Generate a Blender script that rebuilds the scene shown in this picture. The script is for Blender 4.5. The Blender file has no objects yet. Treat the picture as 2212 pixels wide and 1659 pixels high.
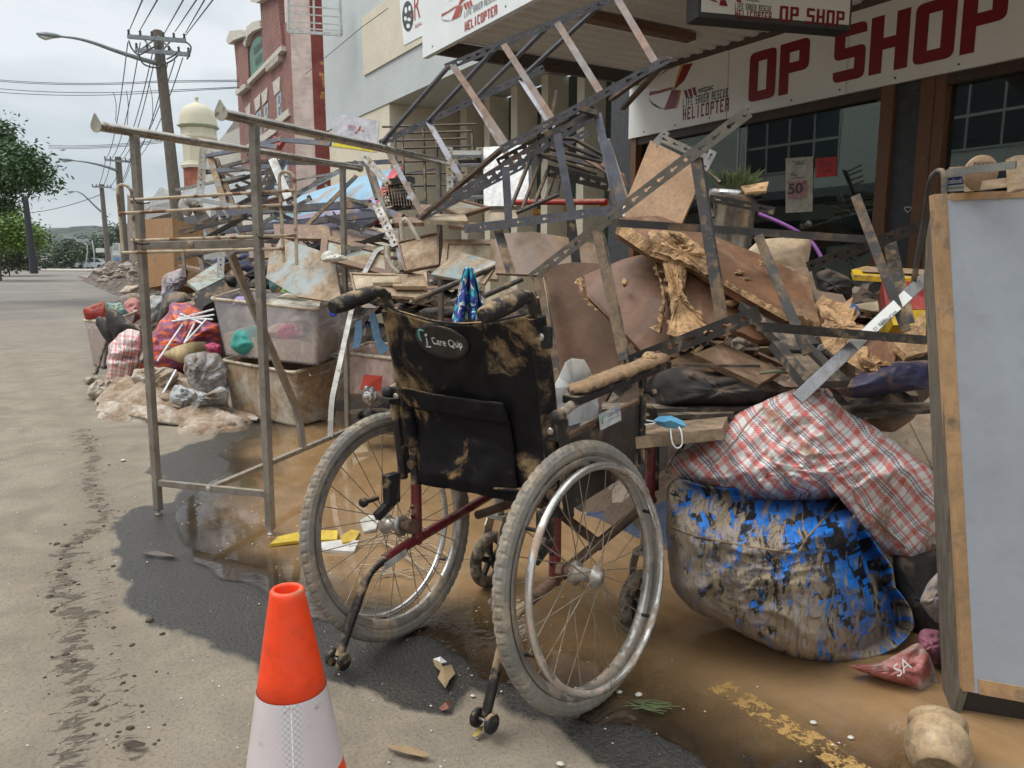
import bpy, bmesh, math, random
from mathutils import Vector, Matrix, noise
import numpy as np
random.seed(7)
C = bpy.context.scene.collection
SC = bpy.context.scene
V = Vector
rad = math.radians
# ---------------------------------------------------------------- camera, world, sun, exposure
PITCH, YAW, EYE = rad(9.0), rad(31.4), 1.0
FPX, CX0, CY0 = 1662.0, 1106.0, 829.5          # focal length and centre in the 2212x1659 reading of the photograph
cam_d = bpy.data.cameras.new('camera'); cam = bpy.data.objects.new('camera', cam_d); C.objects.link(cam)
cam.location = (0, 0, EYE); cam.rotation_euler = (rad(90) - PITCH, 0, -YAW)
cam_d.sensor_width = 36; cam_d.lens = FPX/2212*36; cam_d.clip_start = 0.05; cam_d.clip_end = 4000
SC.camera = cam
SC.view_settings.view_transform = 'Standard'; SC.view_settings.look = 'None'
SC.view_settings.exposure = 0.54; SC.view_settings.gamma = 1
SC.view_settings.use_curve_mapping = False

SUN_EL, SUN_AZ = rad(58), rad(-60)             # azimuth from +Y towards +X
w = bpy.data.worlds.new("World"); SC.world = w; w.use_nodes = True
nt = w.node_tree; nt.nodes.clear()
def wn(t, **k):
    n = nt.nodes.new(t)
    for a, b in k.items(): setattr(n, a, b)
    return n
wo = wn('ShaderNodeOutputWorld'); bg = wn('ShaderNodeBackground'); bg.inputs['Strength'].default_value = 0.1
sky = wn('ShaderNodeTexSky', sky_type='NISHITA', sun_disc=False, sun_elevation=SUN_EL, sun_rotation=SUN_AZ)
tc = wn('ShaderNodeTexCoord'); sep = wn('ShaderNodeSeparateXYZ'); nt.links.new(tc.outputs['Generated'], sep.inputs[0])
mp = wn('ShaderNodeMapping'); mp.inputs['Scale'].default_value = (1.6, 1.6, 5.0); nt.links.new(tc.outputs['Generated'], mp.inputs[0])
nz = wn('ShaderNodeTexNoise'); nz.inputs['Scale'].default_value = 1.5; nz.inputs['Detail'].default_value = 7; nz.inputs['Roughness'].default_value = .52
nz.inputs['Distortion'].default_value = .35
nt.links.new(mp.outputs[0], nz.inputs['Vector'])
cr = wn('ShaderNodeValToRGB'); nt.links.new(nz.outputs['Fac'], cr.inputs[0])
cr.color_ramp.elements[0].position = .38; cr.color_ramp.elements[0].color = (3.5, 3.95, 4.25, 1)
cr.color_ramp.elements[1].position = .6; cr.color_ramp.elements[1].color = (6.3, 6.5, 6.6, 1)
mr = wn('ShaderNodeMapRange'); mr.inputs['From Min'].default_value = .35; mr.inputs['From Max'].default_value = 1.0
mr.inputs['To Min'].default_value = 1.0; mr.inputs['To Max'].default_value = 3.0; nt.links.new(sep.outputs['Z'], mr.inputs['Value'])
vm = wn('ShaderNodeVectorMath', operation='SCALE'); nt.links.new(cr.outputs[0], vm.inputs[0]); nt.links.new(mr.outputs[0], vm.inputs['Scale'])
mx = wn('ShaderNodeMix', data_type='RGBA'); mx.inputs['Factor'].default_value = .9
nt.links.new(sky.outputs[0], mx.inputs[6]); nt.links.new(vm.outputs[0], mx.inputs[7])
nt.links.new(mx.outputs[2], bg.inputs['Color']); nt.links.new(bg.outputs[0], wo.inputs[0])
sd = bpy.data.lights.new('sun', 'SUN'); sd.energy = 1.5; sd.angle = rad(32); sd.color = (1, .96, .9)
so = bpy.data.objects.new('sun', sd); C.objects.link(so)
sdir = V((math.sin(SUN_AZ)*math.cos(SUN_EL), math.cos(SUN_AZ)*math.cos(SUN_EL), math.sin(SUN_EL)))
so.rotation_euler = (-sdir).to_track_quat('-Z', 'Y').to_euler(); so.location = sdir*20

# ---------------------------------------------------------------- geometry helpers
_c, _s = math.cos(YAW), math.sin(YAW)
FW = V((_s*math.cos(PITCH), _c*math.cos(PITCH), -math.sin(PITCH))); RT = V((_c, -_s, 0)); UP = V((_s*math.sin(PITCH), _c*math.sin(PITCH), math.cos(PITCH)))
EY = V((0, 0, EYE))
def ray(x, y): return RT*((x-CX0)/FPX) + UP*(-(y-CY0)/FPX) + FW
def A(x, y, d): return EY + ray(x, y)*d                     # the place seen at x, y and d metres into the scene
def G(x, y, z=0.0): r = ray(x, y); return EY + r*((z-EYE)/r.z)
def PX(x, y, X): r = ray(x, y); return EY + r*(X/r.x)
def PY(x, y, Y): r = ray(x, y); return EY + r*(Y/r.y)

OFF = {}
class MB:
    def __init__(s): s.v = []; s.f = []; s.uv = []; s.sm = []
    def add(s, vs, fs, uvs=None, smooth=False):
        b = len(s.v); s.v += [V(p) for p in vs]
        for i, f in enumerate(fs):
            s.f.append([b+k for k in f]); s.sm.append(smooth)
            s.uv.append(uvs[i] if uvs else None)
        return s
    def box(s, c, ax, ay, az, hx, hy, hz):
        c = V(c); ax, ay, az = V(ax).normalized(), V(ay).normalized(), V(az).normalized()
        vs = [c + ax*(hx*i) + ay*(hy*j) + az*(hz*k) for k in (-1, 1) for j in (-1, 1) for i in (-1, 1)]
        fs = [(0,2,3,1),(4,5,7,6),(0,1,5,4),(2,6,7,3),(0,4,6,2),(1,3,7,5)]
        d = [2*hx, 2*hy, 2*hz]
        uv = []
        for f, (a, b) in zip(fs, [(1,0),(0,1),(0,2),(2,0),(2,1),(1,2)]): uv.append([(0,0),(d[a],0),(d[a],d[b]),(0,d[b])])
        return s.add(vs, fs, uv)
    def aabb(s, x0, x1, y0, y1, z0, z1):
        return s.box(((x0+x1)/2, (y0+y1)/2, (z0+z1)/2), (1,0,0), (0,1,0), (0,0,1), abs(x1-x0)/2, abs(y1-y0)/2, abs(z1-z0)/2)
    def bar(s, p, q, w_, h_, up=None, ext=0):
        p, q = V(p), V(q); d = (q-p); L = d.length; d = d.normalized()
        up = V(up) if up is not None else V((0, 0, 1))
        if abs(d.dot(up.normalized())) > .98: up = V((0, 1, 0))
        sd_ = d.cross(up).normalized(); u = sd_.cross(d)
        return s.box((p+q)/2, d, sd_, u, L/2+ext, w_/2, h_/2)
    def tube(s, pts, r, n=10, closed=False, cap=True, rs=None, smooth=True, sq=1.0):
        pts = [V(p) for p in pts]; m = len(pts); T = []
        for i in range(m):
            a = pts[(i-1) % m] if (closed or i > 0) else pts[i]; b = pts[(i+1) % m] if (closed or i < m-1) else pts[i]
            t = (b-a); T.append(t.normalized() if t.length > 1e-9 else V((0,0,1)))
        nrm = T[0].cross(V((0, 0, 1)));
        if nrm.length < .05: nrm = T[0].cross(V((0, 1, 0)))
        nrm.normalize(); vs = []
        for i in range(m):
            if i: nrm = (nrm - T[i]*nrm.dot(T[i])).normalized()
            bn = T[i].cross(nrm); rr = rs[i] if rs else r
            for k in range(n):
                a = 2*math.pi*k/n; vs.append(pts[i] + nrm*(rr*math.cos(a)) + bn*(rr*sq*math.sin(a)))
        fs = []
        for i in range(m if closed else m-1):
            j = (i+1) % m
            for k in range(n): fs.append((i*n+k, j*n+k, j*n+(k+1) % n, i*n+(k+1) % n))
        s.add(vs, fs, None, smooth)
        if cap and not closed:
            s.add(vs[:n], [list(range(n))[::-1]]); s.add(vs[-n:], [list(range(n))])
        return s
    def lathe(s, c, ax, prof, n=24, smooth=True):             # prof: (radius, height along ax)
        c = V(c); ax = V(ax).normalized(); u = ax.cross(V((0, 0, 1)))
        if u.length < .05: u = V((1, 0, 0))
        u.normalize(); v_ = ax.cross(u); vs = []
        for r, h in prof:
            for k in range(n):
                a = 2*math.pi*k/n; vs.append(c + ax*h + u*(r*math.cos(a)) + v_*(r*math.sin(a)))
        fs = [(i*n+k, i*n+(k+1) % n, (i+1)*n+(k+1) % n, (i+1)*n+k) for i in range(len(prof)-1) for k in range(n)]
        return s.add(vs, fs, None, smooth)
    def slab(s, pts, th, away=None):                          # a flat board with the outline pts, extruded away from the viewer
        pts = [V(p) for p in pts]; n = V((0, 0, 0)); m = len(pts)
        for i in range(m): n += pts[i].cross(pts[(i+1) % m])
        n.normalize(); cen = sum(pts, V((0,0,0)))/m
        d = V(away) if away is not None else (cen-EY)
        if n.dot(d) < 0: n = -n
        bk = [p + n*th for p in pts]
        u = (pts[1]-pts[0]).normalized(); v_ = n.cross(u)
        uvf = [((p-pts[0]).dot(u), (p-pts[0]).dot(v_)) for p in pts]
        s.add(pts, [list(range(m))], [uvf]); s.add(bk, [list(range(m))[::-1]], [uvf[::-1]])
        for i in range(m):
            j = (i+1) % m; L = (pts[j]-pts[i]).length
            s.add([pts[i], pts[j], bk[j], bk[i]], [(3, 2, 1, 0)], [[(0, th), (L, th), (L, 0), (0, 0)]])
        return s
    def angle(s, p, q, wd, side=1, depth=None, th=.0022, view=None):   # an L section of slotted steel, flange 1 faces the viewer
        p, q = V(p), V(q); d = (q-p).normalized(); vw = V(view) if view is not None else ((p+q)/2-EY).normalized()
        n = d.cross(vw).normalized()*side; aw = d.cross(n).normalized()
        if aw.dot(vw) < 0: aw = -aw
        L = (q-p).length
        dp = depth or wd
        def plate(o, e, t, W):
            a = [p+o, q+o, q+o+e*W, p+o+e*W]; b = [x+t*th for x in a]
            uv = [(0, 0), (L, 0), (L, 1), (0, 1)]
            s.add(a+b, [(0,1,2,3), (7,6,5,4)], [uv, uv[::-1]])
            z = [(.0, 0), (.0, 0), (.0, 0), (.0, 0)]
            s.add(a+b, [(0,4,5,1), (1,5,6,2), (2,6,7,3), (3,7,4,0)], [z]*4)
        plate(n*(-wd/2), n, aw, wd); plate(n*(wd/2)+aw*th, aw, n*-1, dp)
        return s
    def build(s, name, m, parent=None, label=None, cat=None, group=None, kind=None, bevel=0, loc=None, merge=False):
        me = bpy.data.meshes.new(name)
        if parent is not None: off = OFF[parent.name]
        elif loc is not None: off = V(loc)
        else:
            lo = V([min(p[i] for p in s.v) for i in range(3)]); hi = V([max(p[i] for p in s.v) for i in range(3)])
            off = V(((lo.x+hi.x)/2, (lo.y+hi.y)/2, lo.z))
            if kind == 'structure': off = V((0, 0, 0))
        me.from_pydata([p-off for p in s.v], [], s.f)
        uvl = me.uv_layers.new(name='UVMap'); k = 0
        dat = []
        for f, uv in zip(s.f, s.uv):
            for i in range(len(f)): dat += list(uv[i][:2]) if uv else [0.0, 0.0]
        uvl.data.foreach_set('uv', dat)
        me.polygons.foreach_set('use_smooth', s.sm)
        if m: me.materials.append(m)
        me.update()
        o = bpy.data.objects.new(name, me); C.objects.link(o)
        if merge:
            b = bmesh.new(); b.from_mesh(me); bmesh.ops.remove_doubles(b, verts=b.verts, dist=1e-5); b.to_mesh(me); b.free()
        if parent is not None: o.parent = parent
        else: o.location = off
        OFF[o.name] = off
        if bevel:
            md = o.modifiers.new('bevel', 'BEVEL'); md.width = bevel; md.segments = 2; md.limit_method = 'ANGLE'; md.angle_limit = rad(40)
        tag(o, label, cat, group, kind)
        return o
def tag(o, label=None, cat=None, group=None, kind=None):
    if label: o['label'] = label
    if cat: o['category'] = cat
    if group: o['group'] = group
    if kind: o['kind'] = kind
    return o
def thing(name, label, cat, loc, group=None):
    o = bpy.data.objects.new(name, None); C.objects.link(o); o.location = loc; o.empty_display_size = .1
    OFF[o.name] = V(loc); return tag(o, label, cat, group)
def copy_tree(o, parent=None):
    c = o.copy(); C.objects.link(c); OFF[c.name] = OFF[o.name]
    if parent: c.parent = parent
    for ch in o.children: copy_tree(ch, c)
    return c
def fbm(p, o=4): return noise.fractal(V(p), 1.0, 2.0, o)

def cushion(outline, d, thick, bulge=.6, rings=14, seg=96, wr=.02, wf=9.0, seed=0, pw=.5, cen=None, folds=0, foldv=(1,0), mod=None, tilt=0):
    """closed lumpy bag or bundle: outline in reading pixels, d its distance, thick its half thickness"""
    n = len(outline); pts = []
    L = [0]
    for i in range(n):
        a, b = outline[i], outline[(i+1) % n]; L.append(L[-1]+math.hypot(b[0]-a[0], b[1]-a[1]))
    for k in range(seg):
        t = L[-1]*k/seg
        i = max(j for j in range(n) if L[j] <= t+1e-9); f = (t-L[i])/max(L[i+1]-L[i], 1e-6)
        a, b = outline[i], outline[(i+1) % n]; pts.append((a[0]+(b[0]-a[0])*f, a[1]+(b[1]-a[1])*f))
    for _ in range(2): pts = [((pts[i-1][0]+2*pts[i][0]+pts[(i+1) % seg][0])/4, (pts[i-1][1]+2*pts[i][1]+pts[(i+1) % seg][1])/4) for i in range(seg)]
    jt = wr*9
    pts = [(p[0]+jt*14*noise.noise((p[0]*.05, p[1]*.05, seed)), p[1]+jt*10*noise.noise((p[0]*.06, p[1]*.06, seed+9))) for p in pts]
    cx, cy = cen or (sum(p[0] for p in pts)/seg, sum(p[1] for p in pts)/seg)
    mb = MB(); vs = []; idx = {}; uvs = {}
    def P(t, k, side):
        x = cx + (pts[k][0]-cx)*t; y = cy + (pts[k][1]-cy)*t
        h = max(0, 1-t**2.2)**pw
        dd = d + tilt*(y-cy)/100.0 + (mod(x, y)*min(1, (1-t)*9) if mod and side > 0 else 0)
        base = A(x, y, dd); sc = dd/FPX
        u, v_ = (x-cx)*sc, (cy-y)*sc
        nv = V((u*wf+seed*3.7, v_*wf+seed, side*2.0+seed))
        nv = nv + V((noise.noise(nv*.6), noise.noise(nv*.6+V((5, 1, 2))), 0))*1.1
        wv = wr*1.5*sum((.75-2.2*abs(noise.noise(nv*(.8*1.9**o)+V((o*3.1, 0, 0)))))/(1.55**o) for o in range(5))
        if folds: wv += wr*1.2*math.sin((u*foldv[0]+v_*foldv[1])*folds + 2.5*noise.noise(nv*.5))
        if side > 0: return base - ray(x, y).normalized()*(thick*h + wv*(h**.5 if h > 0 else 0)), (u, v_)
        return base + ray(x, y).normalized()*(thick*h*.8), (u, v_)
    c0, uv0 = P(0, 0, 1); vs.append(c0); uvl = [uv0]
    for r in range(1, rings+1):
        for k in range(seg):
            p, uv = P(math.sin(r/rings*math.pi/2), k, 1); vs.append(p); uvl.append(uv)
    nb = len(vs)
    for r in range(rings-1, 0, -3):
        for k in range(seg):
            p, uv = P(math.sin(r/rings*math.pi/2), k, -1); vs.append(p); uvl.append(uv)
    rb = (len(vs)-nb)//seg
    c1, uv1 = P(0, 0, -1); vs.append(c1); uvl.append(uv1)
    fs = [(0, 1+k, 1+(k+1) % seg) for k in range(seg)]
    for r in range(rings-1+rb):
        a = 1+r*seg
        fs += [(a+k, a+seg+k, a+seg+(k+1) % seg, a+(k+1) % seg) for k in range(seg)]
    a = 1+(rings-1+rb)*seg
    fs += [(a+(k+1) % seg, a+k, len(vs)-1) for k in range(seg)]
    mb.add(vs, fs, [[uvl[i] for i in f] for f in fs], True)
    return mb

def bvh(mb):
    from mathutils.bvhtree import BVHTree
    return BVHTree.FromPolygons(mb.v, [list(f) for f in mb.f])
def hit(tree_, x, y, off=.002):
    r = ray(x, y).normalized(); h = tree_.ray_cast(EY, r)[0]
    return h - r*off if h is not None else A(x, y, 2.1)
def drape(outline, H, edge=.1, st=.022, seed=0, sc=5.0, lift=0.0):
    """rumpled cloth lying on the ground, outline in reading pixels"""
    P_ = [tuple(G(x, y)[:2]) for x, y in outline]; x0, x1 = min(p[0] for p in P_), max(p[0] for p in P_); y0, y1 = min(p[1] for p in P_), max(p[1] for p in P_)
    X, Y = np.arange(x0-.05, x1+.05, st), np.arange(y0-.05, y1+.05, st); gx, gy = np.meshgrid(X, Y)
    s_ = sdist(gx.ravel(), gy.ravel(), P_); s_ = s_+np.array([.05*noise.noise((a*6, b*6, seed)) for a, b in zip(gx.ravel(), gy.ravel())]); vs = []
    for a, b, d in zip(gx.ravel(), gy.ravel(), s_):
        e = min(1, max(0, -d/edge)); e = e**.6; p = V((a*sc, b*sc, seed)); p = p+V((noise.noise(p*.5), noise.noise(p*.5+V((9, 0, 0))), 0))*1.6
        rg = sum((1-2.4*abs(noise.noise(p*(.6*1.9**o)+V((0, 0, o*4)))))/(1.55**o) for o in range(5)) + .5*math.sin(a*34+b*13+5*noise.noise((a*4, b*4, seed)))
        vs.append((a, b, (H*e*(.55+.45*noise.noise((a*2.2, b*2.2, seed)))+.026*min(1, e*1.5)*rg*min(1, H*10)) + lift + (.0 if e > 0 else -.03)))
    nX = len(X); keep = s_ < .03; mb = MB()
    fs = [(j*nX+i, j*nX+i+1, (j+1)*nX+i+1, (j+1)*nX+i) for j in range(len(Y)-1) for i in range(nX-1) if keep[j*nX+i] and keep[(j+1)*nX+i+1] and keep[j*nX+i+1]]
    used = sorted({k for f in fs for k in f}); mp_ = {k: n for n, k in enumerate(used)}
    mb.add([vs[k] for k in used], [[mp_[k] for k in f] for f in fs], None, True); return mb
def roll(pts, r, seed=0, n=18, z=0.0):
    """twisted length of wet sheet lying along a path on the ground"""
    P_ = [G(x, y) for x, y in pts]; out = []
    Q = [P_[0]*2-P_[1]]+P_+[P_[-1]*2-P_[-2]]
    for i in range(1, len(Q)-2):
        for j in range(9):
            t_ = j/9; a, b, c, d = Q[i-1:i+3]; out.append(.5*((2*b)+(c-a)*t_+(2*a-5*b+4*c-d)*t_*t_+(-a+3*b-3*c+d)*t_**3))
    out.append(P_[-1]); m_ = len(out); mb = MB(); vs = []
    for i, p in enumerate(out):
        t = (out[min(i+1, m_-1)]-out[max(i-1, 0)]).normalized(); sd_ = t.cross(V((0, 0, 1))).normalized(); k = i/(m_-1); env = min(1, k*7+.15, (1-k)*7+.15)**.6
        for q_ in range(n):
            a = 2*math.pi*q_/n; rr = r*env*(.85+.45*noise.noise((p.x*5, p.y*5, seed+math.cos(a)*.8))+.16*math.sin(4*a+k*16+seed)+.09*math.sin(9*a-k*25))
            vs.append(p+sd_*(rr*math.cos(a)*1.25)+V((0, 0, z+max(-.01, r*.55+rr*.8*math.sin(a)))))
    mb.add(vs, [(i*n+q_, (i+1)*n+q_, (i+1)*n+(q_+1) % n, i*n+(q_+1) % n) for i in range(m_-1) for q_ in range(n)], None, True); return mb
# ---------------------------------------------------------------- materials
MUD = (.27, .185, .115)
def rgb(h): # sRGB 0-255 to linear
    return tuple(((c/255)/12.92 if c/255 <= .04045 else ((c/255+.055)/1.055)**2.4) for c in h)
def new_mat(name):
    m = bpy.data.materials.new(name); m.use_nodes = True; n = m.node_tree; n.nodes.clear()
    o = n.nodes.new('ShaderNodeOutputMaterial'); b = n.nodes.new('ShaderNodeBsdfPrincipled'); n.links.new(b.outputs[0], o.inputs[0])
    return m, n, b
class N:
    def __init__(s, t): s.t = t
    def n(s, typ, ins=None, **k):
        x = s.t.nodes.new(typ)
        for a, b in k.items(): setattr(x, a, b)
        for a, b in (ins or {}).items():
            if hasattr(b, 'is_output') or isinstance(b, bpy.types.NodeSocket): s.t.links.new(b, x.inputs[a])
            else: x.inputs[a].default_value = b
        return x
    def math(s, op, a, b=None, c=None, clamp=False):
        ins = {0: a}
        if b is not None: ins[1] = b
        if c is not None: ins[2] = c
        return s.n('ShaderNodeMath', ins, operation=op, use_clamp=clamp).outputs[0]
    def noise(s, vec, scale, detail=5, rough=.55, dist=0): return s.n('ShaderNodeTexNoise', {'Vector': vec, 'Scale': scale, 'Detail': detail, 'Roughness': rough, 'Distortion': dist}).outputs['Fac']
    def mix(s, f, a, b, typ='MIX'):
        x = s.n('ShaderNodeMix', {0: f, 6: a if not isinstance(a, tuple) else (*a[:3], 1), 7: b if not isinstance(b, tuple) else (*b[:3], 1)}, data_type='RGBA', blend_type=typ)
        return x.outputs[2]
    def step(s, x, a, b): return s.n('ShaderNodeMapRange', {'Value': x, 'From Min': a, 'From Max': b, 'To Min': 0.0, 'To Max': 1.0}, interpolation_type='SMOOTHSTEP').outputs[0]
    def bump(s, h, strength=.3, dist=.01, nrm=None):
        i = {'Height': h, 'Strength': strength, 'Distance': dist}
        if nrm is not None: i['Normal'] = nrm
        return s.n('ShaderNodeBump', i).outputs[0]
def M(name, col, rough=.6, metal=0.0, mud=.35, mudcol=MUD, ms=9.0, var=.25, vs=14.0, bump=.15, bs=60.0, streak=None, bd=.004, top=.25, spec=.5, sharp=.07, clear=0, col2=None, c2t=.5, film=.26, spk=.4):
    """painted, printed or bare surface under a film of flood mud"""
    m, t, b = new_mat(name); q = N(t); tc = q.n('ShaderNodeTexCoord').outputs['Object']
    if streak: tc2 = q.n('ShaderNodeMapping', {'Vector': tc, 'Scale': streak}).outputs[0]
    else: tc2 = tc
    nv = q.noise(tc2, vs, 5, .6)
    base = q.mix(q.step(nv, .25, .75), tuple(c*(1-var) for c in col), tuple(min(1, c*(1+var)) for c in col))
    if col2: base = q.mix(q.step(q.noise(tc2, vs*.45, 4, .5), c2t-.05, c2t+.05), base, col2)
    fine = q.noise(tc, bs, 4, .6)
    if spk: base = q.mix(q.math('MULTIPLY', q.step(q.noise(tc, bs*.55, 5, .75), .42, .72), spk), base, tuple(c*.35 for c in col))
    if mud > 0:
        gm = q.n('ShaderNodeNewGeometry').outputs['Normal']; z = q.n('ShaderNodeSeparateXYZ', {0: gm}).outputs[2]
        mn = q.noise(tc, ms, 9, .68, .4)
        mm = q.math('ADD', mn, q.math('MULTIPLY', z, top*.25))
        th = .74-.5*mud
        k = q.step(mm, th-sharp, th+sharp)
        film_ = q.math('MULTIPLY_ADD', q.noise(tc, ms*2.7, 5, .6), .5, .6*mud-.1, clamp=True)
        mcol = q.mix(q.step(q.noise(tc, ms*4, 7, .75), .3, .7), tuple(c*.55 for c in mudcol), tuple(c*1.4 for c in mudcol))
        f = q.math('MAXIMUM', q.math('MULTIPLY', k, .93), q.math('MULTIPLY', film_, film))
        base = q.mix(f, base, mcol)
        t.links.new(q.math('MULTIPLY_ADD', f, (.85-rough), rough), b.inputs['Roughness'])
        if metal: t.links.new(q.math('MULTIPLY_ADD', f, -metal, metal), b.inputs['Metallic'])
        h = q.math('MULTIPLY_ADD', k, .5, fine)
    else:
        t.links.new(q.math('MULTIPLY_ADD', nv, .2, rough-.1, clamp=True), b.inputs['Roughness']); b.inputs['Metallic'].default_value = metal; h = fine
    t.links.new(base, b.inputs['Base Color'])
    b.inputs['Specular IOR Level'].default_value = spec
    if clear: b.inputs['Coat Weight'].default_value = clear
    t.links.new(q.bump(h, bump, bd), b.inputs['Normal'])
    return m
def slotted(m):  # keyhole slots punched along the steel: UV.x metres along, UV.y across
    t = m.node_tree; q = N(t); out = [n for n in t.nodes if n.type == 'OUTPUT_MATERIAL'][0]; b = [n for n in t.nodes if n.type == 'BSDF_PRINCIPLED'][0]
    uv = q.n('ShaderNodeSeparateXYZ', {0: q.n('ShaderNodeTexCoord').outputs['UV']})
    u = q.math('SUBTRACT', q.math('FRACT', q.math('DIVIDE', uv.outputs[0], .05)), .5); v_ = q.math('SUBTRACT', uv.outputs[1], .5)
    def ell(cx, cy, rx, ry):
        a = q.math('DIVIDE', q.math('SUBTRACT', u, cx), rx); c = q.math('DIVIDE', q.math('SUBTRACT', v_, cy), ry)
        return q.math('LESS_THAN', q.math('ADD', q.math('MULTIPLY', a, a), q.math('MULTIPLY', c, c)), 1.0)
    hole = q.math('MAXIMUM', ell(-.12, 0, .13, .17), ell(.1, 0, .2, .075))
    ms = q.n('ShaderNodeMixShader', {0: hole}); tr = q.n('ShaderNodeBsdfTransparent')
    t.links.new(b.outputs[0], ms.inputs[1]); t.links.new(tr.outputs[0], ms.inputs[2]); t.links.new(ms.outputs[0], out.inputs[0])
    return m

def text(s, org, xd, ud, height, m, parent, width=None, name='lettering', ext=.0012, bold=0.0, shear=0, label=None):
    cu = bpy.data.curves.new('t', 'FONT'); cu.body = s; cu.offset = bold; cu.shear = shear; cu.resolution_u = 3
    ob = bpy.data.objects.new('t', cu); C.objects.link(ob)
    me = bpy.data.meshes.new_from_object(ob)
    vs = [v_.co.copy() for v_ in me.vertices]; fs = [list(p.vertices) for p in me.polygons]
    bpy.data.objects.remove(ob); bpy.data.curves.remove(cu); bpy.data.meshes.remove(me)
    x0 = min(p.x for p in vs); x1 = max(p.x for p in vs); y0 = min(p.y for p in vs); y1 = max(p.y for p in vs)
    sy = height/(y1-y0); sx = (width/(x1-x0)) if width else sy
    xd, ud = V(xd).normalized(), V(ud).normalized(); nn = xd.cross(ud)
    mb = MB(); f3 = [V(org) + xd*((p.x-x0)*sx) + ud*((p.y-y0)*sy) + nn*ext for p in vs]
    mb.add(f3, fs)
    return mb.build(name, m, parent, label)

GL = {'O':'r#r/#.#/#.#/#.#/r#r','P':'##r/#.#/##r/#../#..','S':'r#r/#../r#r/..#/r#r','H':'#.#/#.#/###/#.#/#.#','L':'#../#../#../#../###','I':'.#./.#./.#./.#./.#.',
      'F':'###/#../##./#../#..','E':'###/#../##./#../###','A':'r#r/#.#/###/#.#/#.#','V':'#.#/#.#/#.#/#.#/r#r','R':'##r/#.#/##r/#.#/#.#','C':'r#r/#../#../#../r#r',
      'U':'#.#/#.#/#.#/#.#/r#r','T':'###/.#./.#./.#./.#.','K':'#.#/#.#/##./#.#/#.#','N':'r#r/#.#/#.#/#.#/#.#'}
def block(s, org, xd, ud, h, m, parent, wl=.55, gap=.14, sx=.3, sy=.17, name='lettering', ext=.002, space=.5):
    """square block lettering with rounded outer corners"""
    xd, ud = V(xd).normalized(), V(ud).normalized(); nn = xd.cross(ud); mb = MB(); x = 0.0
    cols = [0, sx, 1-sx, 1]; g = (1-3*sy)/2; rows = [1, 1-sy, 1-sy-g, sy+g, sy, 0]
    for ch in s:
        if ch == ' ': x += space*h; continue
        R = GL[ch].split('/'); W = wl*h
        for j in range(5):
            for i in range(3):
                c = R[j][i]
                if c == '.': continue
                X0, X1, Y1, Y0 = x+cols[i]*W, x+cols[i+1]*W, rows[j]*h, rows[j+1]*h
                cor = [(X0, Y0), (X1, Y0), (X1, Y1), (X0, Y1)]
                pts = cor
                if c == 'r':
                    left = i == 0; topc = (j == 0) or (j == 2 and ch == 'S' and i == 0 and False)
                    if j == 2: topc = None
                    if ch == 'S' and j == 2: topc = True if i == 2 else False
                    if ch in 'PR' and j == 2: topc = False
                    k = {(True, False): 0, (False, False): 1, (False, True): 2, (True, True): 3}[(left, bool(topc))]
                    a = cor[k]; opp = cor[(k+2) % 4]; pts = []
                    for q_ in range(4):
                        if q_ != k: pts.append(cor[q_]); continue
                        pr, nx = cor[(k-1) % 4], cor[(k+1) % 4]; f = .62
                        s0 = (a[0]+(pr[0]-a[0])*f, a[1]+(pr[1]-a[1])*f); s1 = (a[0]+(nx[0]-a[0])*f, a[1]+(nx[1]-a[1])*f)
                        for z in range(6):
                            tt = z/5; pts.append(tuple((1-tt)**2*s0[e]+2*(1-tt)*tt*a[e]+tt*tt*s1[e] for e in (0, 1)))
                mb.add([V(org)+xd*p[0]+ud*p[1]+nn*ext for p in pts], [list(range(len(pts)))])
        x += W + gap*h
    return mb.build(name, m, parent)
def flat(polys, m, parent, name, push=.003, nrm=None):
    mb = MB()
    for pts in polys:
        n_ = V(nrm) if nrm is not None else V((0, 0, 0))
        mb.add([V(p)+n_*push for p in pts], [list(range(len(pts)))])
    return mb.build(name, m, parent)
# ================================================================ THE GROUND
def sdist(px, py, poly):
    """signed distance to a closed polygon, negative inside"""
    P_ = np.array(poly, float); n = len(P_); d = np.full(px.shape, 1e9); ins = np.zeros(px.shape, bool)
    for i in range(n):
        ax, ay = P_[i]; bx, by = P_[(i+1) % n]; ex, ey = bx-ax, by-ay
        t = np.clip(((px-ax)*ex+(py-ay)*ey)/(ex*ex+ey*ey+1e-12), 0, 1)
        d = np.minimum(d, np.hypot(px-ax-t*ex, py-ay-t*ey))
        c = ((ay > py) != (by > py)) & (px < (bx-ax)*(py-ay)/(by-ay+1e-12)+ax); ins ^= c
    return np.where(ins, -d, d)
def ldist(px, py, line):
    P_ = np.array(line, float); d = np.full(px.shape, 1e9)
    for i in range(len(P_)-1):
        ax, ay = P_[i]; bx, by = P_[i+1]; ex, ey = bx-ax, by-ay
        t = np.clip(((px-ax)*ex+(py-ay)*ey)/(ex*ex+ey*ey+1e-12), 0, 1); d = np.minimum(d, np.hypot(px-ax-t*ex, py-ay-t*ey))
    return d
gp = lambda L: [tuple(G(x, y)[:2]) for x, y in L]
WET = gp([(470,945),(400,962),(345,985),(321,1021),(392,1064),(369,1083),(292,1098),(238,1133),(246,1183),(269,1252),(277,1313),(327,1344),(403,1379),(492,1410),(545,1440),(620,1470),(692,1479),(785,1479),(846,1502),(877,1536),(915,1544),(977,1532),(1019,1502),(1073,1506),(1111,1536),(1188,1560),(1230,1594),(1284,1636),(1300,1659)]) + [(1.0,.55),(1.0,-.5),(3.6,-.5),(3.6,7.5),(1.7,7.2),(1.25,5.9)]
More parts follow.
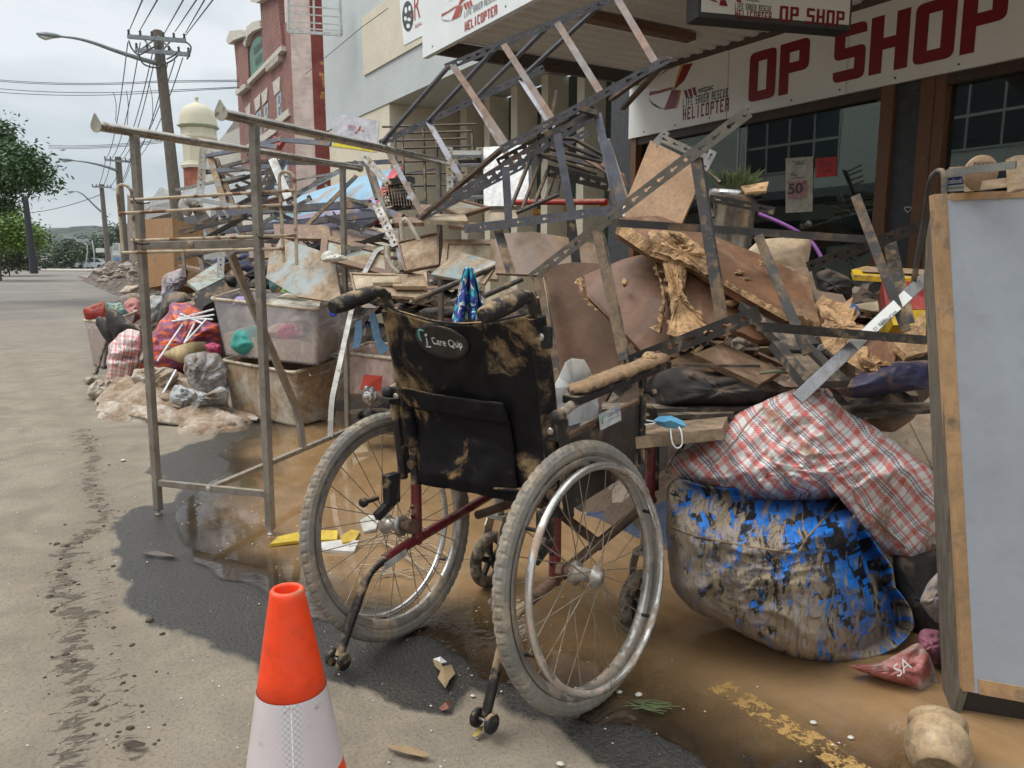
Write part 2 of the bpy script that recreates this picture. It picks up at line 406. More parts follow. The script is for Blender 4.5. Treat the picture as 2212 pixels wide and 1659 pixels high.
WAT = gp([(470,975),(520,950),(560,925)]) + [(1.5,5.2),(3.5,5.5),(3.6,-.5),(1.35,-.5),(1.26,.75)] + gp([(1545,1655),(1500,1622),(1440,1595),(1380,1572),(1290,1545),(1180,1500),(1080,1478),(1040,1462),(1000,1420),(960,1388),(900,1368),(800,1355),(680,1325),(620,1290),(520,1255),(440,1215),(395,1155),(392,1100),(430,1060),(500,1010)])
TRK = gp([(175,930),(205,985),(190,1040),(225,1120),(150,1185),(130,1270),(170,1340),(150,1430),(185,1520),(160,1659)])
TRK2 = gp([(205,1100),(180,1190),(230,1260),(225,1330),(255,1400),(262,1480),(265,1560),(280,1659)])
TRK3 = gp([(30,770),(90,860),(175,930)])
def lines(a, b, st, ext): return list(np.arange(a, b, st)) + ext
xs = np.array([-90,-50,-25,-12,-7,-4.5,-3,-2.2,-1.7,-1.3]+list(np.arange(-1.0, 2.4, .022))+[2.6,3,4,6,10,20,45,120,300.])
ys = [-30,-8,-3,-1,0,.3]+list(np.arange(.5, 5.6, .025)); st = .03
while ys[-1] < 900: st = min(st*1.06, 40); ys.append(ys[-1]+st)
ys = np.array(ys); gx, gy = np.meshgrid(xs, ys); fx, fy = gx.ravel(), gy.ravel()
sw = sdist(fx, fy, WET); sa = sdist(fx, fy, WAT)
sw = sw + np.array([.035*noise.noise((x*9, y*9, 3)) + .02*noise.noise((x*28, y*28, 1)) for x, y in zip(fx, fy)])
sa = sa + np.array([.05*noise.noise((x*6, y*6, 8)) for x, y in zip(fx, fy)])
tr = np.minimum(np.minimum(ldist(fx, fy, TRK), ldist(fx, fy, TRK2)+.03), ldist(fx, fy, TRK3)+.06)
fz = np.array([0.0 if (x < -1.4 or x > 2.4 or y > 9 or y < .3) else (.0011*noise.fractal((x*7, y*7, 0), 1.0, 2.0, 4)) for x, y in zip(fx, fy)])
tm = np.clip(1-tr/.17, 0, 1); fz = fz + np.array([m*(.012*abs(noise.fractal((x*16, y*16, 5), 1.0, 2.0, 4))) for m, x, y in zip(tm, fx, fy)])
fz = np.where(sa < 0, np.minimum(fz, -.004-.01*np.clip(-sa*3, 0, 1)), fz)
nx, ny = len(xs), len(ys)
def grid_obj(name, keep, z, m, attrs, **kw):
    vs = [(a, b, c) for a, b, c in zip(fx, fy, z)]
    fs = [(j*nx+i, j*nx+i+1, (j+1)*nx+i+1, (j+1)*nx+i) for j in range(ny-1) for i in range(nx-1) if keep is None or keep[j*nx+i]]
    used = sorted({k for f in fs for k in f}) if keep is not None else range(len(vs))
    mp_ = {k: n for n, k in enumerate(used)}
    me = bpy.data.meshes.new(name); me.from_pydata([vs[k] for k in used], [], [[mp_[k] for k in f] for f in fs])
    me.polygons.foreach_set('use_smooth', [True]*len(me.polygons))
    for an, arr in attrs.items():
        at_ = me.attributes.new(an, 'FLOAT', 'POINT'); at_.data.foreach_set('value', [float(arr[k]) for k in used])
    me.materials.append(m); o = bpy.data.objects.new(name, me); C.objects.link(o); return tag(o, **kw)
m, t, b = new_mat('muddy_asphalt'); q = N(t); tc = q.n('ShaderNodeTexCoord').outputs['Object']
att = lambda a: q.n('ShaderNodeAttribute', attribute_name=a).outputs['Fac']
big = q.noise(tc, .9, 4, .6); med = q.noise(tc, 5, 6, .65, .5); fine = q.noise(tc, 95, 4, .75); fine2 = q.noise(tc, 260, 3, .7)
col = q.mix(q.step(med, .3, .72), (.195, .160, .117), (.295, .243, .178))
col = q.mix(q.math('MULTIPLY', q.step(big, .45, .7), .55), col, (.30, .255, .2))
far = q.step(q.n('ShaderNodeSeparateXYZ', {0: tc}).outputs[1], 5.0, 22.0)
col = q.mix(q.math('MULTIPLY', far, .8), col, q.mix(q.step(q.noise(tc, .5, 6, .7), .4, .65), (.13, .125, .12), (.215, .195, .165)))
col = q.mix(q.math('MULTIPLY', q.step(fine, .5, .62), .42), col, (.1, .078, .055))
col = q.mix(q.math('MULTIPLY', q.step(fine2, .66, .72), .5), col, (.62, .55, .44))
trk = att('track'); tn = q.noise(tc, 24, 7, .75, .6)
tmk = q.math('MULTIPLY', q.step(trk, .0, .3), q.step(q.math('ADD', q.math('MULTIPLY', trk, .30), q.math('MULTIPLY', q.noise(q.n('ShaderNodeMapping', {'Vector': tc, 'Scale': (1, 1.9, 1), 'Rotation': (0, 0, .3)}).outputs[0], 15, 8, .72, .9), .85)), .70, .77))
col = q.mix(q.math('MULTIPLY', q.math('MULTIPLY', trk, q.step(med, .3, .6)), .45), col, (.15, .112, .075)); col = q.mix(q.math('MULTIPLY', tmk, .62), col, q.mix(fine, (.045, .034, .024), (.13, .098, .066)))
blot = q.step(q.noise(tc, 11, 6, .75, 1.2), .66, .72)
col = q.mix(q.math('MULTIPLY', blot, .42), col, (.13, .095, .062))
wet = q.step(q.math('ADD', att('wet'), q.math('MULTIPLY', q.math('SUBTRACT', fine, .5), .03)), .014, -.014)
wcol = q.mix(q.step(fine, .35, .7), (.018, .016, .014), (.062, .055, .047))
wcol = q.mix(q.math('MULTIPLY', q.step(q.noise(tc, 4, 5, .6), .5, .75), .35), wcol, (.09, .065, .042))
col = q.mix(wet, col, wcol); t.links.new(col, b.inputs['Base Color'])
t.links.new(q.math('MULTIPLY_ADD', wet, -.6, .88), b.inputs['Roughness'])
h = q.math('ADD', q.math('MULTIPLY', fine, 1.0), q.math('MULTIPLY', tmk, q.math('MULTIPLY', tn, 1.5)))
t.links.new(q.bump(h, .9, .007), b.inputs['Normal'])
grid_obj('road', None, fz, m, {'wet': sw, 'track': tm}, kind='structure')
# the brown water standing in the gutter
m, t, b = new_mat('muddy_water'); q = N(t); tc = q.n('ShaderNodeTexCoord').outputs['Object']
depth = q.n('ShaderNodeAttribute', attribute_name='water').outputs['Fac']
big = q.noise(tc, 2.2, 5, .6, 1.0)
st_ = q.noise(q.n('ShaderNodeMapping', {'Vector': tc, 'Scale': (4, 1.0, 1), 'Rotation': (0, 0, .5)}).outputs[0], 4, 6, .65, .8)
wc = q.mix(q.step(big, .3, .7), (.27, .16, .072), (.35, .22, .11))
wc = q.mix(q.math('MULTIPLY', q.step(st_, .45, .7), .5), wc, (.22, .135, .066))
shal = q.step(q.math('ADD', depth, q.math('MULTIPLY', q.math('SUBTRACT', q.noise(tc, 7, 5, .6), .5), .16)), -.38, -.02)
t.links.new(wc, b.inputs['Base Color']); b.inputs['Roughness'].default_value = .04; b.inputs['IOR'].default_value = 1.7; b.inputs['Specular IOR Level'].default_value = .6
rp = q.noise(q.n('ShaderNodeMapping', {'Vector': tc, 'Scale': (1.0, 2.2, 1), 'Rotation': (0, 0, .35)}).outputs[0], 26, 3, .5, .4)
rs = q.math('MULTIPLY_ADD', q.step(q.noise(tc, 1.3, 2, .5), .46, .66), .55, .04)
rs = q.math('MULTIPLY', rs, q.math('MULTIPLY_ADD', shal, .8, .2))
nn = q.n('ShaderNodeBump', {'Height': rp, 'Strength': rs, 'Distance': .006}).outputs[0]; t.links.new(nn, b.inputs['Normal'])
gl = q.n('ShaderNodeBsdfGlossy', {'Roughness': .03, 'Normal': nn}); tr_ = q.n('ShaderNodeBsdfTransparent', {'Color': (.8, .72, .6, 1)})
fr = q.n('ShaderNodeFresnel', {'IOR': 2.5, 'Normal': nn}).outputs[0]
clear = q.n('ShaderNodeMixShader', {0: fr, 1: tr_.outputs[0], 2: gl.outputs[0]}).outputs[0]
mixd = q.n('ShaderNodeMixShader', {0: q.math('MULTIPLY', shal, .92), 1: b.outputs[0], 2: clear}).outputs[0]
edge = q.step(depth, .012, -.004)
fin = q.n('ShaderNodeMixShader', {0: edge, 1: q.n('ShaderNodeBsdfTransparent').outputs[0], 2: mixd}).outputs[0]
t.links.new(fin, [n for n in t.nodes if n.type == 'OUTPUT_MATERIAL'][0].inputs[0])
grid_obj('water', sa < .06, np.full(fx.shape, .0012), m, {'water': sa}, kind='structure')

fp = MB(); fp.aabb(2.35, 5.4, -4, 60, -.2, .12)
m_conc = M('old_concrete', (.22, .2, .17), .85, mud=.45, ms=3)
fp.build('footpath', m_conc, kind='structure')
# painted line under the water
m, t, b = new_mat('worn_yellow_line'); q = N(t); tc = q.n('ShaderNodeTexCoord').outputs['Object']
k = q.math('MULTIPLY', q.step(q.noise(tc, 30, 9, .8), .47, .53), .8); t.links.new(q.mix(q.noise(tc, 60, 3, .5), (.36, .2, .07), (.6, .38, .14)), b.inputs['Base Color'])
b.inputs['Roughness'].default_value = .3
sh = q.n('ShaderNodeMixShader', {0: k, 1: q.n('ShaderNodeBsdfTransparent').outputs[0], 2: b.outputs[0]}); t.links.new(sh.outputs[0], [n for n in t.nodes if n.type == 'OUTPUT_MATERIAL'][0].inputs[0])
yl = MB(); prev = None
for i in range(21):
    y = .3+i*.045; wv = .008*noise.noise((0, y*8, 0)); a, c = (1.275+wv, y, .0026), (1.345+wv+.006*noise.noise((4, y*11, 0)), y, .0026)
    if prev: yl.add([prev[0], prev[1], c, a], [(0, 1, 2, 3)])
    prev = (a, c)
yl.build('line', m, kind='structure')

# ================================================================ THE OP SHOP
XF = 5.4
WH = M('white_sign_sheet', (.85, .84, .79), .35, mud=.0, bump=.03, var=.05, vs=2, spk=.06, clear=.3)
WHo = M('white_awning_sheet', (.82, .85, .84), .4, spk=.08, mud=.08, bump=.03, var=.06, vs=2)
REDL = M('dark_red_vinyl', (.24, .008, .012), .35, mud=0, bump=.02, var=.05)
REDB = M('faded_red_vinyl', (.42, .06, .05), .45, mud=0, bump=.02)
DGL = M('charcoal_vinyl', (.03, .03, .035), .4, mud=0, bump=.02)
YEL = M('yellow_vinyl', (.7, .38, .02), .4, mud=0, bump=.02)
GRW = M('dark_grey_wall_paint', (.045, .052, .06), .6, mud=.05, bump=.05)
TIM = M('stained_timber', (.16, .062, .02), .5, mud=.12, streak=(12, 12, 1.2), bump=.1)
DTIM = M('dark_timber', (.045, .02, .01), .5, mud=.1, bump=.1)
BLK = M('black_void', (.008, .008, .008), .8, mud=0)
m, t, b = new_mat('shop_glass'); q = N(t)
fr = q.math('MULTIPLY_ADD', q.n('ShaderNodeFresnel', {'IOR': 1.6}).outputs[0], .9, .09, clamp=True)
tcw = q.n('ShaderNodeTexCoord').outputs['Object']; wob = q.bump(q.noise(tcw, .9, 1, .4), .03, .05)
gl = q.n('ShaderNodeBsdfGlossy', {'Roughness': .015, 'Color': (.84, .9, .87, 1), 'Normal': wob}); tr_ = q.n('ShaderNodeBsdfTransparent', {'Color': (.42, .5, .46, 1)})
t.links.new(q.n('ShaderNodeMixShader', {0: fr, 1: tr_.outputs[0], 2: gl.outputs[0]}).outputs[0], [n for n in t.nodes if n.type == 'OUTPUT_MATERIAL'][0].inputs[0]); GLASS = m
shop = thing('shop_building', 'op shop with dark grey walls, timber window posts and a long white sign', 'shop', (XF+2, 3, .12))
y_m1, y_p0, y_p1, y_w2 = 3.52, 3.60, 3.32, 3.14
wl = MB(); wl.aabb(XF, XF+.3, -4, 6.8, 2.2, 4.6); wl.aabb(XF, XF+.3, -4, 6.8, .12, .52); wl.aabb(XF-.01, XF+.3, 6.4, 6.8, .52, 2.2); wl.aabb(XF+.01, XF+.3, 3.30, 3.52, .52, 2.2)
wl.build('wall', GRW, shop)
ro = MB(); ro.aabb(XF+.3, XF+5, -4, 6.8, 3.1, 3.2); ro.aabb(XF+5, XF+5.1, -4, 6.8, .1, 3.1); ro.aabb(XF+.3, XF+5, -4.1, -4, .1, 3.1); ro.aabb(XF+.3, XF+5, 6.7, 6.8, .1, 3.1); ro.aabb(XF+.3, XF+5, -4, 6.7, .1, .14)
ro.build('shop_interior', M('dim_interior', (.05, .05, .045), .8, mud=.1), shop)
ft = MB()
for (x0, y0, y1) in ((.03, 3.52, 3.62), (.03, 3.22, 3.32), (.025, 3.14, 3.218), (.035, 6.34, 6.42)):
    ft = MB(); ft.aabb(XF-x0, XF+.1, y0, y1, .5, 2.26); ft.build('window_post', TIM, shop, bevel=.004)
fh = MB(); fh.aabb(XF-.02, XF+.09, 3.62, 6.34, 2.19, 2.262); fh.aabb(XF-.02, XF+.09, -3, 3.14, 2.19, 2.262); fh.aabb(XF-.04, XF+.1, 3.62, 6.34, .5, .58); fh.aabb(XF-.04, XF+.1, -3, 3.14, .5, .58)
fh.build('window_head', DTIM, shop)
for y0, y1 in ((3.62, 6.34), (-3, 3.14)):
    gz = MB(); gz.aabb(XF+.04, XF+.046, y0, y1, .58, 2.19); gz.build('window_pane', GLASS, shop)
gj = MB(); gj.aabb(XF+.034, XF+.05, 5.02, 5.035, .58, 2.19); gj.aabb(XF+.034, XF+.05, 4.93, 4.94, .58, 2.19); gj.build('glass_joint', M('glazing_bead', (.4, .42, .42), .3, mud=0), shop)
sg = MB(); sg.aabb(XF-.055, XF-.02, 5.1, 6.44, 2.262, 2.86); sg.aabb(XF-.054, XF-.02, 3.9, 5.092, 2.262, 2.86); sg.aabb(XF-.055, XF-.02, -3.5, 3.892, 2.262, 2.86)
big_sign = sg.build('shop_sign', WH, shop)
XS = XF-.055
def onX(x, y, X=XS): return PX(x, y, X)
def ltr(ch, xl, xr, yb_l, parent, X, mat_, h, z0, **k):
    a = PX(xl, yb_l, X); b_ = PX(xr, yb_l, X); W = abs(a.y-b_.y)
    return block(ch, (X, a.y, z0), (0, -1, 0), (0, 0, 1), h, mat_, parent, wl=W/h, sx=.34, sy=.2, **k)
LH, LZ = .40, 2.355
for ch, xl, xr, ym in [('O', 1619, 1676, 160), ('P', 1684, 1747, 150), ('S', 1802, 1870, 120), ('H', 1880, 1963, 100), ('O', 1975, 2063, 85), ('P', 2077, 2173, 65)]:
    ltr(ch, xl, xr, ym, big_sign, XS, REDL, LH, LZ)
NX = V((-1, 0, 0))
def rescue_logo(f, parent, mr_=REDL, my=YEL, mg=DGL, n_=NX):
    """f maps (u,v) in the unit box of the emblem to a place on the sheet"""
    pm = lambda L: [[f(*p) for p in P_] for P_ in L]
    arc = lambda cx, cy, rx, ry, a0, a1, w0, w1, k=14: [(cx+rx*math.cos(rad(a0+(a1-a0)*i/k)), cy+ry*math.sin(rad(a0+(a1-a0)*i/k))) for i in range(k+1)] + [(cx+(rx-(w0+(w1-w0)*(1-abs(2*i/k-1))))*math.cos(rad(a0+(a1-a0)*i/k)), cy+(ry-(w0+(w1-w0)*(1-abs(2*i/k-1))))*math.sin(rad(a0+(a1-a0)*i/k))) for i in range(k, -1, -1)]
    quads = lambda P_: [[P_[i], P_[i+1], P_[-2-i], P_[-1-i]] for i in range(len(P_)//2-1)]
    flat(pm([[(.88, 1), (1.12, 1), (.9, .62), (.62, .42)], [(.58, .45), (.82, .4), (.66, .0), (.38, .0)], [(.02, .48), (.3, .47), (.3, .41), (.0, .38)], [(.3, .47), (.62, .5), (.6, .46), (.3, .41)]]), mr_, parent, 'emblem_blade', .002, n_)
    flat(pm([[(.8, 1), (.88, 1), (.62, .42), (.7, .7)], [(.66, 0), (.72, .0), (.76, .35), (.82, .4)], [(.3, .49), (.62, .52), (.62, .50), (.3, .47)]]), my, parent, 'emblem_stripe', .0022, n_)
    for ar_ in (arc(.55, .36, .55, .36, 180, 262, .0, .05), arc(.75, .6, .6, .38, 92, 160, .0, .03)): flat(pm(quads(ar_)), mg, parent, 'emblem_arc', .0021, n_)
def emb(u, v_):
    x = 1402 + 85*u; y0 = 150 + (1-v_)*92 - u*12
    return PX(x, y0, XS)
rescue_logo(emb, big_sign)
def along(X, x, y): p = PX(x, y, X); return p
def tline(s, x0, y0, x1, hpx, m_, parent, X, bold=0, blk=False, **k):
    a = PX(x0, y0, X); b_ = PX(x1, y0, X); c_ = PX(x0, y0-hpx, X); W = abs(a.y-b_.y); H_ = c_.z-a.z
    if blk:
        nl = sum(1 for c in s if c != ' '); nsp = s.count(' ')
        # letter width from the line's width
        wl_ = (W/H_ - (len(s)-1-nsp)*.14 - nsp*.36)/nl
        return block(s, a, (0, -1, 0), (0, 0, 1), H_, m_, parent, wl=wl_, space=.36, sx=.32, sy=.17)
    return text(s, a, (0, -1, 0), (0, 0, 1), H_, m_, parent, width=W, bold=bold, **k)
for x, y in ((1477, 196), (1486, 193), (1495, 190)): flat([[PX(x+dx, y+dy, XS) for dx, dy in ((0, 0), (7, -2), (11, 15), (5, 17))]], REDL, big_sign, 'lettering', .002, NX)
tline('estpac', 1508, 206, 1541, 16, DGL, big_sign, XS, bold=.02)
tline('LIFE SAVER RESCUE', 1475, 232, 1572, 18, DGL, big_sign, XS, blk=True)
tline('HELICOPTER', 1475, 261, 1573, 27, REDL, big_sign, XS, blk=True)
sc_ = MB()
for y in np.arange(-1, 6.4, .45): sc_.lathe((XS-.001, y, 2.3), (-1, 0, 0), [(.008, 0), (.008, .003), (0, .004)], 8)
sc_.build('screw', DGL, big_sign)
# papers on the glass
PAP = M('water_stained_paper', (.55, .52, .42), .8, mud=.2, ms=5)
def paper(name, pts, m_, label, cat='poster'):
    mb = MB(); mb.slab([PX(x, y, XF+.036) for x, y in pts], .002, away=(1, 0, 0)); return mb.build(name, m_, None, label, cat)
sp = paper('paper_sign', [(1697,342),(1756,338),(1755,457),(1697,460)], PAP, 'long stained paper sign taped inside the shop window reading SALE all clothing 50c')
XP = XF+.031
tline('"SALE"', 1711, 358, 1740, 10, DGL, sp, XP); tline('ALL', 1708, 381, 1722, 10, DGL, sp, XP); tline('CLOTHING', 1711, 388, 1738, 4, DGL, sp, XP)
pk = MB(); pk.slab([PX(x, y, XF+.033) for x, y in ((1702, 392), (1744, 388), (1744, 428), (1702, 431))], .001, away=(1, 0, 0)); pk.build('pink_patch', M('pink_paper', (.5, .27, .27), .8, mud=.05), sp)
tline('50', 1703, 420, 1732, 23, DGL, sp, XP-.003, bold=.01); tline('c', 1735, 398, 1741, 6, DGL, sp, XP-.003)
rp_ = paper('red_paper_sign', [(1761,342),(1807,338),(1806,380),(1762,384)], M('red_paper', (.55, .035, .035), .7, mud=.05), 'red paper notice with dark handwriting beside the SALE sign in the window')
tline('DRESSES', 1765, 352, 1783, 5, DGL, rp_, XP); tline('LONG & SHORT', 1765, 362, 1797, 5, DGL, rp_, XP); tline('$ 2.00', 1768, 375, 1795, 6, DGL, rp_, XP)
gp_ = paper('window_sticker', [(1895,193),(1910,190),(1909,217),(1895,221)], M('green_sticker', (.25, .4, .15), .5, mud=0), 'small green and white sticker in the top corner of the large shop window', 'sticker')
wb = MB(); wb.slab([PX(x, y, XF+.034) for x, y in ((1896, 200), (1909, 197), (1909, 206), (1896, 210))], .001, away=(1, 0, 0)); wb.build('white_band', WH, gp_)
heart = MB(); hp = [PX(1961+7*(16*math.sin(a)**3)/16, 452-7*(13*math.cos(a)-5*math.cos(2*a)-2*math.cos(3*a)-math.cos(4*a))/16, XF-.002) for a in np.linspace(0, 6.1, 26)]
heart.tube(hp, .003, 5); tag(heart.build('chalk_heart', WH), 'small white heart drawn on the dark grey pillar between the windows', 'drawing')

# dim things inside, seen through the glass
for (y, z, sx_, sz, c, nm, lb) in ((3.9, .9, .5, .8, (.4, .25, .02), 'display_stand', 'yellow display stand in the dark behind the shop glass'), (1.6, 1.5, .9, .5, (.03, .09, .22), 'display_board', 'blue display board behind the right hand shop window')):
    mb = MB(); mb.aabb(XF+1.6, XF+1.9, y-sx_/2, y+sx_/2, z-sz, z+sz/2); mb.aabb(XF+1.55, XF+1.95, y-sx_/2-.05, y+sx_/2+.05, z+sz/2, z+sz/2+.05); mb.build(nm, M(nm, c, .5, mud=.1), None, lb, 'stand', bevel=.02)
fb = paper('social_media_sign', [(2040,372),(2085,368),(2085,412),(2040,414)], WH, 'white and blue sign behind the propped grey panel reading FOLLOW US facebook', 'sign')
mb = MB(); mb.slab([PX(x, y, XF+.033) for x, y in ((2041, 385), (2081, 380), (2081, 398), (2041, 402))], .001, away=(1, 0, 0)); mb.build('blue_band', M('blue_vinyl', (.01, .06, .3), .4, mud=0), fb)
tline('facebook', 2042, 398, 2079, 11, WH, fb, XP-.003, bold=.02); tline('FOLLOW US ON', 2042, 383, 2072, 4, DGL, fb, XP-.001); tline('copteropshops', 2041, 411, 2084, 7, DGL, fb, XP-.001, bold=.01)

# awning: fascia, corrugated soffit, gutter beam
aw = thing('awning', 'white awning over the footpath with corrugated underside and helicopter lettering on its edge', 'awning', (4.2, 3, 2.72))
fa = MB(); fa.aabb(3.0, 3.05, 3.2, 6.4, 2.745, 3.6); fa.aabb(3.0, 3.05, -3, 3.19, 2.745, 3.6); fasc = fa.build('fascia', WHo, aw)
co = MB(); yy_ = -2.5
while yy_ < 6.3:
    P4 = [(yy_, 2.925), (yy_+.05, 2.925), (yy_+.075, 2.885), (yy_+.135, 2.885), (yy_+.16, 2.925)]
    for (a0, z0), (a1, z1) in zip(P4, P4[1:]): co.add([(3.05, a0, z0), (5.4, a0, z0), (5.4, a1, z1), (3.05, a1, z1)], [(0, 1, 2, 3)])
    yy_ += .16
co.build('soffit', M('soffit_iron', (.9, .88, .83), .55, spk=.1, mud=.06, bump=.03, var=.03), aw, merge=True)
rf = MB(); rf.aabb(3.05, 5.4, -2.5, 6.38, 2.95, 3.0); rf.build('roof', WHo, aw)
gb = MB(); gb.aabb(3.05, 5.4, 6.33, 6.42, 2.80, 2.9); gb.aabb(3.05, 5.4, 6.3, 6.34, 2.77, 2.80); gb.aabb(5.34, 5.4, -2.5, 6.33, 2.84, 2.9); gb.build('edge_beam', M('rusty_beam', (.09, .07, .06), .6, mud=.1, col2=(.2, .09, .04), c2t=.6), aw)
XA = 2.998
def embA(u, v_): return PX(953 + 58*u, 4 + (1-v_)*52 - u*30, XA)
GRV = M('grey_vinyl', (.3, .3, .3), .5, mud=0)
rescue_logo(embA, fasc, REDB, M('faded_orange', (.6, .35, .1), .5, mud=0), GRV)
tline('LIFE SAVER RESCUE', 1003, 38, 1072, 14, GRV, fasc, XA, blk=True); tline('HELICOPTER', 1004, 68, 1074, 20, REDB, fasc, XA, blk=True)
for x, y in ((1001, 8), (1007, 5), (1013, 2)): flat([[PX(x+dx, y+dy, XA) for dx, dy in ((0, 0), (5, -2), (8, 10), (4, 12))]], REDB, fasc, 'lettering', .002, NX)
sc_ = MB()
for y in (3.4, 4.2, 5.0, 5.6, 6.2):
    for z in (2.8, 3.3): sc_.lathe((2.999, y, z), (-1, 0, 0), [(.009, 0), (.009, .003), (0, .004)], 8)
sc_.build('screw', GRV, fasc)
lb = MB(); lb.box((4.25, 5.0, 2.84), (1, .0, 0), (0, 1, 0), (0, 0, 1), .55, .06, .03)
lb.build('light_batten', M('rusty_batten', (.2, .1, .06), .6, mud=.2, bump=.1), aw, bevel=.008)
# hanging light-box sign, at right angles to the shop front
a, b_ = V((3.403, 3.5, 0)), V((4.40, 3.2, 0)); dx = (b_-a).normalized(); dn = V((dx.y, -dx.x, 0)); 
if dn.y > 0: dn = -dn
hs = thing('hanging_sign', 'dark framed light box sign reading OP SHOP hanging at right angles under the awning', 'sign', (3.9, 3.4, 2.4))
mid = (a+b_)/2 - dn*.075
mb = MB(); mb.box((mid.x, mid.y, 2.63), dx, dn, (0, 0, 1), (b_-a).length/2, .075, .22); mb.build('sign_case', M('dark_metal_case', (.05, .055, .06), .5, mud=.08), hs, bevel=.006)
mb = MB(); fc = (a+b_)/2 + dn*.002; mb.box((fc.x, fc.y, 2.64), dx, dn, (0, 0, 1), (b_-a).length/2-.02, .002, .2); face = mb.build('sign_face', WH, hs)
def onF(x, y): # on the face plane
    r = ray(x, y); P0 = a + dn*.0045; P0 = V((P0.x, P0.y, 0)); t_ = (P0-V((0, 0, 0))).dot(dn)/r.dot(dn); return EY + r*t_
def tF(s, x0, y0, x1, hpx, m_, blk=True, y1=None):
    p0 = onF(x0, y0); p1 = onF(x1, y0 if y1 is None else y1); p2 = onF(x0, y0-hpx); W = (V((p1.x-p0.x, p1.y-p0.y, 0))).length; H_ = p2.z-p0.z
    if blk:
        nl = sum(1 for c in s if c != ' '); nsp = s.count(' '); wl_ = (W/H_-(len(s)-1-nsp)*.14-nsp*.36)/nl
        return block(s, p0, dx, (0, 0, 1), H_, m_, face, wl=wl_, space=.36, sx=.32)
    return text(s, p0, dx, (0, 0, 1), H_, m_, face, width=W)
tF('OP', 1683, 47, 1724, 35, REDL); tF('SHOP', 1741, 51, 1823, 34, REDL)
tF('LIFE SAVER RESCUE', 1587, 19, 1666, 13, DGL); tF('HELICOPTER', 1587, 39, 1666, 19, REDL)
tF('estpac', 1612, 5, 1640, 11, DGL, blk=False)
flat([[onF(x, y) for x, y in L] for L in ([(1556, 0), (1567, 0), (1572, 14), (1553, 12)], [(1530, 0), (1545, 0), (1551, 6)], [(1590, 0), (1600, 0), (1602, 5), (1592, 5)])], REDL, face, 'emblem_blade', .002, dn)
mb = MB()
for k in (.2, .8):
    p = a.lerp(b_, k) - dn*.075; mb.tube([(p.x, p.y, 2.84), (p.x, p.y, 2.9)], .012, 8)
mb.build('hanger', DGL, hs)

# ================================================================ CREAM AND GREY BUILDING
CRM = M('cream_paint', (.70, .63, .49), .7, mud=.02, bump=.05, var=.08, vs=1.5)
GRB = M('blue_grey_cladding', (.52, .55, .54), .65, mud=.0, bump=.05, var=.06, vs=1.2)
OCH = M('ochre_frame', (.42, .2, .02), .5, mud=.05)
gb_ = thing('office_building', 'grey clad building with cream columns and ochre frames in its recessed ground floor', 'building', (7, 11, 0))
mb = MB(); mb.aabb(5.4, 5.9, 6.8, 16.3, 3.71, 7.6); mb.aabb(5.9, 6.9, 6.8, 16.3, 3.71, 3.9); mb.build('upper_wall', GRB, gb_)
mb = MB(); mb.aabb(5.42, 5.8, 12.95, 16.2, .1, 3.705); mb.aabb(5.8, 7.0, 12.95, 13.2, .1, 3.705); mb.aabb(6.9, 7.1, 6.8, 12.95, .1, .8); mb.build('lower_wall', CRM, gb_)
mb = MB(); mb.aabb(5.37, 5.398, 8.2, 14.0, 4.36, 5.36); pnl = mb.build('cream_panel', CRM, gb_)
XW = 6.9
for i, (x0, x1) in enumerate(((1032, 1046), (1085, 1097), (1144, 1158), (1211, 1225), (1289, 1305), (1368, 1390))):
    y0, y1 = PX(x0, 300, XW).y, PX(x1, 300, XW).y
    mb = MB(); mb.aabb(XW-.35, XW+.1, y1, y0, .1, 3.7); mb.build('column', CRM, gb_)
ww = MB(); ww.aabb(XW+.02, XW+.03, 6.8, 12.95, .8, 3.7); ww.build('window_glass', M('green_dark_glass', (.05, .075, .065), .12, mud=0, bump=0, spec=.8), gb_)
for x0 in (1018, 1066, 1127, 1190, 1262):
    y0 = PX(x0, 300, XW).y; mb = MB(); mb.aabb(XW-.06, XW+.015, y0-.08, y0, .8, 3.7); mb.aabb(XW-.05, XW+.016, y0-.7, y0-.08, 1.75, 1.83); mb.build('window_frame', OCH, gb_)
# white sign with a black head drawing and red letters on the cream panel
mb = MB(); mb.slab([PX(x, y, 5.36) for x, y in ((862, -10), (928, -60), (934, 66), (872, 98))], .01, away=(1, 0, 0)); rs_ = mb.build('wall_sign', WHo, None, 'white sign with a black drawn head and red lettering on the cream panel', 'sign')
def blob(cx, cy, rx, ry, a=0, k=18): return [(cx+rx*math.cos(t_)*math.cos(a)-ry*math.sin(t_)*math.sin(a), cy+rx*math.cos(t_)*math.sin(a)+ry*math.sin(t_)*math.cos(a)) for t_ in np.linspace(0, 2*math.pi, k, endpoint=False)]
flat([[PX(x, y, 5.357) for x, y in blob(881, 35, 12, 33)]], DGL, rs_, 'drawn_head', .002, NX)
flat([[PX(x, y, 5.354) for x, y in blob(cx, cy, rx, ry)] for cx, cy, rx, ry in ((877, 22, 3, 7), (885, 18, 3, 6), (876, 40, 3, 5), (884, 42, 4, 4), (882, 56, 4, 5))], WHo, rs_, 'drawn_lines', .002, NX)
flat([[PX(x, y, 5.353) for x, y in blob(889, 33, 2.5, 4)]], REDB, rs_, 'drawn_heart', .002, NX)
tline('R', 895, 45, 908, 60, REDB, rs_, 5.357); tline('REAL', 897, 62, 912, 8, REDB, rs_, 5.357)
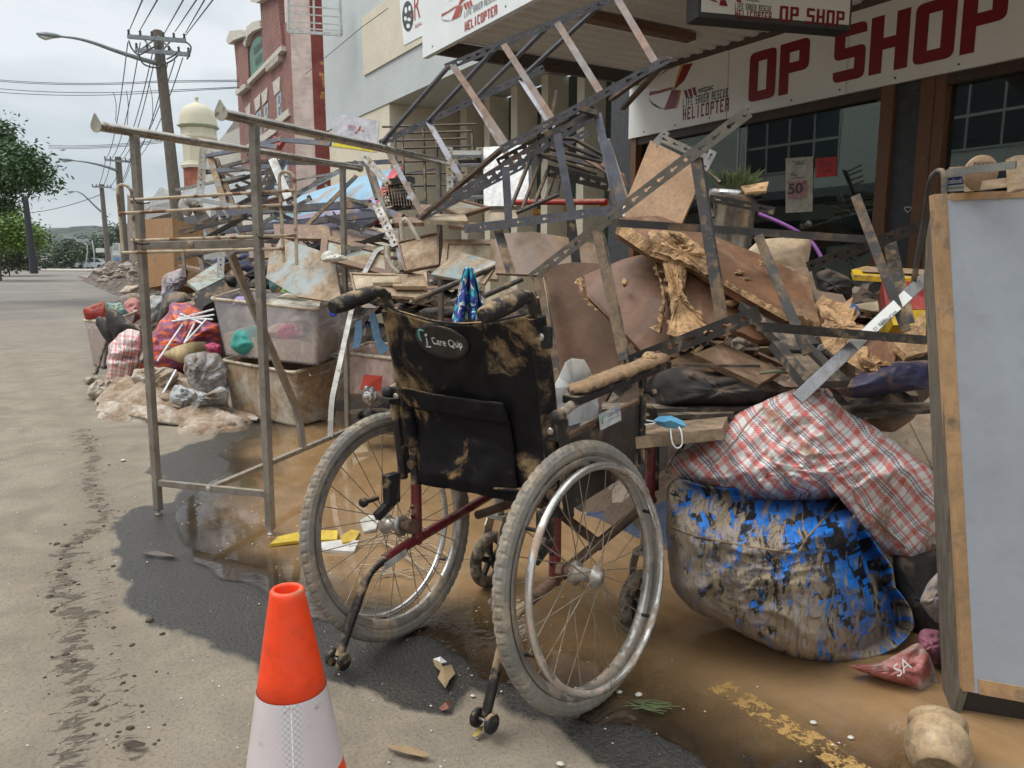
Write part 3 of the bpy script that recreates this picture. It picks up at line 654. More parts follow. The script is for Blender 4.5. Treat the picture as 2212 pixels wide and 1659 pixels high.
# bracket sign frame sticking out of the grey wall
fr_ = thing('sign_frame', 'empty white metal sign frame with horizontal rails projecting from the top of the grey wall', 'frame', A(680, 60, 14.5))
mb = MB(); Q = [A(623, -20, 14.6), A(733, -10, 14.2), A(737, 75, 14.2), A(623, 68, 14.6)]
STW = M('white_steel', (.5, .52, .5), .5, mud=.05)
for i in range(4): mb.bar(Q[i], Q[(i+1) % 4], .05, .05)
mb.bar(Q[0].lerp(Q[1], .5), Q[3].lerp(Q[2], .5), .03, .03); mb.build('outer_frame', STW, fr_)
mb = MB()
for k in (.35, .55, .75, .9): mb.bar(Q[0].lerp(Q[3], k), Q[1].lerp(Q[2], k), .02, .02)
mb.build('rail', STW, fr_)
mb = MB(); mb.tube([A(780, 60, 13), A(838, 18, 12)], .006, 5); mb.tube([A(660, 160, 16), A(780, 60, 13)], .006, 5); tag(mb.build('stay_cable', DGL), 'thin sagging cable running along the grey building wall', 'cable')

# ================================================================ RED BRICK BUILDING
def brick(name, col, mort, sc_=1.0, bump=.3, paint=None):
    m, t, b = new_mat(name); q = N(t); tc = q.n('ShaderNodeTexCoord').outputs['Object']; s = q.n('ShaderNodeSeparateXYZ', {0: tc})
    cmb = q.n('ShaderNodeCombineXYZ', {0: q.math('ADD', s.outputs[0], s.outputs[1]), 1: s.outputs[2]}).outputs[0]
    br = q.n('ShaderNodeTexBrick', {'Vector': cmb, 'Scale': 1.0, 'Mortar Size': .008, 'Brick Width': .24, 'Row Height': .085, 'Color1': (*col, 1), 'Color2': (*[c*.75 for c in col], 1), 'Mortar': (*mort, 1)})
    c = q.mix(q.step(q.noise(tc, 2.5, 6, .65), .35, .75), br.outputs[0], tuple(min(1, x*1.25+.03) for x in col))
    t.links.new(c, b.inputs['Base Color']); b.inputs['Roughness'].default_value = .85
    t.links.new(q.bump(br.outputs['Fac'], -bump, .01), b.inputs['Normal']); return m
BR = brick('red_brick', (.23, .095, .075), (.27, .19, .16)); PNK = brick('pink_painted_brick', (.66, .52, .46), (.6, .48, .42)); OXR = brick('oxide_red_painted_brick', (.2, .035, .025), (.17, .03, .02))
YBR = brick('yellow_worn_brick', (.42, .22, .04), (.2, .04, .02)); CW = M('cream_render', (.6, .55, .48), .8, mud=.02, bump=.08)
ht = thing('brick_building', 'tall red brick building with pink painted side wall and green panel in its parapet', 'building', (8, 21, 0))
YH = 18.6
mb = MB(); mb.aabb(5.4, 6.0, YH+.01, 24.2, 0, 6.5); front = mb.build('front_wall', BR, ht)
def hY(x, y): p = PX(x, y, 5.4); return p
mb = MB(); mb.aabb(5.4, 8.2, YH, YH+.4, 0, 8.2); mb.build('side_wall', PNK, ht)
rl = PY(680, 200, YH-.01); rr_ = PY(705, 200, YH-.01)
mb = MB(); mb.aabb(rl.x-.04, rl.x+2.5, YH-.012, YH-.002, 0, 8.0); mb.build('red_strip', OXR, ht)
y0, y1 = PY(690, 130, YH).z, PY(690, 245, YH).z
mb = MB(); random.seed(4)
for r in range(int((y0-y1)/.085)):
    z = y1+r*.085; x = rl.x+.1+random.random()*.15
    while x < rl.x+.75:
        L = random.choice((.11, .22, .22)); 
        if random.random() < .72: mb.aabb(x, x+L-.012, YH-.016, YH-.0125, z, z+.07)
        x += L
mb.build('worn_paint', YBR, ht)
# front parapet: piers, cornice, arched gable with green panel
c9 = lambda x, y: (493.7+.2381*x, .2381*y)
def f9(x, y, X=5.4): return PX(*c9(x, y), X)
def piece(pts, d0, d1, m_, nm): # pixel outline on the front plane, standing proud by d0 and d1 deep
    mb = MB(); L = [f9(x, y) for x, y in pts]; L = [V((5.4-d0, p.y, p.z)) for p in L]; mb.slab(L, d1, away=(1, 0, 0)); return mb.build(nm, m_, ht)
piece([(70,400),(190,360),(205,760),(110,840)], .06, .5, BR, 'pier'); piece([(315,40),(470,-40),(520,440),(350,600)], .08, .5, BR, 'pier')
piece([(190,420),(250,240),(320,210),(345,600),(215,770)], .0, .4, BR, 'gable')
piece([(40,380),(75,290),(190,280),(200,340),(110,375),(60,410)], .2, .5, CW, 'pier_cap'); piece([(275,30),(300,-30),(470,-90),(480,-40),(330,40)], .22, .5, CW, 'pier_cap')
piece([(170,400),(205,250),(260,205),(325,190),(335,260),(260,290),(215,330),(190,430)], .12, .3, CW, 'gable_coping')
grn = piece([(200,480),(225,390),(270,335),(325,335),(345,590),(215,720)], .03, .05, M('green_panel', (.10, .22, .15), .6, mud=0, var=.15), 'green_panel')
def f9t(s, x0, y0, x1, hp, m_):
    a = f9(x0, y0, 5.36); b2 = f9(x1, y0, 5.36); c2 = f9(x0, y0-hp, 5.36); return text(s, a, (0, -1, 0), (0, 0, 1), c2.z-a.z, m_, grn, width=abs(a.y-b2.y), bold=.03)
f9t("GLENN'S", 228, 500, 322, 70, DGL); f9t('FLATS', 245, 600, 305, 75, DGL)
piece([(110,830),(180,770),(205,770),(205,800),(115,870)], .15, .2, CW, 'cornice'); piece([(210,735),(520,420),(525,465),(215,770)], .12, .2, CW, 'cornice')
mb = MB()
for i in range(9):
    p = f9(380+i*13, 600-i*12); mb.aabb(5.28, 5.4, p.y-.06, p.y+.02, p.z-.14, p.z)
mb.build('dentils', CW, ht)
for (x0, yt, x1, yb) in ((410, 750, 478, 845), (305, 850, 362, 930), (242, 905, 298, 990), (160, 985, 208, 1060)):
    s = -(1.0)*(x1-x0)*.9
    piece([(x0, yt), (x1, yt-60), (x1-6, yb-20), (x0+14, yb+25)], .03, .1, CW, 'lintel')
for (x0, yt, x1, yb) in ((437, 850, 480, 1080), (322, 950, 360, 1180), (258, 1010, 298, 1290), (180, 1070, 210, 1300)):
    w_ = piece([(x0, yt+20), (x1, yt-20), (x1+8, yb-30), (x0+10, yb+10)], .012, .05, M('pale_window_glass', (.28, .32, .34), .2, mud=0, bump=0), 'window')
    p = f9(x0+5, yt+30); p2 = f9(x1+3, yb-30); mid_ = (p.y+p2.y)/2
    mb = MB(); mb.aabb(5.36, 5.389, mid_-.03, mid_+.03, p2.z, p.z); zz = (p.z+p2.z)/2; mb.aabb(5.37, 5.3905, p2.y, p.y, zz-.04, zz+.04); mb.build('window_bar', STW, ht)
piece([(440,1085),(560,985),(565,1050),(445,1150)], .05, .1, CW, 'sill_band'); piece([(160,1330),(440,1140),(445,1200),(165,1400)], .05, .1, CW, 'sill_band')
def proj(p):
    v_ = V(p)-EY; d = v_.dot(FW); return (CX0+FPX*v_.dot(RT)/d, CY0-FPX*v_.dot(UP)/d, d)
def onlineX(p, q, x):                                         # the point of the line p-q that is seen in column x
    lo, hi = -3.0, 4.0; f = lambda t: proj(V(p)+(V(q)-V(p))*t)[0]-x
    best = min((abs(f(k/400*7-3)), k/400*7-3) for k in range(401) if (V(p)+(V(q)-V(p))*(k/400*7-3)-EY).dot(FW) > .2)[1]
    a_, b_ = best-.02, best+.02
    for _ in range(30):
        c_ = (a_+b_)/2
        if f(a_)*f(c_) <= 0: b_ = c_
        else: a_ = c_
    return V(p)+(V(q)-V(p))*((a_+b_)/2)
def smooth(pts, k=6):                                         # rounded path through points
    pts = [V(p) for p in pts]; out = []
    P_ = [pts[0]*2-pts[1]]+pts+[pts[-1]*2-pts[-2]]
    for i in range(1, len(P_)-2):
        for j in range(k):
            t_ = j/k; a, b, c, d = P_[i-1:i+3]
            out.append(.5*((2*b)+(c-a)*t_+(2*a-5*b+4*c-d)*t_*t_+(-a+3*b-3*c+d)*t_**3))
    return out+[pts[-1]]
def bend(pts, r=.04, k=5):                                    # straight runs with rounded corners
    pts = [V(p) for p in pts]; out = [pts[0]]
    for i in range(1, len(pts)-1):
        a, b, c = pts[i-1:i+2]; ra = min(r, (a-b).length*.45); rc = min(r, (c-b).length*.45)
        s0 = b+(a-b).normalized()*ra; s1 = b+(c-b).normalized()*rc
        for j in range(k+1): t_ = j/k; out.append((1-t_)**2*s0+2*(1-t_)*t_*b+t_*t_*s1)
    return out+[pts[-1]]
# ================================================================ WHEELCHAIR
MUD2 = (.31, .215, .125)
BLKP = M('black_painted_tube', (.012, .012, .014), .35, mud=.34, ms=14, mudcol=MUD2, bump=.1, top=.5, film=.06)
BRNP = M('mud_coated_tube', (.03, .018, .014), .5, mud=.62, ms=18, mudcol=(.13, .075, .045), bump=.15)
REDP = M('maroon_frame_paint', (.13, .006, .014), .25, mud=.3, ms=16, mudcol=(.2, .12, .08), clear=.3)
CHR = M('brushed_alloy', (.52, .5, .46), .3, metal=.85, mud=.36, ms=12, mudcol=(.3, .22, .15), bump=.06)
CHR2 = M('hand_rim_alloy', (.68, .66, .62), .2, metal=.9, mud=.3, ms=7, mudcol=(.36, .25, .17), bump=.04)
TYR = M('muddy_grey_tyre', (.21, .195, .17), .8, spk=.3, mud=.42, ms=12, mudcol=(.29, .235, .17), bump=.3, bs=90, var=.2)
SPK = M('spoke_steel', (.3, .26, .2), .4, metal=.6, mud=.4, ms=20, mudcol=(.22, .15, .09))
RUB = M('black_rubber', (.018, .018, .02), .55, mud=.27, ms=16, mudcol=MUD2, bump=.2, top=.4, film=.05, spec=.3)
FAB = M('black_nylon', (.0065, .0065, .009), .6, mud=.36, ms=6.5, mudcol=(.27, .185, .10), bump=.25, bs=400, top=.2, bd=.002, sharp=.07, film=.03, spec=.2)
FABP = M('black_nylon_pocket', (.0075, .0075, .011), .65, mud=.3, ms=7, mudcol=(.27, .17, .08), bump=.25, bs=420, top=.5, bd=.002, sharp=.05, film=.03, spec=.2)
PADM = M('muddy_arm_pad', (.02, .018, .017), .6, mud=.58, ms=14, mudcol=(.27, .165, .085), bump=.3, top=.8)
CH = V((.782, 1.568, 0)); FD = V((.929, .37, 0)).normalized(); LF = V((-FD.y, FD.x, 0)); ZZ = V((0, 0, 1))
def Wc(u, w_, z): return CH + FD*u + LF*w_ + ZZ*z
wc = thing('wheelchair', 'mud-streaked black folding wheelchair with maroon frame, seen from behind', 'wheelchair', CH)
def wheel(cen, hd, camb, outb):
    f = V((math.cos(hd), math.sin(hd), 0)); l = V((-f.y, f.x, 0)); up = (ZZ*math.cos(camb) + l*math.sin(camb)); ax = f.cross(up)*-1
    if ax.dot(l) < 0: ax = -ax
    o = ax*outb; c = V(cen)
    ring = lambda R, off=0, n_=72: [c + o*off + f*(R*math.cos(a)) + up*(R*math.sin(a)) for a in np.linspace(0, 2*math.pi, n_, endpoint=False)]
    w0 = MB(); pr_ = [(.262, -.012), (.272, -.0175), (.287, -.0175), (.298, -.012), (.3025, -.005), (.3045, 0), (.3025, .005), (.298, .012), (.287, .0175), (.272, .0175), (.262, .012)]
    n_ = 288; vs = []; 
    for k in range(n_):
        a = 2*math.pi*k/n_
        for (R, h_) in pr_:
            dR = 0
            if R > .296: dR = -.0032 if (k + (2 if h_ < .0 else 0)) % 4 == 0 and abs(h_) > .002 else 0
            if .28 < R < .296: dR = 0
            vs.append(c + (f*math.cos(a)+up*math.sin(a))*((R-.3045)*.84+.3045+dR) + o*h_*.88)
    K = len(pr_); fs = [(k*K+j, ((k+1) % n_)*K+j, ((k+1) % n_)*K+j+1, k*K+j+1) for k in range(n_) for j in range(K-1)]
    w0.add(vs, fs, None, False); tyre = w0.build('wheel', TYR, wc)
    mb = MB(); vs = []; n_ = 96; pr_ = [(.268, -.013), (.262, -.0125), (.248, -.008), (.246, 0), (.248, .008), (.262, .0125), (.268, .013)]
    K = len(pr_)
    for k in range(n_):
        a = 2*math.pi*k/n_
        for (R, h_) in pr_: vs.append(c+(f*math.cos(a)+up*math.sin(a))*R + o*h_)
    mb.add(vs, [(k*K+j, ((k+1) % n_)*K+j, ((k+1) % n_)*K+j+1, k*K+j+1) for k in range(n_) for j in range(K-1)], None, True)
    mb.build('rim', CHR, tyre)
    mb = MB(); mb.tube(ring(.248, .042), .0088, 10, closed=True); mb.build('hand_rim', CHR2, tyre)
    for k in range(6):
        a = 2*math.pi*(k+.35)/6; e = f*math.cos(a)+up*math.sin(a); mb = MB(); mb.tube([c+e*.254+o*.004, c+e*.25+o*.038], .0045, 8); mb.build('rim_bracket', RUB, tyre)
    mb = MB(); mb.lathe(c, o, [(0, -.034), (.014, -.034), (.028, -.032), (.028, -.028), (.017, -.024), (.016, .022), (.027, .026), (.027, .031), (.013, .033), (.012, .04), (0, .041)], 20); mb.build('hub', CHR, tyre)
    mb = MB(); NS = 28
    for k in range(NS):
        a = 2*math.pi*k/NS; side = 1 if k % 2 else -1; tw = .55 if (k//2) % 2 else -.55; a2 = a+tw
        p = c+(f*math.cos(a2)+up*math.sin(a2))*.026+o*(.029*side); q_ = c+(f*math.cos(a)+up*math.sin(a))*.249
        mb.tube([p, q_], .0013, 5, cap=False)
    mb.build('spokes', SPK, tyre); mb = MB(); random.seed(3)
    return tyre, o
RC = V((1.002, 1.319, .305*math.cos(.123))); LC = V((.763, 1.861, .305*math.cos(.138)))
wR, oR = wheel(RC, .295, .123, -1); wL, oL = wheel(LC, .375, .138, 1)
for c, o in ((RC, oR), (LC, oL)):
    mb = MB(); mb.tube([c-o*.02, c-o*.075], .013, 12); mb.lathe(c-o*.06, -o, [(.0, -.002), (.021, -.002), (.021, .016), (0, .016)], 8, False); mb.build('axle', BRNP, wc)
for s in (1, -1):
    w_ = .222*s
    cane = bend([Wc(.028, w_, .925), Wc(.045, w_, .87), Wc(.079, w_, .728), Wc(.112, w_, .53), Wc(.12, w_, .41)], .03)
    mb = MB(); mb.tube(cane, .0125, 12); back_tube = mb.build('back_tube', BLKP, wc)
    mb = MB(); mb.tube([Wc(.12, w_, .42), Wc(.12, w_, .255)], .0145, 14); mb.build('upright_tube', REDP, wc)
    mb = MB()
    for z in (.36, .335, .31): mb.lathe(Wc(.106, w_, z), -FD, [(0, 0), (.006, 0), (.006, .003), (0, .004)], 8)
    mb.build('plug', RUB, wc)
    gpth = bend([Wc(.034, w_, .895), Wc(.018, w_, .932), Wc(-.045, w_, .925), Wc(-.142, w_, .897)], .03, 6)
    mb = MB(); mb.tube(gpth[:9], .0135, 12)
    g0, g1 = gpth[7], gpth[-1]; mb.build('handle_bend', BLKP, wc)
    mb = MB(); n_ = 34; rs_ = []; pp = []
    for i in range(n_+1):
        t_ = i/n_; rr_ = .0165 + .0035*math.sin(t_*math.pi)**.7
        if .12 < t_ < .8: rr_ += .0011*(1 if i % 2 else -1)
        if i in (0, n_): rr_ *= .8
        pp.append(g0.lerp(g1, t_)); rs_.append(rr_)
    mb.tube(pp, .02, 16, rs=rs_); mb.build('hand_grip', RUB, wc)
    # lower side tube running back to the anti-tip wheels
    mb = MB(); mb.tube([Wc(.62, w_, .335), Wc(.12, w_, .266), Wc(-.0, w_, .247)], .0135, 12); lo = mb.build('lower_tube', BRNP if s < 0 else REDP, wc)
    tipu = -.158 if s > 0 else -.14
    mb = MB(); mb.tube(bend([Wc(.03, w_, .251), Wc(-.045, w_, .238), Wc(-.075, w_, .2), Wc(tipu, w_, .05)], .035), .0115, 12); ar = mb.build('anti_tip_bar', BLKP, wc)
    for e in (-1, 1):
        mb = MB(); mb.lathe(Wc(tipu-.004, w_+e*.019, .042), LF*e, [(0, -.006), (.019, -.006), (.0215, -.003), (.0215, .004), (.019, .007), (.009, .006), (.007, .009), (0, .009)], 18); mb.build('anti_tip_wheel', RUB, wc)
    mb = MB(); mb.tube([Wc(tipu-.004, w_-.02, .042), Wc(tipu-.004, w_+.02, .042)], .004, 6); mb.build('anti_tip_axle', CHR, wc)
    # seat rail, front upright, footrest hanger
    mb = MB(); mb.tube([Wc(.1, w_, .475), Wc(.62, w_, .505)], .0125, 12); mb.build('seat_rail', BRNP, wc)
    mb = MB(); mb.tube([Wc(.6, w_, .5), Wc(.605, w_, .22)], .0135, 12); mb.build('front_tube', REDP, wc)
    mb = MB(); mb.tube(bend([Wc(.48, w_, .56), Wc(.50, w_, .605), Wc(.60, w_, .605), Wc(.625, w_, .54), Wc(.63, w_, .36)], .04), .0115, 12); hg = mb.build('footrest_hanger', BLKP, wc)
    # caster
    cw = .255*s; cu = .475
    mb = MB(); cc = Wc(cu, cw, .088); ring = [cc+FD*(.07*math.cos(a))+ZZ*(.07*math.sin(a)) for a in np.linspace(0, 2*math.pi, 40, endpoint=False)]
    mb.tube(ring, .0185, 12, closed=True); cst = mb.build('caster_wheel', M('mud_caked_caster', (.05, .045, .04), .8, mud=.62, ms=22, mudcol=(.25, .2, .14), bump=.9, bs=45, bd=.012) if s > 0 else bpy.data.materials['mud_caked_caster'], wc)
    mb = MB(); mb.lathe(cc-LF*.018, LF, [(0, 0), (.016, 0), (.016, .036), (0, .036)], 12)
    for k in range(5):
        a = 2*math.pi*k/5+.3; e = FD*math.cos(a)+ZZ*math.sin(a); mb.bar(cc+e*.012, cc+e*.056, .014, .012, up=LF)
    mb.build('caster_spokes', RUB, cst)
    mb = MB()
    for e in (-1, 1): mb.slab([cc+LF*(e*.027)+FD*x+ZZ*z for x, z in ((-.012, -.012), (.012, -.012), (.05, .09), (.065, .12), (.03, .13), (.01, .1))], .004, away=LF*e)
    mb.box(cc+FD*.045+ZZ*.128, FD, LF, ZZ, .022, .031, .006); mb.build('caster_fork', CHR, wc)
    mb = MB(); mb.lathe(cc+FD*.045+ZZ*.13, ZZ, [(.0, 0), (.017, 0), (.017, .085), (.0145, .088), (.0145, .1), (0, .102)], 16); mb.build('caster_housing', CHR, wc)
    mb = MB(); mb.bar(cc+FD*.05+ZZ*.18, Wc(.6, w_, .3), .03, .02); mb.bar(cc+FD*.05+ZZ*.21, Wc(.6, w_, .34), .02, .012); mb.build('caster_bracket', REDP, wc)
    # armrest: pad, rail, posts, skirt guard
    aw_ = .262*s
    mb = MB(); mb.tube(bend([Wc(.075, aw_, .672), Wc(.14, aw_, .69), Wc(.5, aw_, .722)], .02), .0115, 12); mb.build('arm_rail', CHR, wc)
    mb = MB(); mb.lathe(Wc(.06, aw_, .668), -FD, [(0, -.02), (.0145, -.02), (.016, -.012), (.016, .0), (.012, .006), (0, .008)], 14); mb.build('arm_end_cap', RUB, wc)
    mb = MB(); N_ = 22; vs = []; pf = [(-.026, 0), (-.029, .008), (-.027, .018), (-.018, .026), (0, .029), (.018, .026), (.027, .018), (.029, .008), (.026, 0)]
    for i in range(N_+1):
        t_ = i/N_; u = .125+.455*t_; sc_ = max(.15, min(1, math.sqrt(max(0, 1-(1-min(t_, 1-t_)/.06)**2)) if min(t_, 1-t_) < .06 else 1)); zz = .708+.032*t_
        for (a, h_) in pf: vs.append(Wc(u, aw_+a*sc_, zz+h_*.8*(.4+.6*sc_)+.003*noise.noise((u*30, a*30, s*1.0))))
    K = len(pf); fs = [(i*K+j, (i+1)*K+j, (i+1)*K+(j+1) % K, i*K+(j+1) % K) for i in range(N_) for j in range(K)]
    mb.add(vs, fs, None, True); mb.add(vs[:K], [list(range(K))]); mb.add(vs[-K:], [list(range(K))[::-1]]); pad = mb.build('arm_pad', PADM, wc)
    mb = MB(); mb.box(Wc(.35, aw_, .713), (FD*.455+ZZ*.032), LF, ZZ, .232, .024, .009); mb.build('pad_base', RUB, wc, bevel=.003)
    mb = MB(); mb.tube([Wc(.085, aw_, .66), Wc(.115, aw_-.0*s, .43)], .0125, 12); mb.build('arm_post', BLKP, wc)
    mb = MB(); mb.tube([Wc(.46, aw_, .715), Wc(.46, aw_, .48)], .0115, 12); mb.build('arm_post', BLKP, wc)
    mb = MB(); mb.tube([Wc(.46, aw_, .672), Wc(.445, aw_-.04, .672)], .006, 10); mb.lathe(Wc(.445, aw_-.035, .672), -LF, [(0, -.004), (.011, 0), (.011, .008), (0, .012)], 12); mb.build('adjust_knob', RUB, wc)
    mb = MB(); mb.slab([Wc(u, aw_-.008*s, z) for u, z in ((.1, .61), (.46, .645), (.46, .47), (.11, .44))], .006, away=LF*s); sk = mb.build('skirt_guard', M('black_plastic_panel', (.012, .012, .013), .4, mud=.3, ms=7, mudcol=MUD2) if s > 0 else bpy.data.materials['black_plastic_panel'], wc)
    mb = MB(); mb.bar(Wc(.1, aw_-.008*s, .612), Wc(.46, aw_-.008*s, .647), .014, .01); mb.build('guard_rail', BRNP, sk)
    if s < 0:
        st = MB(); S0 = [(1293, 896), (1340, 872), (1342, 908), (1297, 930)]
        def onK(x, y):
            r = ray(x, y); P0 = Wc(0, aw_+.0-.0085, 0); t_ = (P0-EY).dot(LF)/r.dot(LF); return EY+r*t_
        ps = [onK(x, y) for x, y in S0]; st.slab(ps, .0008, away=LF); skl = st.build('maker_label', M('label_white', (.55, .56, .55), .5, mud=.12), sk)
        xd = (ps[1]-ps[0]).normalized(); H_ = (ps[0]-ps[3]).length; W_ = (ps[1]-ps[0]).length; ud = ZZ
        text('Care Quip', ps[3]+xd*(W_*.28)+ZZ*H_*.52, xd, ud, H_*.3, M('navy_print', (.03, .06, .22), .5, mud=0), skl, width=W_*.66, ext=.0018)
        text('wheelchair service', ps[3]+xd*(W_*.28)+ZZ*H_*.32, xd, ud, H_*.1, bpy.data.materials['navy_print'], skl, width=W_*.6, ext=.0018)
        mb = MB(); c_ = ps[3]+xd*(W_*.15)+ZZ*H_*.55-LF*.0018
        for a0, a1, mm_ in ((70, 250, 'teal'),):
            pts_ = [c_+xd*(W_*.1*math.cos(rad(a)))+ZZ*(H_*.25*math.sin(rad(a))) for a in range(a0, a1, 15)]; mb.tube(pts_, .0012, 4)
        mb.build('swirl_mark', M('teal_print', (.08, .42, .3), .5, mud=0), skl)
# back upholstery
n1, n2 = 44, 56; vs = []; uv = []
def backP(a, c):       # a across 0 left..1 right, c down 0..1
    w_ = .222-.444*a; sag = .02*math.sin(math.pi*a)
    z = .892-.44*c - sag*(1-c)**2*1.6; cu = .041+.098*(.892-z)/.36 if z > .53 else .139-.0*z
    cu = min(cu, .128)
    belly = (-.018+.05*c)*math.sin(math.pi*a)
    wr = .010*noise.fractal((a*3, c*3.2, 2), 1.0, 2.0, 4) + .006*(1-2*abs(noise.noise((a*5+c*4, c*3-a*3, 7))))
    wr *= math.sin(math.pi*min(1, max(0, a)))**.4
    return Wc(cu - .014 + belly + wr, w_, z)
for j in range(n2+1):
    for i in range(n1+1): vs.append(backP(i/n1, j/n2)); 
mb = MB(); fs = [(j*(n1+1)+i, j*(n1+1)+i+1, (j+1)*(n1+1)+i+1, (j+1)*(n1+1)+i) for j in range(n2) for i in range(n1)]
mb.add(vs, fs, None, True); bk = mb.build('backrest', FAB, wc); sm = bk.modifiers.new('t', 'SOLIDIFY'); sm.thickness = .004
for s in (1, -1):    # sleeves round the canes
    mb = MB(); mb.tube(bend([Wc(.04, .222*s, .885), Wc(.079, .222*s, .728), Wc(.112, .222*s, .53)], .03, 8), .0195, 14, sq=1.15); mb.build('sleeve', FAB, bk)
mb = MB(); mb.tube([backP(i/24, 0)+ZZ*.001 for i in range(1, 24)], .0035, 8); mb.build('top_hem', FABP, bk)
BN = -FD
# pocket: flap and bag
def sheet(fn, a0, a1, c0, c1, off, ni, nj, nm, mt, par, th=.003, bulge=0, seed=0):
    vs = []
    for j in range(nj+1):
        for i in range(ni+1):
            a = a0+(a1-a0)*i/ni; c = c0+(c1-c0)*j/nj; e = math.sin(math.pi*i/ni)**.6 if bulge else 0
            g = min(j/nj, 1)
            vs.append(fn(a, c)+BN*(off+bulge*e*g**.6*(1.0 if j < nj*.85 else (nj-j)/(nj*.15)) + .0035*noise.fractal((a*7+seed, c*7, seed), 1.0, 2.0, 4)))
    m_ = MB(); m_.add(vs, [(j*(ni+1)+i, j*(ni+1)+i+1, (j+1)*(ni+1)+i+1, (j+1)*(ni+1)+i) for j in range(nj) for i in range(ni)], None, True)
    o = m_.build(nm, mt, par); sd__ = o.modifiers.new('t', 'SOLIDIFY'); sd__.thickness = th; return o
pk_ = sheet(lambda a, c: backP(a, c) if c < .97 else backP(a, .97)-ZZ*.44*(c-.97), .05, .74, .52, 1.06, .010, 30, 28, 'back_pocket', FABP, bk, bulge=.022, seed=3)
sheet(lambda a, c: backP(a, c), .04, .76, .46, .585, .024, 30, 8, 'pocket_flap', FABP, bk, seed=9)
# oval patch with the maker's name
mb = MB(); pc = lambda a, c, o=.004: backP(a, c)+BN*o
cx_, cy_, rx_, ry_ = .395, .125, .185, .105
ringp = [pc(cx_+rx_*math.cos(t_), cy_+ry_*math.sin(t_), .0075) for t_ in np.linspace(0, 2*math.pi, 36, endpoint=False)]
n_r = 6; vs = [pc(cx_, cy_, .008)]
for r in range(1, n_r+1):
    for k in range(36): t_ = 2*math.pi*k/36; vs.append(pc(cx_+rx_*r/n_r*math.cos(t_), cy_+ry_*r/n_r*math.sin(t_), .008))
fs = [(0, 1+k, 1+(k+1) % 36) for k in range(36)] + [(1+(r-1)*36+k, 1+r*36+k, 1+r*36+(k+1) % 36, 1+(r-1)*36+(k+1) % 36) for r in range(1, n_r) for k in range(36)]
mb.add(vs, fs, None, True); pt = mb.build('oval_patch', M('clean_black_nylon', (.007, .007, .01), .6, mud=.1, ms=8, mudcol=MUD2, bs=400), bk); pt.modifiers.new('t', 'SOLIDIFY').thickness = .002
mb = MB(); mb.tube(ringp, .0014, 5, closed=True); mb.build('patch_hem', RUB, pt)
STW2 = M('embroidery_white', (.6, .62, .6), .7, mud=.05); TEAL = M('embroidery_teal', (.12, .4, .36), .7, mud=.05)
def drape_text(s, a0, a1, c_base, hgt, m_, par, bold=.01):
    cu = bpy.data.curves.new('t', 'FONT'); cu.body = s; cu.offset = bold; cu.resolution_u = 3; ob = bpy.data.objects.new('t', cu); C.objects.link(ob); me = bpy.data.meshes.new_from_object(ob)
    vs = [v_.co.copy() for v_ in me.vertices]; fs = [list(p.vertices) for p in me.polygons]; bpy.data.objects.remove(ob); bpy.data.curves.remove(cu); bpy.data.meshes.remove(me)
    x0, x1 = min(p.x for p in vs), max(p.x for p in vs); y1 = .73
    mb = MB(); mb.add([pc(a0+(a1-a0)*(p.x-x0)/(x1-x0), c_base-hgt*p.y/y1, .0125) for p in vs], fs); return mb.build('lettering', m_, par)
drape_text('Care Quip', .325, .545, .145, .047, STW2, pt)
mb = MB(); mb.tube([pc(.27+.03*math.cos(rad(a)), .112-.042*math.sin(rad(a)), .0105) for a in range(60, 235, 12)], .0026, 6, rs=[.0012+.0022*math.sin(i/14*math.pi) for i in range(15)]); mb.build('swirl_mark', TEAL, pt)
mb = MB(); mb.tube([pc(.287, .115, .0105), pc(.287, .155, .0105), pc(.275, .172, .0105), pc(.308, .168, .0105)], .0018, 6); mb.lathe(pc(.289, .097, .0105), BN, [(.004, 0), (.004, .001), (0, .001)], 10); mb.build('swirl_mark', STW2, pt)
# bracket plate and screw at the right shoulder, clamps
for (x, z_, w_) in ((.06, .842, -.235), (.1, .63, -.235), (.09, .66, .235)):
    mb = MB(); p = Wc(x-.014, w_, z_); mb.box(p, FD, LF, ZZ, .008, .022, .024); bp = mb.build('back_bracket', RUB, wc, bevel=.004)
    mb = MB(); mb.lathe(p-FD*.008, -FD, [(.009, 0), (.009, .003), (.004, .005), (0, .004)], 14); mb.build('screw', CHR, bp)
# seat, cross brace
mb = MB(); vs = []
for j in range(13):
    for i in range(13): vs.append(Wc(.12+.4*j/12, .215-.43*i/12, .485+.02*j/12-.03*math.sin(math.pi*i/12)))
mb.add(vs, [(j*13+i, j*13+i+1, (j+1)*13+i+1, (j+1)*13+i) for j in range(12) for i in range(12)], None, True); stt = mb.build('seat', FABP, wc); stt.modifiers.new('t', 'SOLIDIFY').thickness = .01
for s in (1, -1):
    mb = MB(); mb.tube([Wc(.36, .21*s, .47), Wc(.36, -.21*s, .27)], .0125, 12); mb.build('cross_brace', BRNP, wc)
mb = MB(); mb.box(Wc(.36, 0, .37), FD, LF, ZZ, .02, .03, .03); mb.build('brace_pivot', BRNP, wc, bevel=.005)
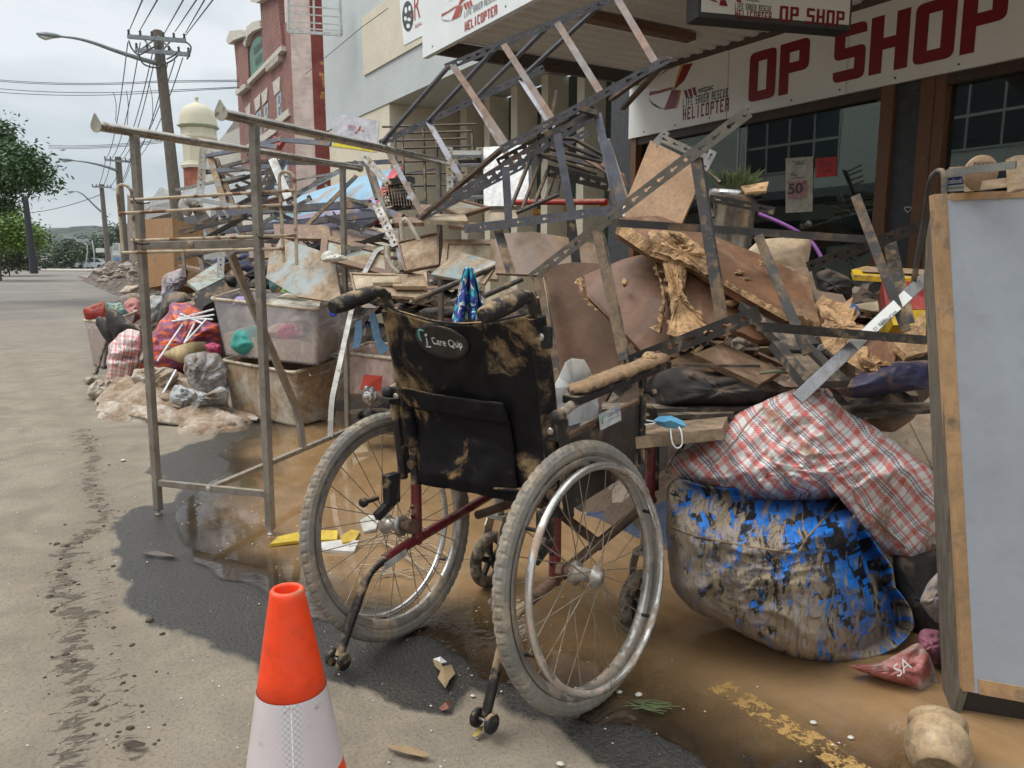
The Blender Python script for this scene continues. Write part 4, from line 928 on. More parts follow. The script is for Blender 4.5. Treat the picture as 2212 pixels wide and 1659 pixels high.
# brakes
for s, hz in ((1, 0), (-1, 1)):
    w_ = .262*s
    mb = MB(); mb.box(Wc(.05, w_-.02*s, .42), FD, LF, ZZ, .022, .012, .04); mb.box(Wc(.03, w_-.015*s, .37), FD+ZZ*.5, LF, ZZ-FD*.5, .035, .01, .012); bm_ = mb.build('brake_block', RUB, wc, bevel=.004)
    mb = MB(); mb.tube([Wc(.02, w_, .4), Wc(-.015, w_+.01*s, .395)], .008, 10); mb.lathe(Wc(-.02, w_+.01*s, .394), -FD, [(0, -.01), (.012, -.006), (.013, .004), (.008, .01), (0, .011)], 12); mb.build('knob', RUB, bm_)
    mb = MB(); mb.tube([Wc(.62, w_, .42), Wc(.7, w_, .47), Wc(.725, w_, .5)], .006, 8); lv = mb.build('brake_lever', CHR, wc)
    mb = MB(); mb.tube([Wc(.705, w_, .475), Wc(.72, w_, .492), Wc(.765, w_, .535)], .011, 12, rs=[.009, .0125, .011]); mb.build('lever_grip', BRNP, lv)
mb = MB(); mb.slab([Wc(-.015+.0*k, .222, 0)+FD*(.02*k)+ZZ*(.236+.003*k+dz)-LF*.015 for k, dz in ((0, .008), (4, .012), (4, -.008), (0, -.012))], .001, away=LF); mb.build('tube_sticker', M('worn_white_sticker', (.5, .5, .48), .5, mud=.35), wc)
mb = MB(); mb.slab([Wc(.03, .222, .66), Wc(.04, .262, .66), Wc(.09, .262, .655), Wc(.085, .222, .655)], .012, away=-ZZ); mb.build('arm_socket', RUB, wc)

# paper sheet tucked inside the chair and the lump of rag on the arm pad
PAPW = M('clean_white_paper', (.8, .8, .79), .7, spk=0, mud=0, bump=.02)
def onW(x, y, w_):
    r = ray(x, y); P0 = Wc(0, w_, 0); t_ = (P0-EY).dot(LF)/r.dot(LF); return EY+r*t_
mb = MB(); L = [(1195,838),(1207,815),(1222,782),(1235,774),(1262,777),(1275,800),(1279,812),(1290,848),(1293,880),(1290,902),(1206,927),(1202,880)]
vs = [onW(x, y, -.215+.012*math.sin(i*1.3)) for i, (x, y) in enumerate(L)]; mb.add(vs+[sum(vs, V((0,0,0)))/len(vs)+LF*.01], [(i, (i+1) % len(vs), len(vs)) for i in range(len(vs))])
o = mb.build('paper_sheet', PAPW, None, 'crumpled clean white sheet of paper stuck behind the wheelchair armrest', 'paper'); o.modifiers.new('t', 'SOLIDIFY').thickness = .0006

cushion([(1385, 770), (1395, 759), (1412, 760), (1420, 770), (1412, 783), (1392, 783)], 2.0, .016, seg=28, rings=6, wr=.006, wf=40).build('foam_lump', M('torn_yellow_foam', (.42, .27, .13), .9, mud=.3, ms=20, bump=.5), None, 'lump of torn muddy foam on the front end of the wheelchair armrest', 'foam lump')
# ================================================================ TRAFFIC CONE
cc = G(620, 1272, .45); cb = V((cc.x, cc.y, 0))
ORG = M('fluorescent_orange_plastic', (.95, .052, .001), .45, spk=.28, mud=.25, ms=5, bump=.04, var=.04, vs=4)
cone = thing('traffic_cone', 'bright orange traffic cone with a white reflective band, in front of the wheelchair', 'traffic cone', cb)
rz = lambda z: .0285+(.45-z)*.168 if z < .44 else .0285
mb = MB(); mb.lathe(cb, ZZ, [(.021, .36), (.02, .446), (.021, .4505), (.0255, .451), (.029, .447), (.030, .438)] + [(rz(z), z) for z in (.40, .35, .30, .272)] + [(rz(.272)-.0015, .27), (rz(.131)-.0015, .131), (rz(.13), .129), (rz(.03), .03)], 48); mb.build('cone_body', ORG, cone)
mb = MB(); mb.box(cb+ZZ*.016, (1, .3, 0), (-.3, 1, 0), ZZ, .13, .13, .015); mb.build('cone_base', ORG, cone, bevel=.01)
m, t, b = new_mat('reflective_sheeting'); q = N(t); tcn = q.n('ShaderNodeTexCoord').outputs['UV']; s_ = q.n('ShaderNodeSeparateXYZ', {0: tcn})
u, v_ = s_.outputs[0], s_.outputs[1]
d1 = q.math('ABSOLUTE', q.math('SUBTRACT', q.math('FRACT', q.math('MULTIPLY', q.math('ADD', u, v_), 95)), .5)); d2 = q.math('ABSOLUTE', q.math('SUBTRACT', q.math('FRACT', q.math('MULTIPLY', q.math('SUBTRACT', u, v_), 95)), .5))
ln = q.math('MAXIMUM', q.step(d1, .4, .48), q.step(d2, .4, .48)); ob_ = q.n('ShaderNodeTexCoord').outputs['Object']
seam = q.step(q.math('ABSOLUTE', q.math('SUBTRACT', u, .0)), .0012, .0004); inseam = q.step(q.math('ABSOLUTE', u), .017, .014)
base = q.mix(q.noise(ob_, 12, 5, .6), (.50, .44, .44), (.68, .61, .61)); base = q.mix(q.math('MULTIPLY', ln, q.math('MULTIPLY_ADD', inseam, .7, .15)), base, (.82, .8, .8)); base = q.mix(q.math('MULTIPLY', q.math('MULTIPLY', inseam, .35), q.math('SUBTRACT', 1.0, ln)), base, (.32, .32, .34))
base = q.mix(q.math('MULTIPLY', seam, .8), base, (.9, .9, .9)); base = q.mix(q.math('MULTIPLY', q.step(q.noise(ob_, 45, 6, .7), .62, .7), .6), base, (.25, .14, .1)); base = q.mix(q.math('MULTIPLY', q.step(q.noise(ob_, 14, 6, .75), .6, .75), .5), base, (.3, .2, .15))
t.links.new(base, b.inputs['Base Color']); b.inputs['Roughness'].default_value = .3; t.links.new(q.bump(ln, .15, .001), b.inputs['Normal'])
mb = MB(); n_ = 64; vs = []; uvs = []; tocam = math.atan2(-cb.y, -cb.x)-.05
for z in (.2708, .24, .2, .165, .1302):
    for k in range(n_+1):
        a = tocam - math.pi + 2*math.pi*k/n_; r_ = rz(z)+.0006; vs.append(cb+V((r_*math.cos(a), r_*math.sin(a), z))); uvs.append(((a-tocam)*rz(z), z))
K = n_+1; fs = [(i*K+k, (i+1)*K+k, (i+1)*K+k+1, i*K+k+1) for i in range(4) for k in range(n_)]
mb.add(vs, fs, [[uvs[i] for i in f] for f in fs], True); mb.build('reflective_band', m, cone)

# ================================================================ CLOTHES RACK
GST = M('grey_square_steel', (.33, .30, .265), .34, metal=.6, mud=.2, ms=8, mudcol=(.26, .21, .15), bump=.08, top=.8)
CHT = M('chromed_rail', (.50, .46, .41), .2, metal=.95, mud=.22, ms=16, mudcol=(.2, .145, .09), bump=.1, top=.15)
PLT = M('dull_end_plate', (.42, .41, .34), .55, metal=.2, mud=.2, ms=22, mudcol=(.16, .1, .06))
L1, L2, L3, L4 = G(343, 1112), G(585, 1155), G(752, 938), G(957, 925)
def topat(Lg, x, y): return PY(x, y, Lg.y)
T1, T2, T3, T4 = topat(L1, 290, 292), topat(L2, 548, 268), topat(L3, 740, 362), topat(L4, 947, 352)
rack = thing('clothes_rack', 'grey square-tube clothes display rack with two chrome top rails standing in the puddle', 'clothes rack', (L1+L4)/2)
for Lg, T_ in ((L1, T1), (L2, T2), (L3, T3), (L4, T4)):
    d_ = (L2-L1).normalized(); mb = MB(); mb.bar(Lg+ZZ*.02, T_, .027, .027, up=d_); lg = mb.build('post', GST, rack, bevel=.002)
    mb = MB(); mb.lathe(Lg, ZZ, [(.0, 0), (.014, 0), (.014, .006), (.006, .009), (.006, .022)], 12); mb.build('foot', CHR, lg)
for Ta, Tb, x0, x1 in ((T1, T3, 207, 778), (T2, T4, 477, 984)):
    z = ZZ*.012; p, q_ = onlineX(Ta+z, Tb+z, x0), onlineX(Ta+z, Tb+z, x1); mb = MB(); mb.tube([p, q_], .0175, 20); mb.build('top_rail', CHT, rack)
    ax = (p-q_).normalized(); sd_ = ax.cross(ZZ).normalized(); u2 = sd_.cross(ax)
    def drop(c, up_): return [c+sd_*(.023*math.cos(a)*(1 if math.sin(a) < .2 else (1-.62*(math.sin(a)-.2)/.8)))+u2*up_*((.023*math.sin(a)) if math.sin(a) < 0 else .042*math.sin(a)**1.15) for a in np.linspace(0, 2*math.pi, 40, endpoint=False)]
    mb = MB(); mb.slab(drop(p+ax*.001, 1), .004, away=-ax); mb.build('end_plate', PLT, rack)
    mb = MB(); mb.slab(drop(q_-ax*.001, 1), .004, away=ax); mb.build('end_plate', PLT, rack)
def lat(P_, Q_, k): return P_.lerp(Q_, k)
def atz(Lg, T_, z): return Lg.lerp(T_, (z-Lg.z)/(T_.z-Lg.z))
def zpx(Lg, T_, y):
    return min((abs(proj(atz(Lg, T_, z))[1]-y), z) for z in np.linspace(0, 1.5, 600))[1]
c1, c2 = atz(L1, T1, zpx(L1, T1, 531)), atz(L2, T2, zpx(L2, T2, 524)); mb = MB(); mb.bar(c1, c2, .018, .028); fc_ = mb.build('upper_crossbar', GST, rack, bevel=.002)
mb = MB(); mid = c1.lerp(c2, .46); vv = (c2-c1).cross(ZZ).normalized(); vv = vv if vv.dot(EY-mid) > 0 else -vv
mb.lathe(mid+vv*.01, vv, [(.014, 0), (.014, .004), (.007, .009), (0, .009)], 14); mb.build('bolt', CHR, fc_)
c3, c4 = atz(L3, T3, zpx(L3, T3, 537)), atz(L4, T4, zpx(L4, T4, 537)); mb = MB(); mb.bar(c3, c4, .018, .028); mb.build('upper_crossbar', GST, rack, bevel=.002)
f1, f2 = atz(L1, T1, zpx(L1, T1, 1043)), atz(L2, T2, zpx(L2, T2, 1068)); mb = MB(); mb.bar(f1, f2, .018, .025); fb_ = mb.build('lower_crossbar', GST, rack, bevel=.002)
mb = MB(); mid2 = f1.lerp(f2, .5); mb.lathe(mid2+vv*.01, vv, [(.012, 0), (.012, .004), (.006, .008), (0, .008)], 14); mb.build('bolt', CHR, fb_)
f3, f4 = atz(L3, T3, f1.z), atz(L4, T4, f1.z); mb = MB(); mb.bar(f3, f4, .018, .025); mb.build('lower_crossbar', GST, rack, bevel=.002)
mb = MB(); g1, g2 = f1.lerp(f2, .5), f3.lerp(f4, .5); mb.bar(g1, g2, .025, .02); mb.build('centre_rail', GST, rack, bevel=.002)
b1, b2 = onlineX(g1, g2, 655), onlineX(g1, g2, 713); cm1, cm2 = c1.lerp(c2, .82), c3.lerp(c4, .3)
dA, dB = proj(b1)[2], proj(b2)[2]
mb = MB(); P_ = bend([A(497, 543, proj(c1.lerp(c2, .8))[2]+.05), A(515, 590, 2.98), A(645, 893, dA-.02), b1+ZZ*0], .05, 6); 
for i in range(len(P_)-1): pass
mb.tube(P_, .018, 4, smooth=False); mb.build('bent_brace', GST, rack)
mb = MB(); P_ = bend([c4, A(815, 538, proj(c3)[2]), A(768, 630, dB+.3), A(716, 868, dB+.03), b2], .06, 6); mb.tube(P_, .018, 4, smooth=False); mb.build('bent_brace', CHT, rack)
# two rusty wire grids hooked on the near end
RW = M('rusted_cream_wire', (.45, .36, .25), .7, mud=0, var=.1, col2=(.16, .065, .025), c2t=.55, vs=45, bump=.4)
for nm, hp, hz, ys_, lab, dd in (('wire_hanger_rack', (250, 283), (283, 640), (432, 411, 520, 507), 'rusty cream wire grid tied high across the near end of the clothes rack, upper and lower rails ending at its right hairpin', 2.74), ('wire_hanger_rack', (0, 0), (258, 605), (461, 443, 546, 537), 'second rusty wire grid just behind it', 2.8)): pass
wg = thing('wire_grid', 'rusty cream wire grid tied with black cord across the near posts of the clothes rack', 'wire grid', A(450, 480, 2.75))
ta = lambda x, y, d=2.76: A(x, y, d)
mb = MB(); mb.tube(bend([ta(266, 548), ta(253, 405), ta(262, 398), ta(275, 401), ta(284, 412), ta(294, 562)], .012), .0055, 8); mb.build('hairpin', RW, wg)
mb = MB(); mb.tube(bend([ta(613, 566, 2.7), ta(603, 378, 2.7), ta(612, 370, 2.7), ta(628, 373, 2.7), ta(636, 384, 2.7), ta(641, 572, 2.7)], .012), .006, 8); mb.build('hairpin', RW, wg)
for a_, b_ in (((283,432),(638,411)), ((258,461),(608,443)), ((283,520),(640,508)), ((264,546),(612,537))):
    mb = MB(); mb.tube([ta(*a_, 2.75), ta(*b_, 2.69)], .0058, 8); mb.build('wire_rail', RW, wg)
mb = MB()
for x, y in ((300, 434), (566, 417), (300, 522), (566, 510)): mb.tube(bend([ta(x-12, y-6, 2.68), ta(x-5, y+4, 2.67), ta(x+8, y+6, 2.69), ta(x+22, y+4, 2.75)], .01), .003, 6)
mb.build('cord_tie', RUB, wg)
# ================================================================ THE FLOOD RUBBISH
STL = M('blue_grey_shelf_steel', (.13, .145, .18), .38, metal=.35, mud=.27, ms=5, mudcol=(.27, .17, .10), bump=.06, top=.7)
STLS = slotted(M('slotted_blue_grey_steel', (.15, .165, .2), .38, metal=.35, mud=.22, ms=5, mudcol=(.27, .17, .10), bump=.06, top=.5))
GAL = slotted(M('slotted_galvanised_steel', (.30, .29, .27), .42, metal=.5, mud=.32, ms=7, mudcol=(.25, .18, .11), bump=.12, top=.5))
DRK = M('black_shelf_steel', (.02, .022, .026), .35, metal=.2, mud=.26, ms=7, mudcol=(.30, .2, .11), bump=.1, top=.9)
DRKS = slotted(M('slotted_black_steel', (.02, .022, .026), .35, metal=.2, mud=.22, ms=7, mudcol=(.30, .2, .11), bump=.1, top=.6))
MUDST = M('mud_caked_steel', (.06, .062, .065), .42, metal=.3, mud=.42, ms=11, mudcol=(.20, .135, .08), bump=.2, top=.3)
MUDP = M('mud_filled_channel', (.03, .032, .036), .45, metal=.1, mud=.5, ms=8, mudcol=(.18, .12, .07), bump=.25, top=.2, sharp=.04, var=.4)
MUDE = M('brown_streaked_shelf_edge', (.15, .15, .165), .5, metal=.1, mud=.5, ms=4, mudcol=(.27, .175, .12), bump=.06, sharp=.15)
RST = M('brown_rusty_steel', (.11, .08, .065), .6, metal=.2, mud=.35, ms=8, bump=.12)
PBF = M('wet_particle_board_face', (.19, .085, .04), .5, mud=.27, ms=3.5, mudcol=(.27, .165, .09), bump=.35, top=.2, var=.45, vs=6, col2=(.11, .055, .03), c2t=.66)
PBF2 = M('mould_stained_board', (.17, .09, .05), .55, mud=.2, ms=4, mudcol=(.3, .19, .11), bump=.1, var=.45, vs=4, col2=(.07, .045, .03), c2t=.6)
TORN = M('torn_particle_board', (.55, .34, .17), .9, mud=.25, ms=12, mudcol=(.22, .12, .06), bump=1.0, bs=70, bd=.01, var=.35, vs=18)
PLY = M('orange_plywood', (.30, .155, .06), .55, mud=.3, ms=3, mudcol=(.26, .16, .09), streak=(6, 6, 1), bump=.08)
PINE = M('pale_pine', (.42, .31, .2), .6, mud=.42, ms=6, mudcol=(.3, .2, .12), streak=(2, 2, 9), bump=.1)
WOODF = M('frame_wood', (.17, .085, .05), .5, mud=.34, ms=8, bump=.08, streak=(2, 2, 6))
CRB = M('cream_backing_board', (.50, .41, .29), .75, mud=.4, ms=4, mudcol=(.36, .26, .16), bump=.1)
LAMB = M('brown_laminate', (.15, .085, .05), .4, mud=.4, ms=2.5, mudcol=(.28, .18, .105), bump=.08)
DKC = M('black_wet_cloth', (.009, .008, .008), .8, mud=.26, ms=5, mudcol=(.12, .08, .05), bump=.4, bs=300, top=.6)
def torn_rim(path, d, mat_, parent, amp=.016, depth=.02, seed=0, lay=3):
    """ragged layered flakes along a broken edge"""
    random.seed(seed); mb = MB()
    for l in range(lay):
        P_ = [V(p) for p in path]; tot = sum((P_[i+1]-P_[i]).length for i in range(len(P_)-1)); n_ = max(6, int(tot/.012)); top = []; 
        acc = 0; seg = 0
        for k in range(n_+1):
            t_ = k/n_*tot; s_ = 0; i = 0
            while i < len(P_)-2 and t_ > s_+(P_[i+1]-P_[i]).length: s_ += (P_[i+1]-P_[i]).length; i += 1
            p = P_[i].lerp(P_[i+1], min(1, (t_-s_)/max(1e-6, (P_[i+1]-P_[i]).length))); tang = (P_[i+1]-P_[i]).normalized()
            top.append((p, tang))
        a = []; b2 = []
        for p, tg in top:
            vw = (p-EY).normalized(); out = tg.cross(vw).normalized()
            j = amp*(.5+abs(noise.noise(p*38+V((l*5, seed, 0))))*2.2) + random.uniform(0, amp*.5)
            push = -vw*(.003-.006*l+.006*noise.noise(p*50+V((seed, l, 0))))
            a.append(p-out*amp*.9+push); b2.append(p+out*j*(1-.15*l)*d+push*1.6)
        vs = a+b2; K = len(a); mb.add(vs, [(k, k+1, K+k+1, K+k) for k in range(K-1)], None, False)
        vs2 = b2+[q_+(q_-EY).normalized()*depth/lay*1.3 for q_ in b2]; mb.add(vs2, [(k, k+1, K+k+1, K+k) for k in range(K-1)], None, False)
    return mb.build('torn_edge', mat_, parent)
def ragged(pts, k=6, amp=3.0, seed=0):
    out = []; n_ = len(pts); random.seed(seed)
    for i in range(n_):
        a, b = pts[i], pts[(i+1) % n_]; 
        for j in range(k):
            t_ = j/k; x, y, d = (a[q_]+(b[q_]-a[q_])*t_ for q_ in range(3))
            if j: x += random.uniform(-amp, amp); y += random.uniform(-amp, amp)
            out.append((x, y, d))
    return out
def planar(pts, d=None):
    """corners (x, y[, d]); extra corners are laid on the plane of the first three given with a distance"""
    if d is not None: pts = [(p[0], p[1], d) if len(p) == 2 else p for p in pts]
    known = [A(*p) for p in pts if len(p) == 3]
    if all(len(p) == 3 for p in pts): return known
    a, b, c = known[:3]; n_ = (b-a).cross(c-a); out = []
    for p in pts:
        if len(p) == 3: out.append(A(*p)); continue
        r = ray(*p[:2]); out.append(EY+r*((a-EY).dot(n_)/r.dot(n_)))
    return out
def board(name, pts, th, mat_, label, cat='board', d=None, bevel=0, group=None, away=None):
    mb = MB(); mb.slab(planar(pts, d), th, away); return mb.build(name, mat_, None, label, cat, group, bevel=bevel)
def framed(name, q4, mF, mP, label, cat='picture', bw=.035, th=.02, d=None, group=None):
    P_ = planar(q4, d); n_ = (P_[1]-P_[0]).cross(P_[3]-P_[0]).normalized(); n_ = n_ if n_.dot(P_[0]-EY) > 0 else -n_
    c = sum(P_, V((0, 0, 0)))/4; t = thing(name, label, cat, c-ZZ*.0, group)
    mb = MB(); I = []
    for i in range(4):
        a, b, z = P_[i], P_[(i+1) % 4], P_[i-1]; I.append(a+(b-a).normalized()*bw+(z-a).normalized()*bw)
    for i in range(4):
        j = (i+1) % 4; mb.slab([P_[i], P_[j], I[j], I[i]], th, away=n_)
    mb.build('frame', mF, t, bevel=.002); mb = MB(); mb.slab([p+n_*th*.45+(c-p).normalized()*.002 for p in I], .004, away=n_); mb.build('panel', mP, t); return t
def rods(name, label, segs, mat_, r=.008, cat='metal rod', group=None, n=8):
    mb = MB()
    for s_ in segs: mb.tube([A(*p) for p in s_], r, n)
    return mb.build(name, mat_, None, label, cat, group)
# the dense heap everything lies on
HB = []
def heap(name, x0, x1, y0, y1, H, edge, mat_, label, fn=None, st=.06, seed=0, cat='rubbish heap'):
    X = np.arange(x0, x1+st, st); Y = np.arange(y0, y1+st, st); vs = []; 
    for y in Y:
        for x in X:
            e = min(1, max(0, (x-x0)/edge))*min(1, max(0, (y1-y)/.8))*min(1, max(0, (y-y0)/.6))*min(1, max(0, (x1-x)/.5))
            e = e*e*(3-2*e); h = H*e*(fn(x, y) if fn else 1)
            h += e*(.11*noise.fractal((x*2.2, y*2.2, seed), 1.0, 2.0, 4) + .07*(1-2*abs(noise.noise((x*6, y*6, seed+3)))) + .05*noise.cell((x*7, y*7, seed)))
            vs.append((x+.03*noise.noise((x*9, y*9, 1)), y, max(-.05, h-.02)))
    nX = len(X); mb = MB(); mb.add(vs, [(j*nX+i, j*nX+i+1, (j+1)*nX+i+1, (j+1)*nX+i) for j in range(len(Y)-1) for i in range(nX-1)])
    HB.append(bvh(mb)); o = mb.build(name, mat_, None, kind='stuff'); o['label'] = label; o['category'] = cat; return o
m, t, b = new_mat('mixed_wet_rubbish'); q = N(t); tc = q.n('ShaderNodeTexCoord').outputs['Object']
vo = q.n('ShaderNodeTexVoronoi', {'Vector': tc, 'Scale': 9.0, 'Randomness': 1.0}); sc_ = q.n('ShaderNodeSeparateColor', {0: vo.outputs['Color']})
c = q.mix(q.step(sc_.outputs[0], .2, .8), (.02, .015, .012), (.13, .085, .055)); c = q.mix(q.step(sc_.outputs[1], .86, .88), c, (.32, .26, .2)); c = q.mix(q.step(sc_.outputs[2], .93, .94), c, (.05, .07, .12))
c = q.mix(q.step(q.noise(tc, 4, 6, .7), .5, .65), c, (.12, .08, .05)); t.links.new(c, b.inputs['Base Color']); b.inputs['Roughness'].default_value = .8
t.links.new(q.bump(q.math('ADD', vo.outputs['Distance'], q.noise(tc, 30, 5, .7)), .8, .03), b.inputs['Normal']); HEAPM = m
heap('rubbish_heap', 1.72, 4.9, 1.35, 5.2, .72, .75, HEAPM, 'dense muddy flood rubbish packed under the broken boards beside the shop window', lambda x, y: .75+.35*min(1, max(0, (x-2.2)/1.2)), seed=1)
heap('rubbish_heap', 1.55, 4.9, 4.6, 13.5, .85, .9, HEAPM, 'dense muddy flood rubbish packed behind the plastic tubs along the gutter', lambda x, y: .9+.25*math.sin(y*.7), seed=5, st=.09)
heap('rubbish_heap', .55, 2.2, 6.4, 14.0, .45, .6, HEAPM, 'low spill of muddy clothes and rubbish at the road edge beyond the bedding', None, seed=9, st=.08)

# ---- the tall shelf frame lying high on the pile, in front of the awning
sf = thing('steel_shelving', 'large blue-grey slotted shelf frame tilted high on the pile in front of the awning', 'shelf frame', A(1083, 322, 3.4))
N1, N1f, N2, N2f, N3, N3f, N4, N4f = A(962, 146, 3.7), A(1362, -18, 3.42), A(1083, 323, 3.45), A(1446, 125, 3.15), A(820, 310, 4.25), A(1175, 146, 4.15), A(908, 472, 4.0), A(1270, 285, 3.85)
for a, b in ((N1, N1f), (N2, N2f), (N3, N3f)):
    mb = MB(); mb.angle(a, b, .034, side=1); mb.build('slotted_rail', STLS, sf)
mb = MB(); mb.angle(N4, N4f, .034, side=1); mb.build('slotted_rail', STLS, sf)
for k in (.04, .33, .62, .93):
    mb = MB(); mb.angle(N1.lerp(N1f, k), N2.lerp(N2f, k), .030, side=-1, depth=.02); mb.build('shelf_edge', MUDE, sf)
for k in (.02, .3, .58, .86):
    mb = MB(); mb.angle(N3.lerp(N3f, k), N4.lerp(N4f, k), .030, side=-1, depth=.02); mb.build('shelf_edge', STL, sf)
    mb = MB(); mb.bar(N1.lerp(N1f, k), N3.lerp(N3f, k), .022, .012); mb.build('shelf_edge', STL, sf)
mb = MB(); mb.bar(N2, N4, .03, .014); mb.build('shelf_edge', RST, sf)
mb = MB(); mb.bar(N2f, A(1345, 235, 3.55), .025, .012); mb.bar(N2f, A(1320, 215, 3.55), .025, .012); mb.build('shelf_edge', RST, sf)
# ---- second frame just below it
s2 = thing('steel_shelving', 'dark muddy slotted shelf frame standing in the pile just below the large tilted blue-grey frame', 'shelf frame', A(1230, 460, 3.3))
a, b = A(979, 430, 3.7), A(1275, 250, 3.3); mb = MB(); mb.angle(a, b, .05, side=1); mb.build('slotted_rail', STLS, s2)
mb = MB(); mb.angle(A(1075, 352, 3.55), A(1285, 238, 3.3), .038, side=-1); mb.build('slotted_rail', DRKS, s2)
for (p, q_, w_) in (((1203, 288, 3.2), (1236, 468, 3.25), .034), ((1290, 245, 3.25), (1335, 450, 3.2), .034), ((1092, 360, 3.3), (1099, 482, 3.35), .034), ((1307, 305, 3.0), (1345, 440, 3.0), .04)):
    mb = MB(); mb.angle(A(*p), A(*q_), w_, side=-1, depth=.03); mb.build('post', STL, s2)
mb = MB(); mb.bar(A(1178, 290, 3.2), A(1290, 246, 3.25), .03, .02); mb.bar(A(1252, 235, 3.2), A(1288, 245, 3.2), .05, .02); mb.build('top_bar', MUDST, s2)
mb = MB(); mb.angle(A(1181, 368, 3.5), A(1315, 400, 3.4), .05, side=1); mb.build('slotted_rail', DRKS, s2)
board('steel_bar', [(1199, 193, 3.4), (1205, 197, 3.4), (1196, 247, 3.4), (1187, 330, 3.45), (1175, 330, 3.45), (1190, 240, 3.4)], .02, MUDST, 'short muddy steel bar poking straight up through the large tilted shelf frame', 'steel bar')
rods('wire_shelf', 'folded dark wire shelf with long prongs fanning down in front of the white stained panel', [[(1150, 332, 3.5), (1103, 450, 3.4)], [(1169, 342, 3.5), (1128, 452, 3.4)], [(1182, 370, 3.5), (1155, 440, 3.4)], [(1195, 385, 3.5), (1180, 430, 3.4)], [(1207, 395, 3.5), (1203, 420, 3.4)], [(1115, 460, 3.4), (1207, 420, 3.4)], [(1150, 330, 3.5), (1290, 375, 3.5)], [(1175, 318, 3.5), (1300, 350, 3.5)], [(1213, 300, 3.5), (1240, 300, 3.5), (1302, 335, 3.5)], [(1215, 310, 3.5), (1296, 342, 3.5)]], MUDST, .009, 'wire shelf')
lr_ = MB(); lr_.angle(A(1003, 495, 2.95), A(1346, 451, 2.75), .032, side=1, depth=.03); lr_ = tag(lr_.build('slotted_rail', STLS), 'long horizontal blue-grey slotted steel rail lying across the middle of the pile', 'shelf rail')
for p, q_, l in (((1076, 497, 2.95), (1104, 590, 2.9), 'short black leg hanging under the left end of the long horizontal slotted rail'), ((1233, 470, 2.9), (1245, 568, 2.9), 'short black leg hanging under the middle of the long horizontal slotted rail')):
    mb = MB(); mb.angle(A(*p), A(*q_), .035, side=-1, depth=.02); mb.build('steel_leg', DRK, lr_)
# ---- the near frame with the long diagonal slotted rail
s3 = thing('steel_shelving', 'overturned muddy shelf frame with a long diagonal slotted rail before the shop window', 'shelf frame', A(1345, 775, 2.2))
mb = MB(); mb.angle(A(1147, 601, 2.62), A(1617, 241, 2.05), .033, side=1); mb.build('diagonal_rail', GAL, s3)
mb = MB(); mb.angle(A(1360, 783, 2.1), A(1641, 676, 1.95), .04, side=1); mb.build('slotted_rail', DRKS, s3)
for p, q_, mt in (((1502, 340, 2.18), (1558, 692, 2.12), MUDP), ((1289, 497, 2.42), (1347, 778, 2.3), MUDP), ((1163, 598, 2.6), (1200, 830, 2.5), MUDP)):
    mb = MB(); mb.angle(A(*p), A(*q_), .030, side=-1, depth=.02); mb.build('post', mt, s3)
    mb = MB(); mb.angle(A(p[0]+14, p[1], p[2]+.006), A(q_[0]+13, q_[1], q_[2]+.006), .006, side=-1, depth=.03); mb.build('post_lip', DRK, s3)
for p, q_, w_ in (((1325, 481, 2.35), (1918, 520, 2.5), .024), ((1634, 705, 1.97), (2003, 735, 2.05), .024)):
    mb = MB(); mb.angle(A(*p), A(*q_), w_, side=1, depth=.03); mb.build('cross_rail', MUDST if p[0] < 1400 else DRK, s3)
mb = MB(); mb.angle(A(1744, 577, 2.7), A(2008, 481, 2.3), .036, side=1); mb.build('slotted_rail', DRKS, s3)
mb = MB(); mb.angle(A(1921, 522, 2.5), A(1962, 700, 2.42), .04, side=-1, depth=.03); mb.build('post', DRK, s3)
mb = MB(); mb.bar(A(1418, 789, 2.05), A(1640, 790, 2.1), .012, .008); mb.build('shelf_lip', MUDST, s3)
for (p, q_, l) in (((1848, 423, 2.2), (1958, 716, 2.12), 'flat-ended muddy steel strut slanting up in front of the grey pillar'), ((1638, 510, 2.15), (1745, 765, 2.05), 'shorter muddy steel strut slanting across the torn brown boards')):
    mb = MB(); mb.bar(A(*p), A(*q_), .026, .014, up=(A(*p)-EY).normalized()); tag(mb.build('steel_strut', MUDST, bevel=.001), l, 'steel strut')
s4 = thing('shelf_bracket', 'small galvanised slotted bracket frame standing above the orange plywood at the window', 'bracket', A(1430, 300, 3.0))
for p, q_ in (((1441, 283, 3.0), (1415, 312, 3.0)), ((1424, 296, 3.0), (1540, 348, 2.9)), ((1541, 325, 2.9), (1520, 366, 2.9))):
    mb = MB(); mb.angle(A(*p), A(*q_), .03, side=1, depth=.02); mb.build('slotted_arm', GAL, s4)
mb = MB(); mb.angle(A(1533, 428, 2.5), A(1673, 456, 2.4), .024, side=1); tag(mb.build('slotted_rail', DRKS), 'short black slotted rail lying across the steel stock pot', 'shelf rail')
mb = MB(); mb.tube([A(1556, 395, 2.9), A(1500, 345, 3.0), A(1540, 470, 2.9)], .008, 8); tag(mb.build('steel_rod', DRK), 'thin black bent rod beside the stock pot', 'metal rod')

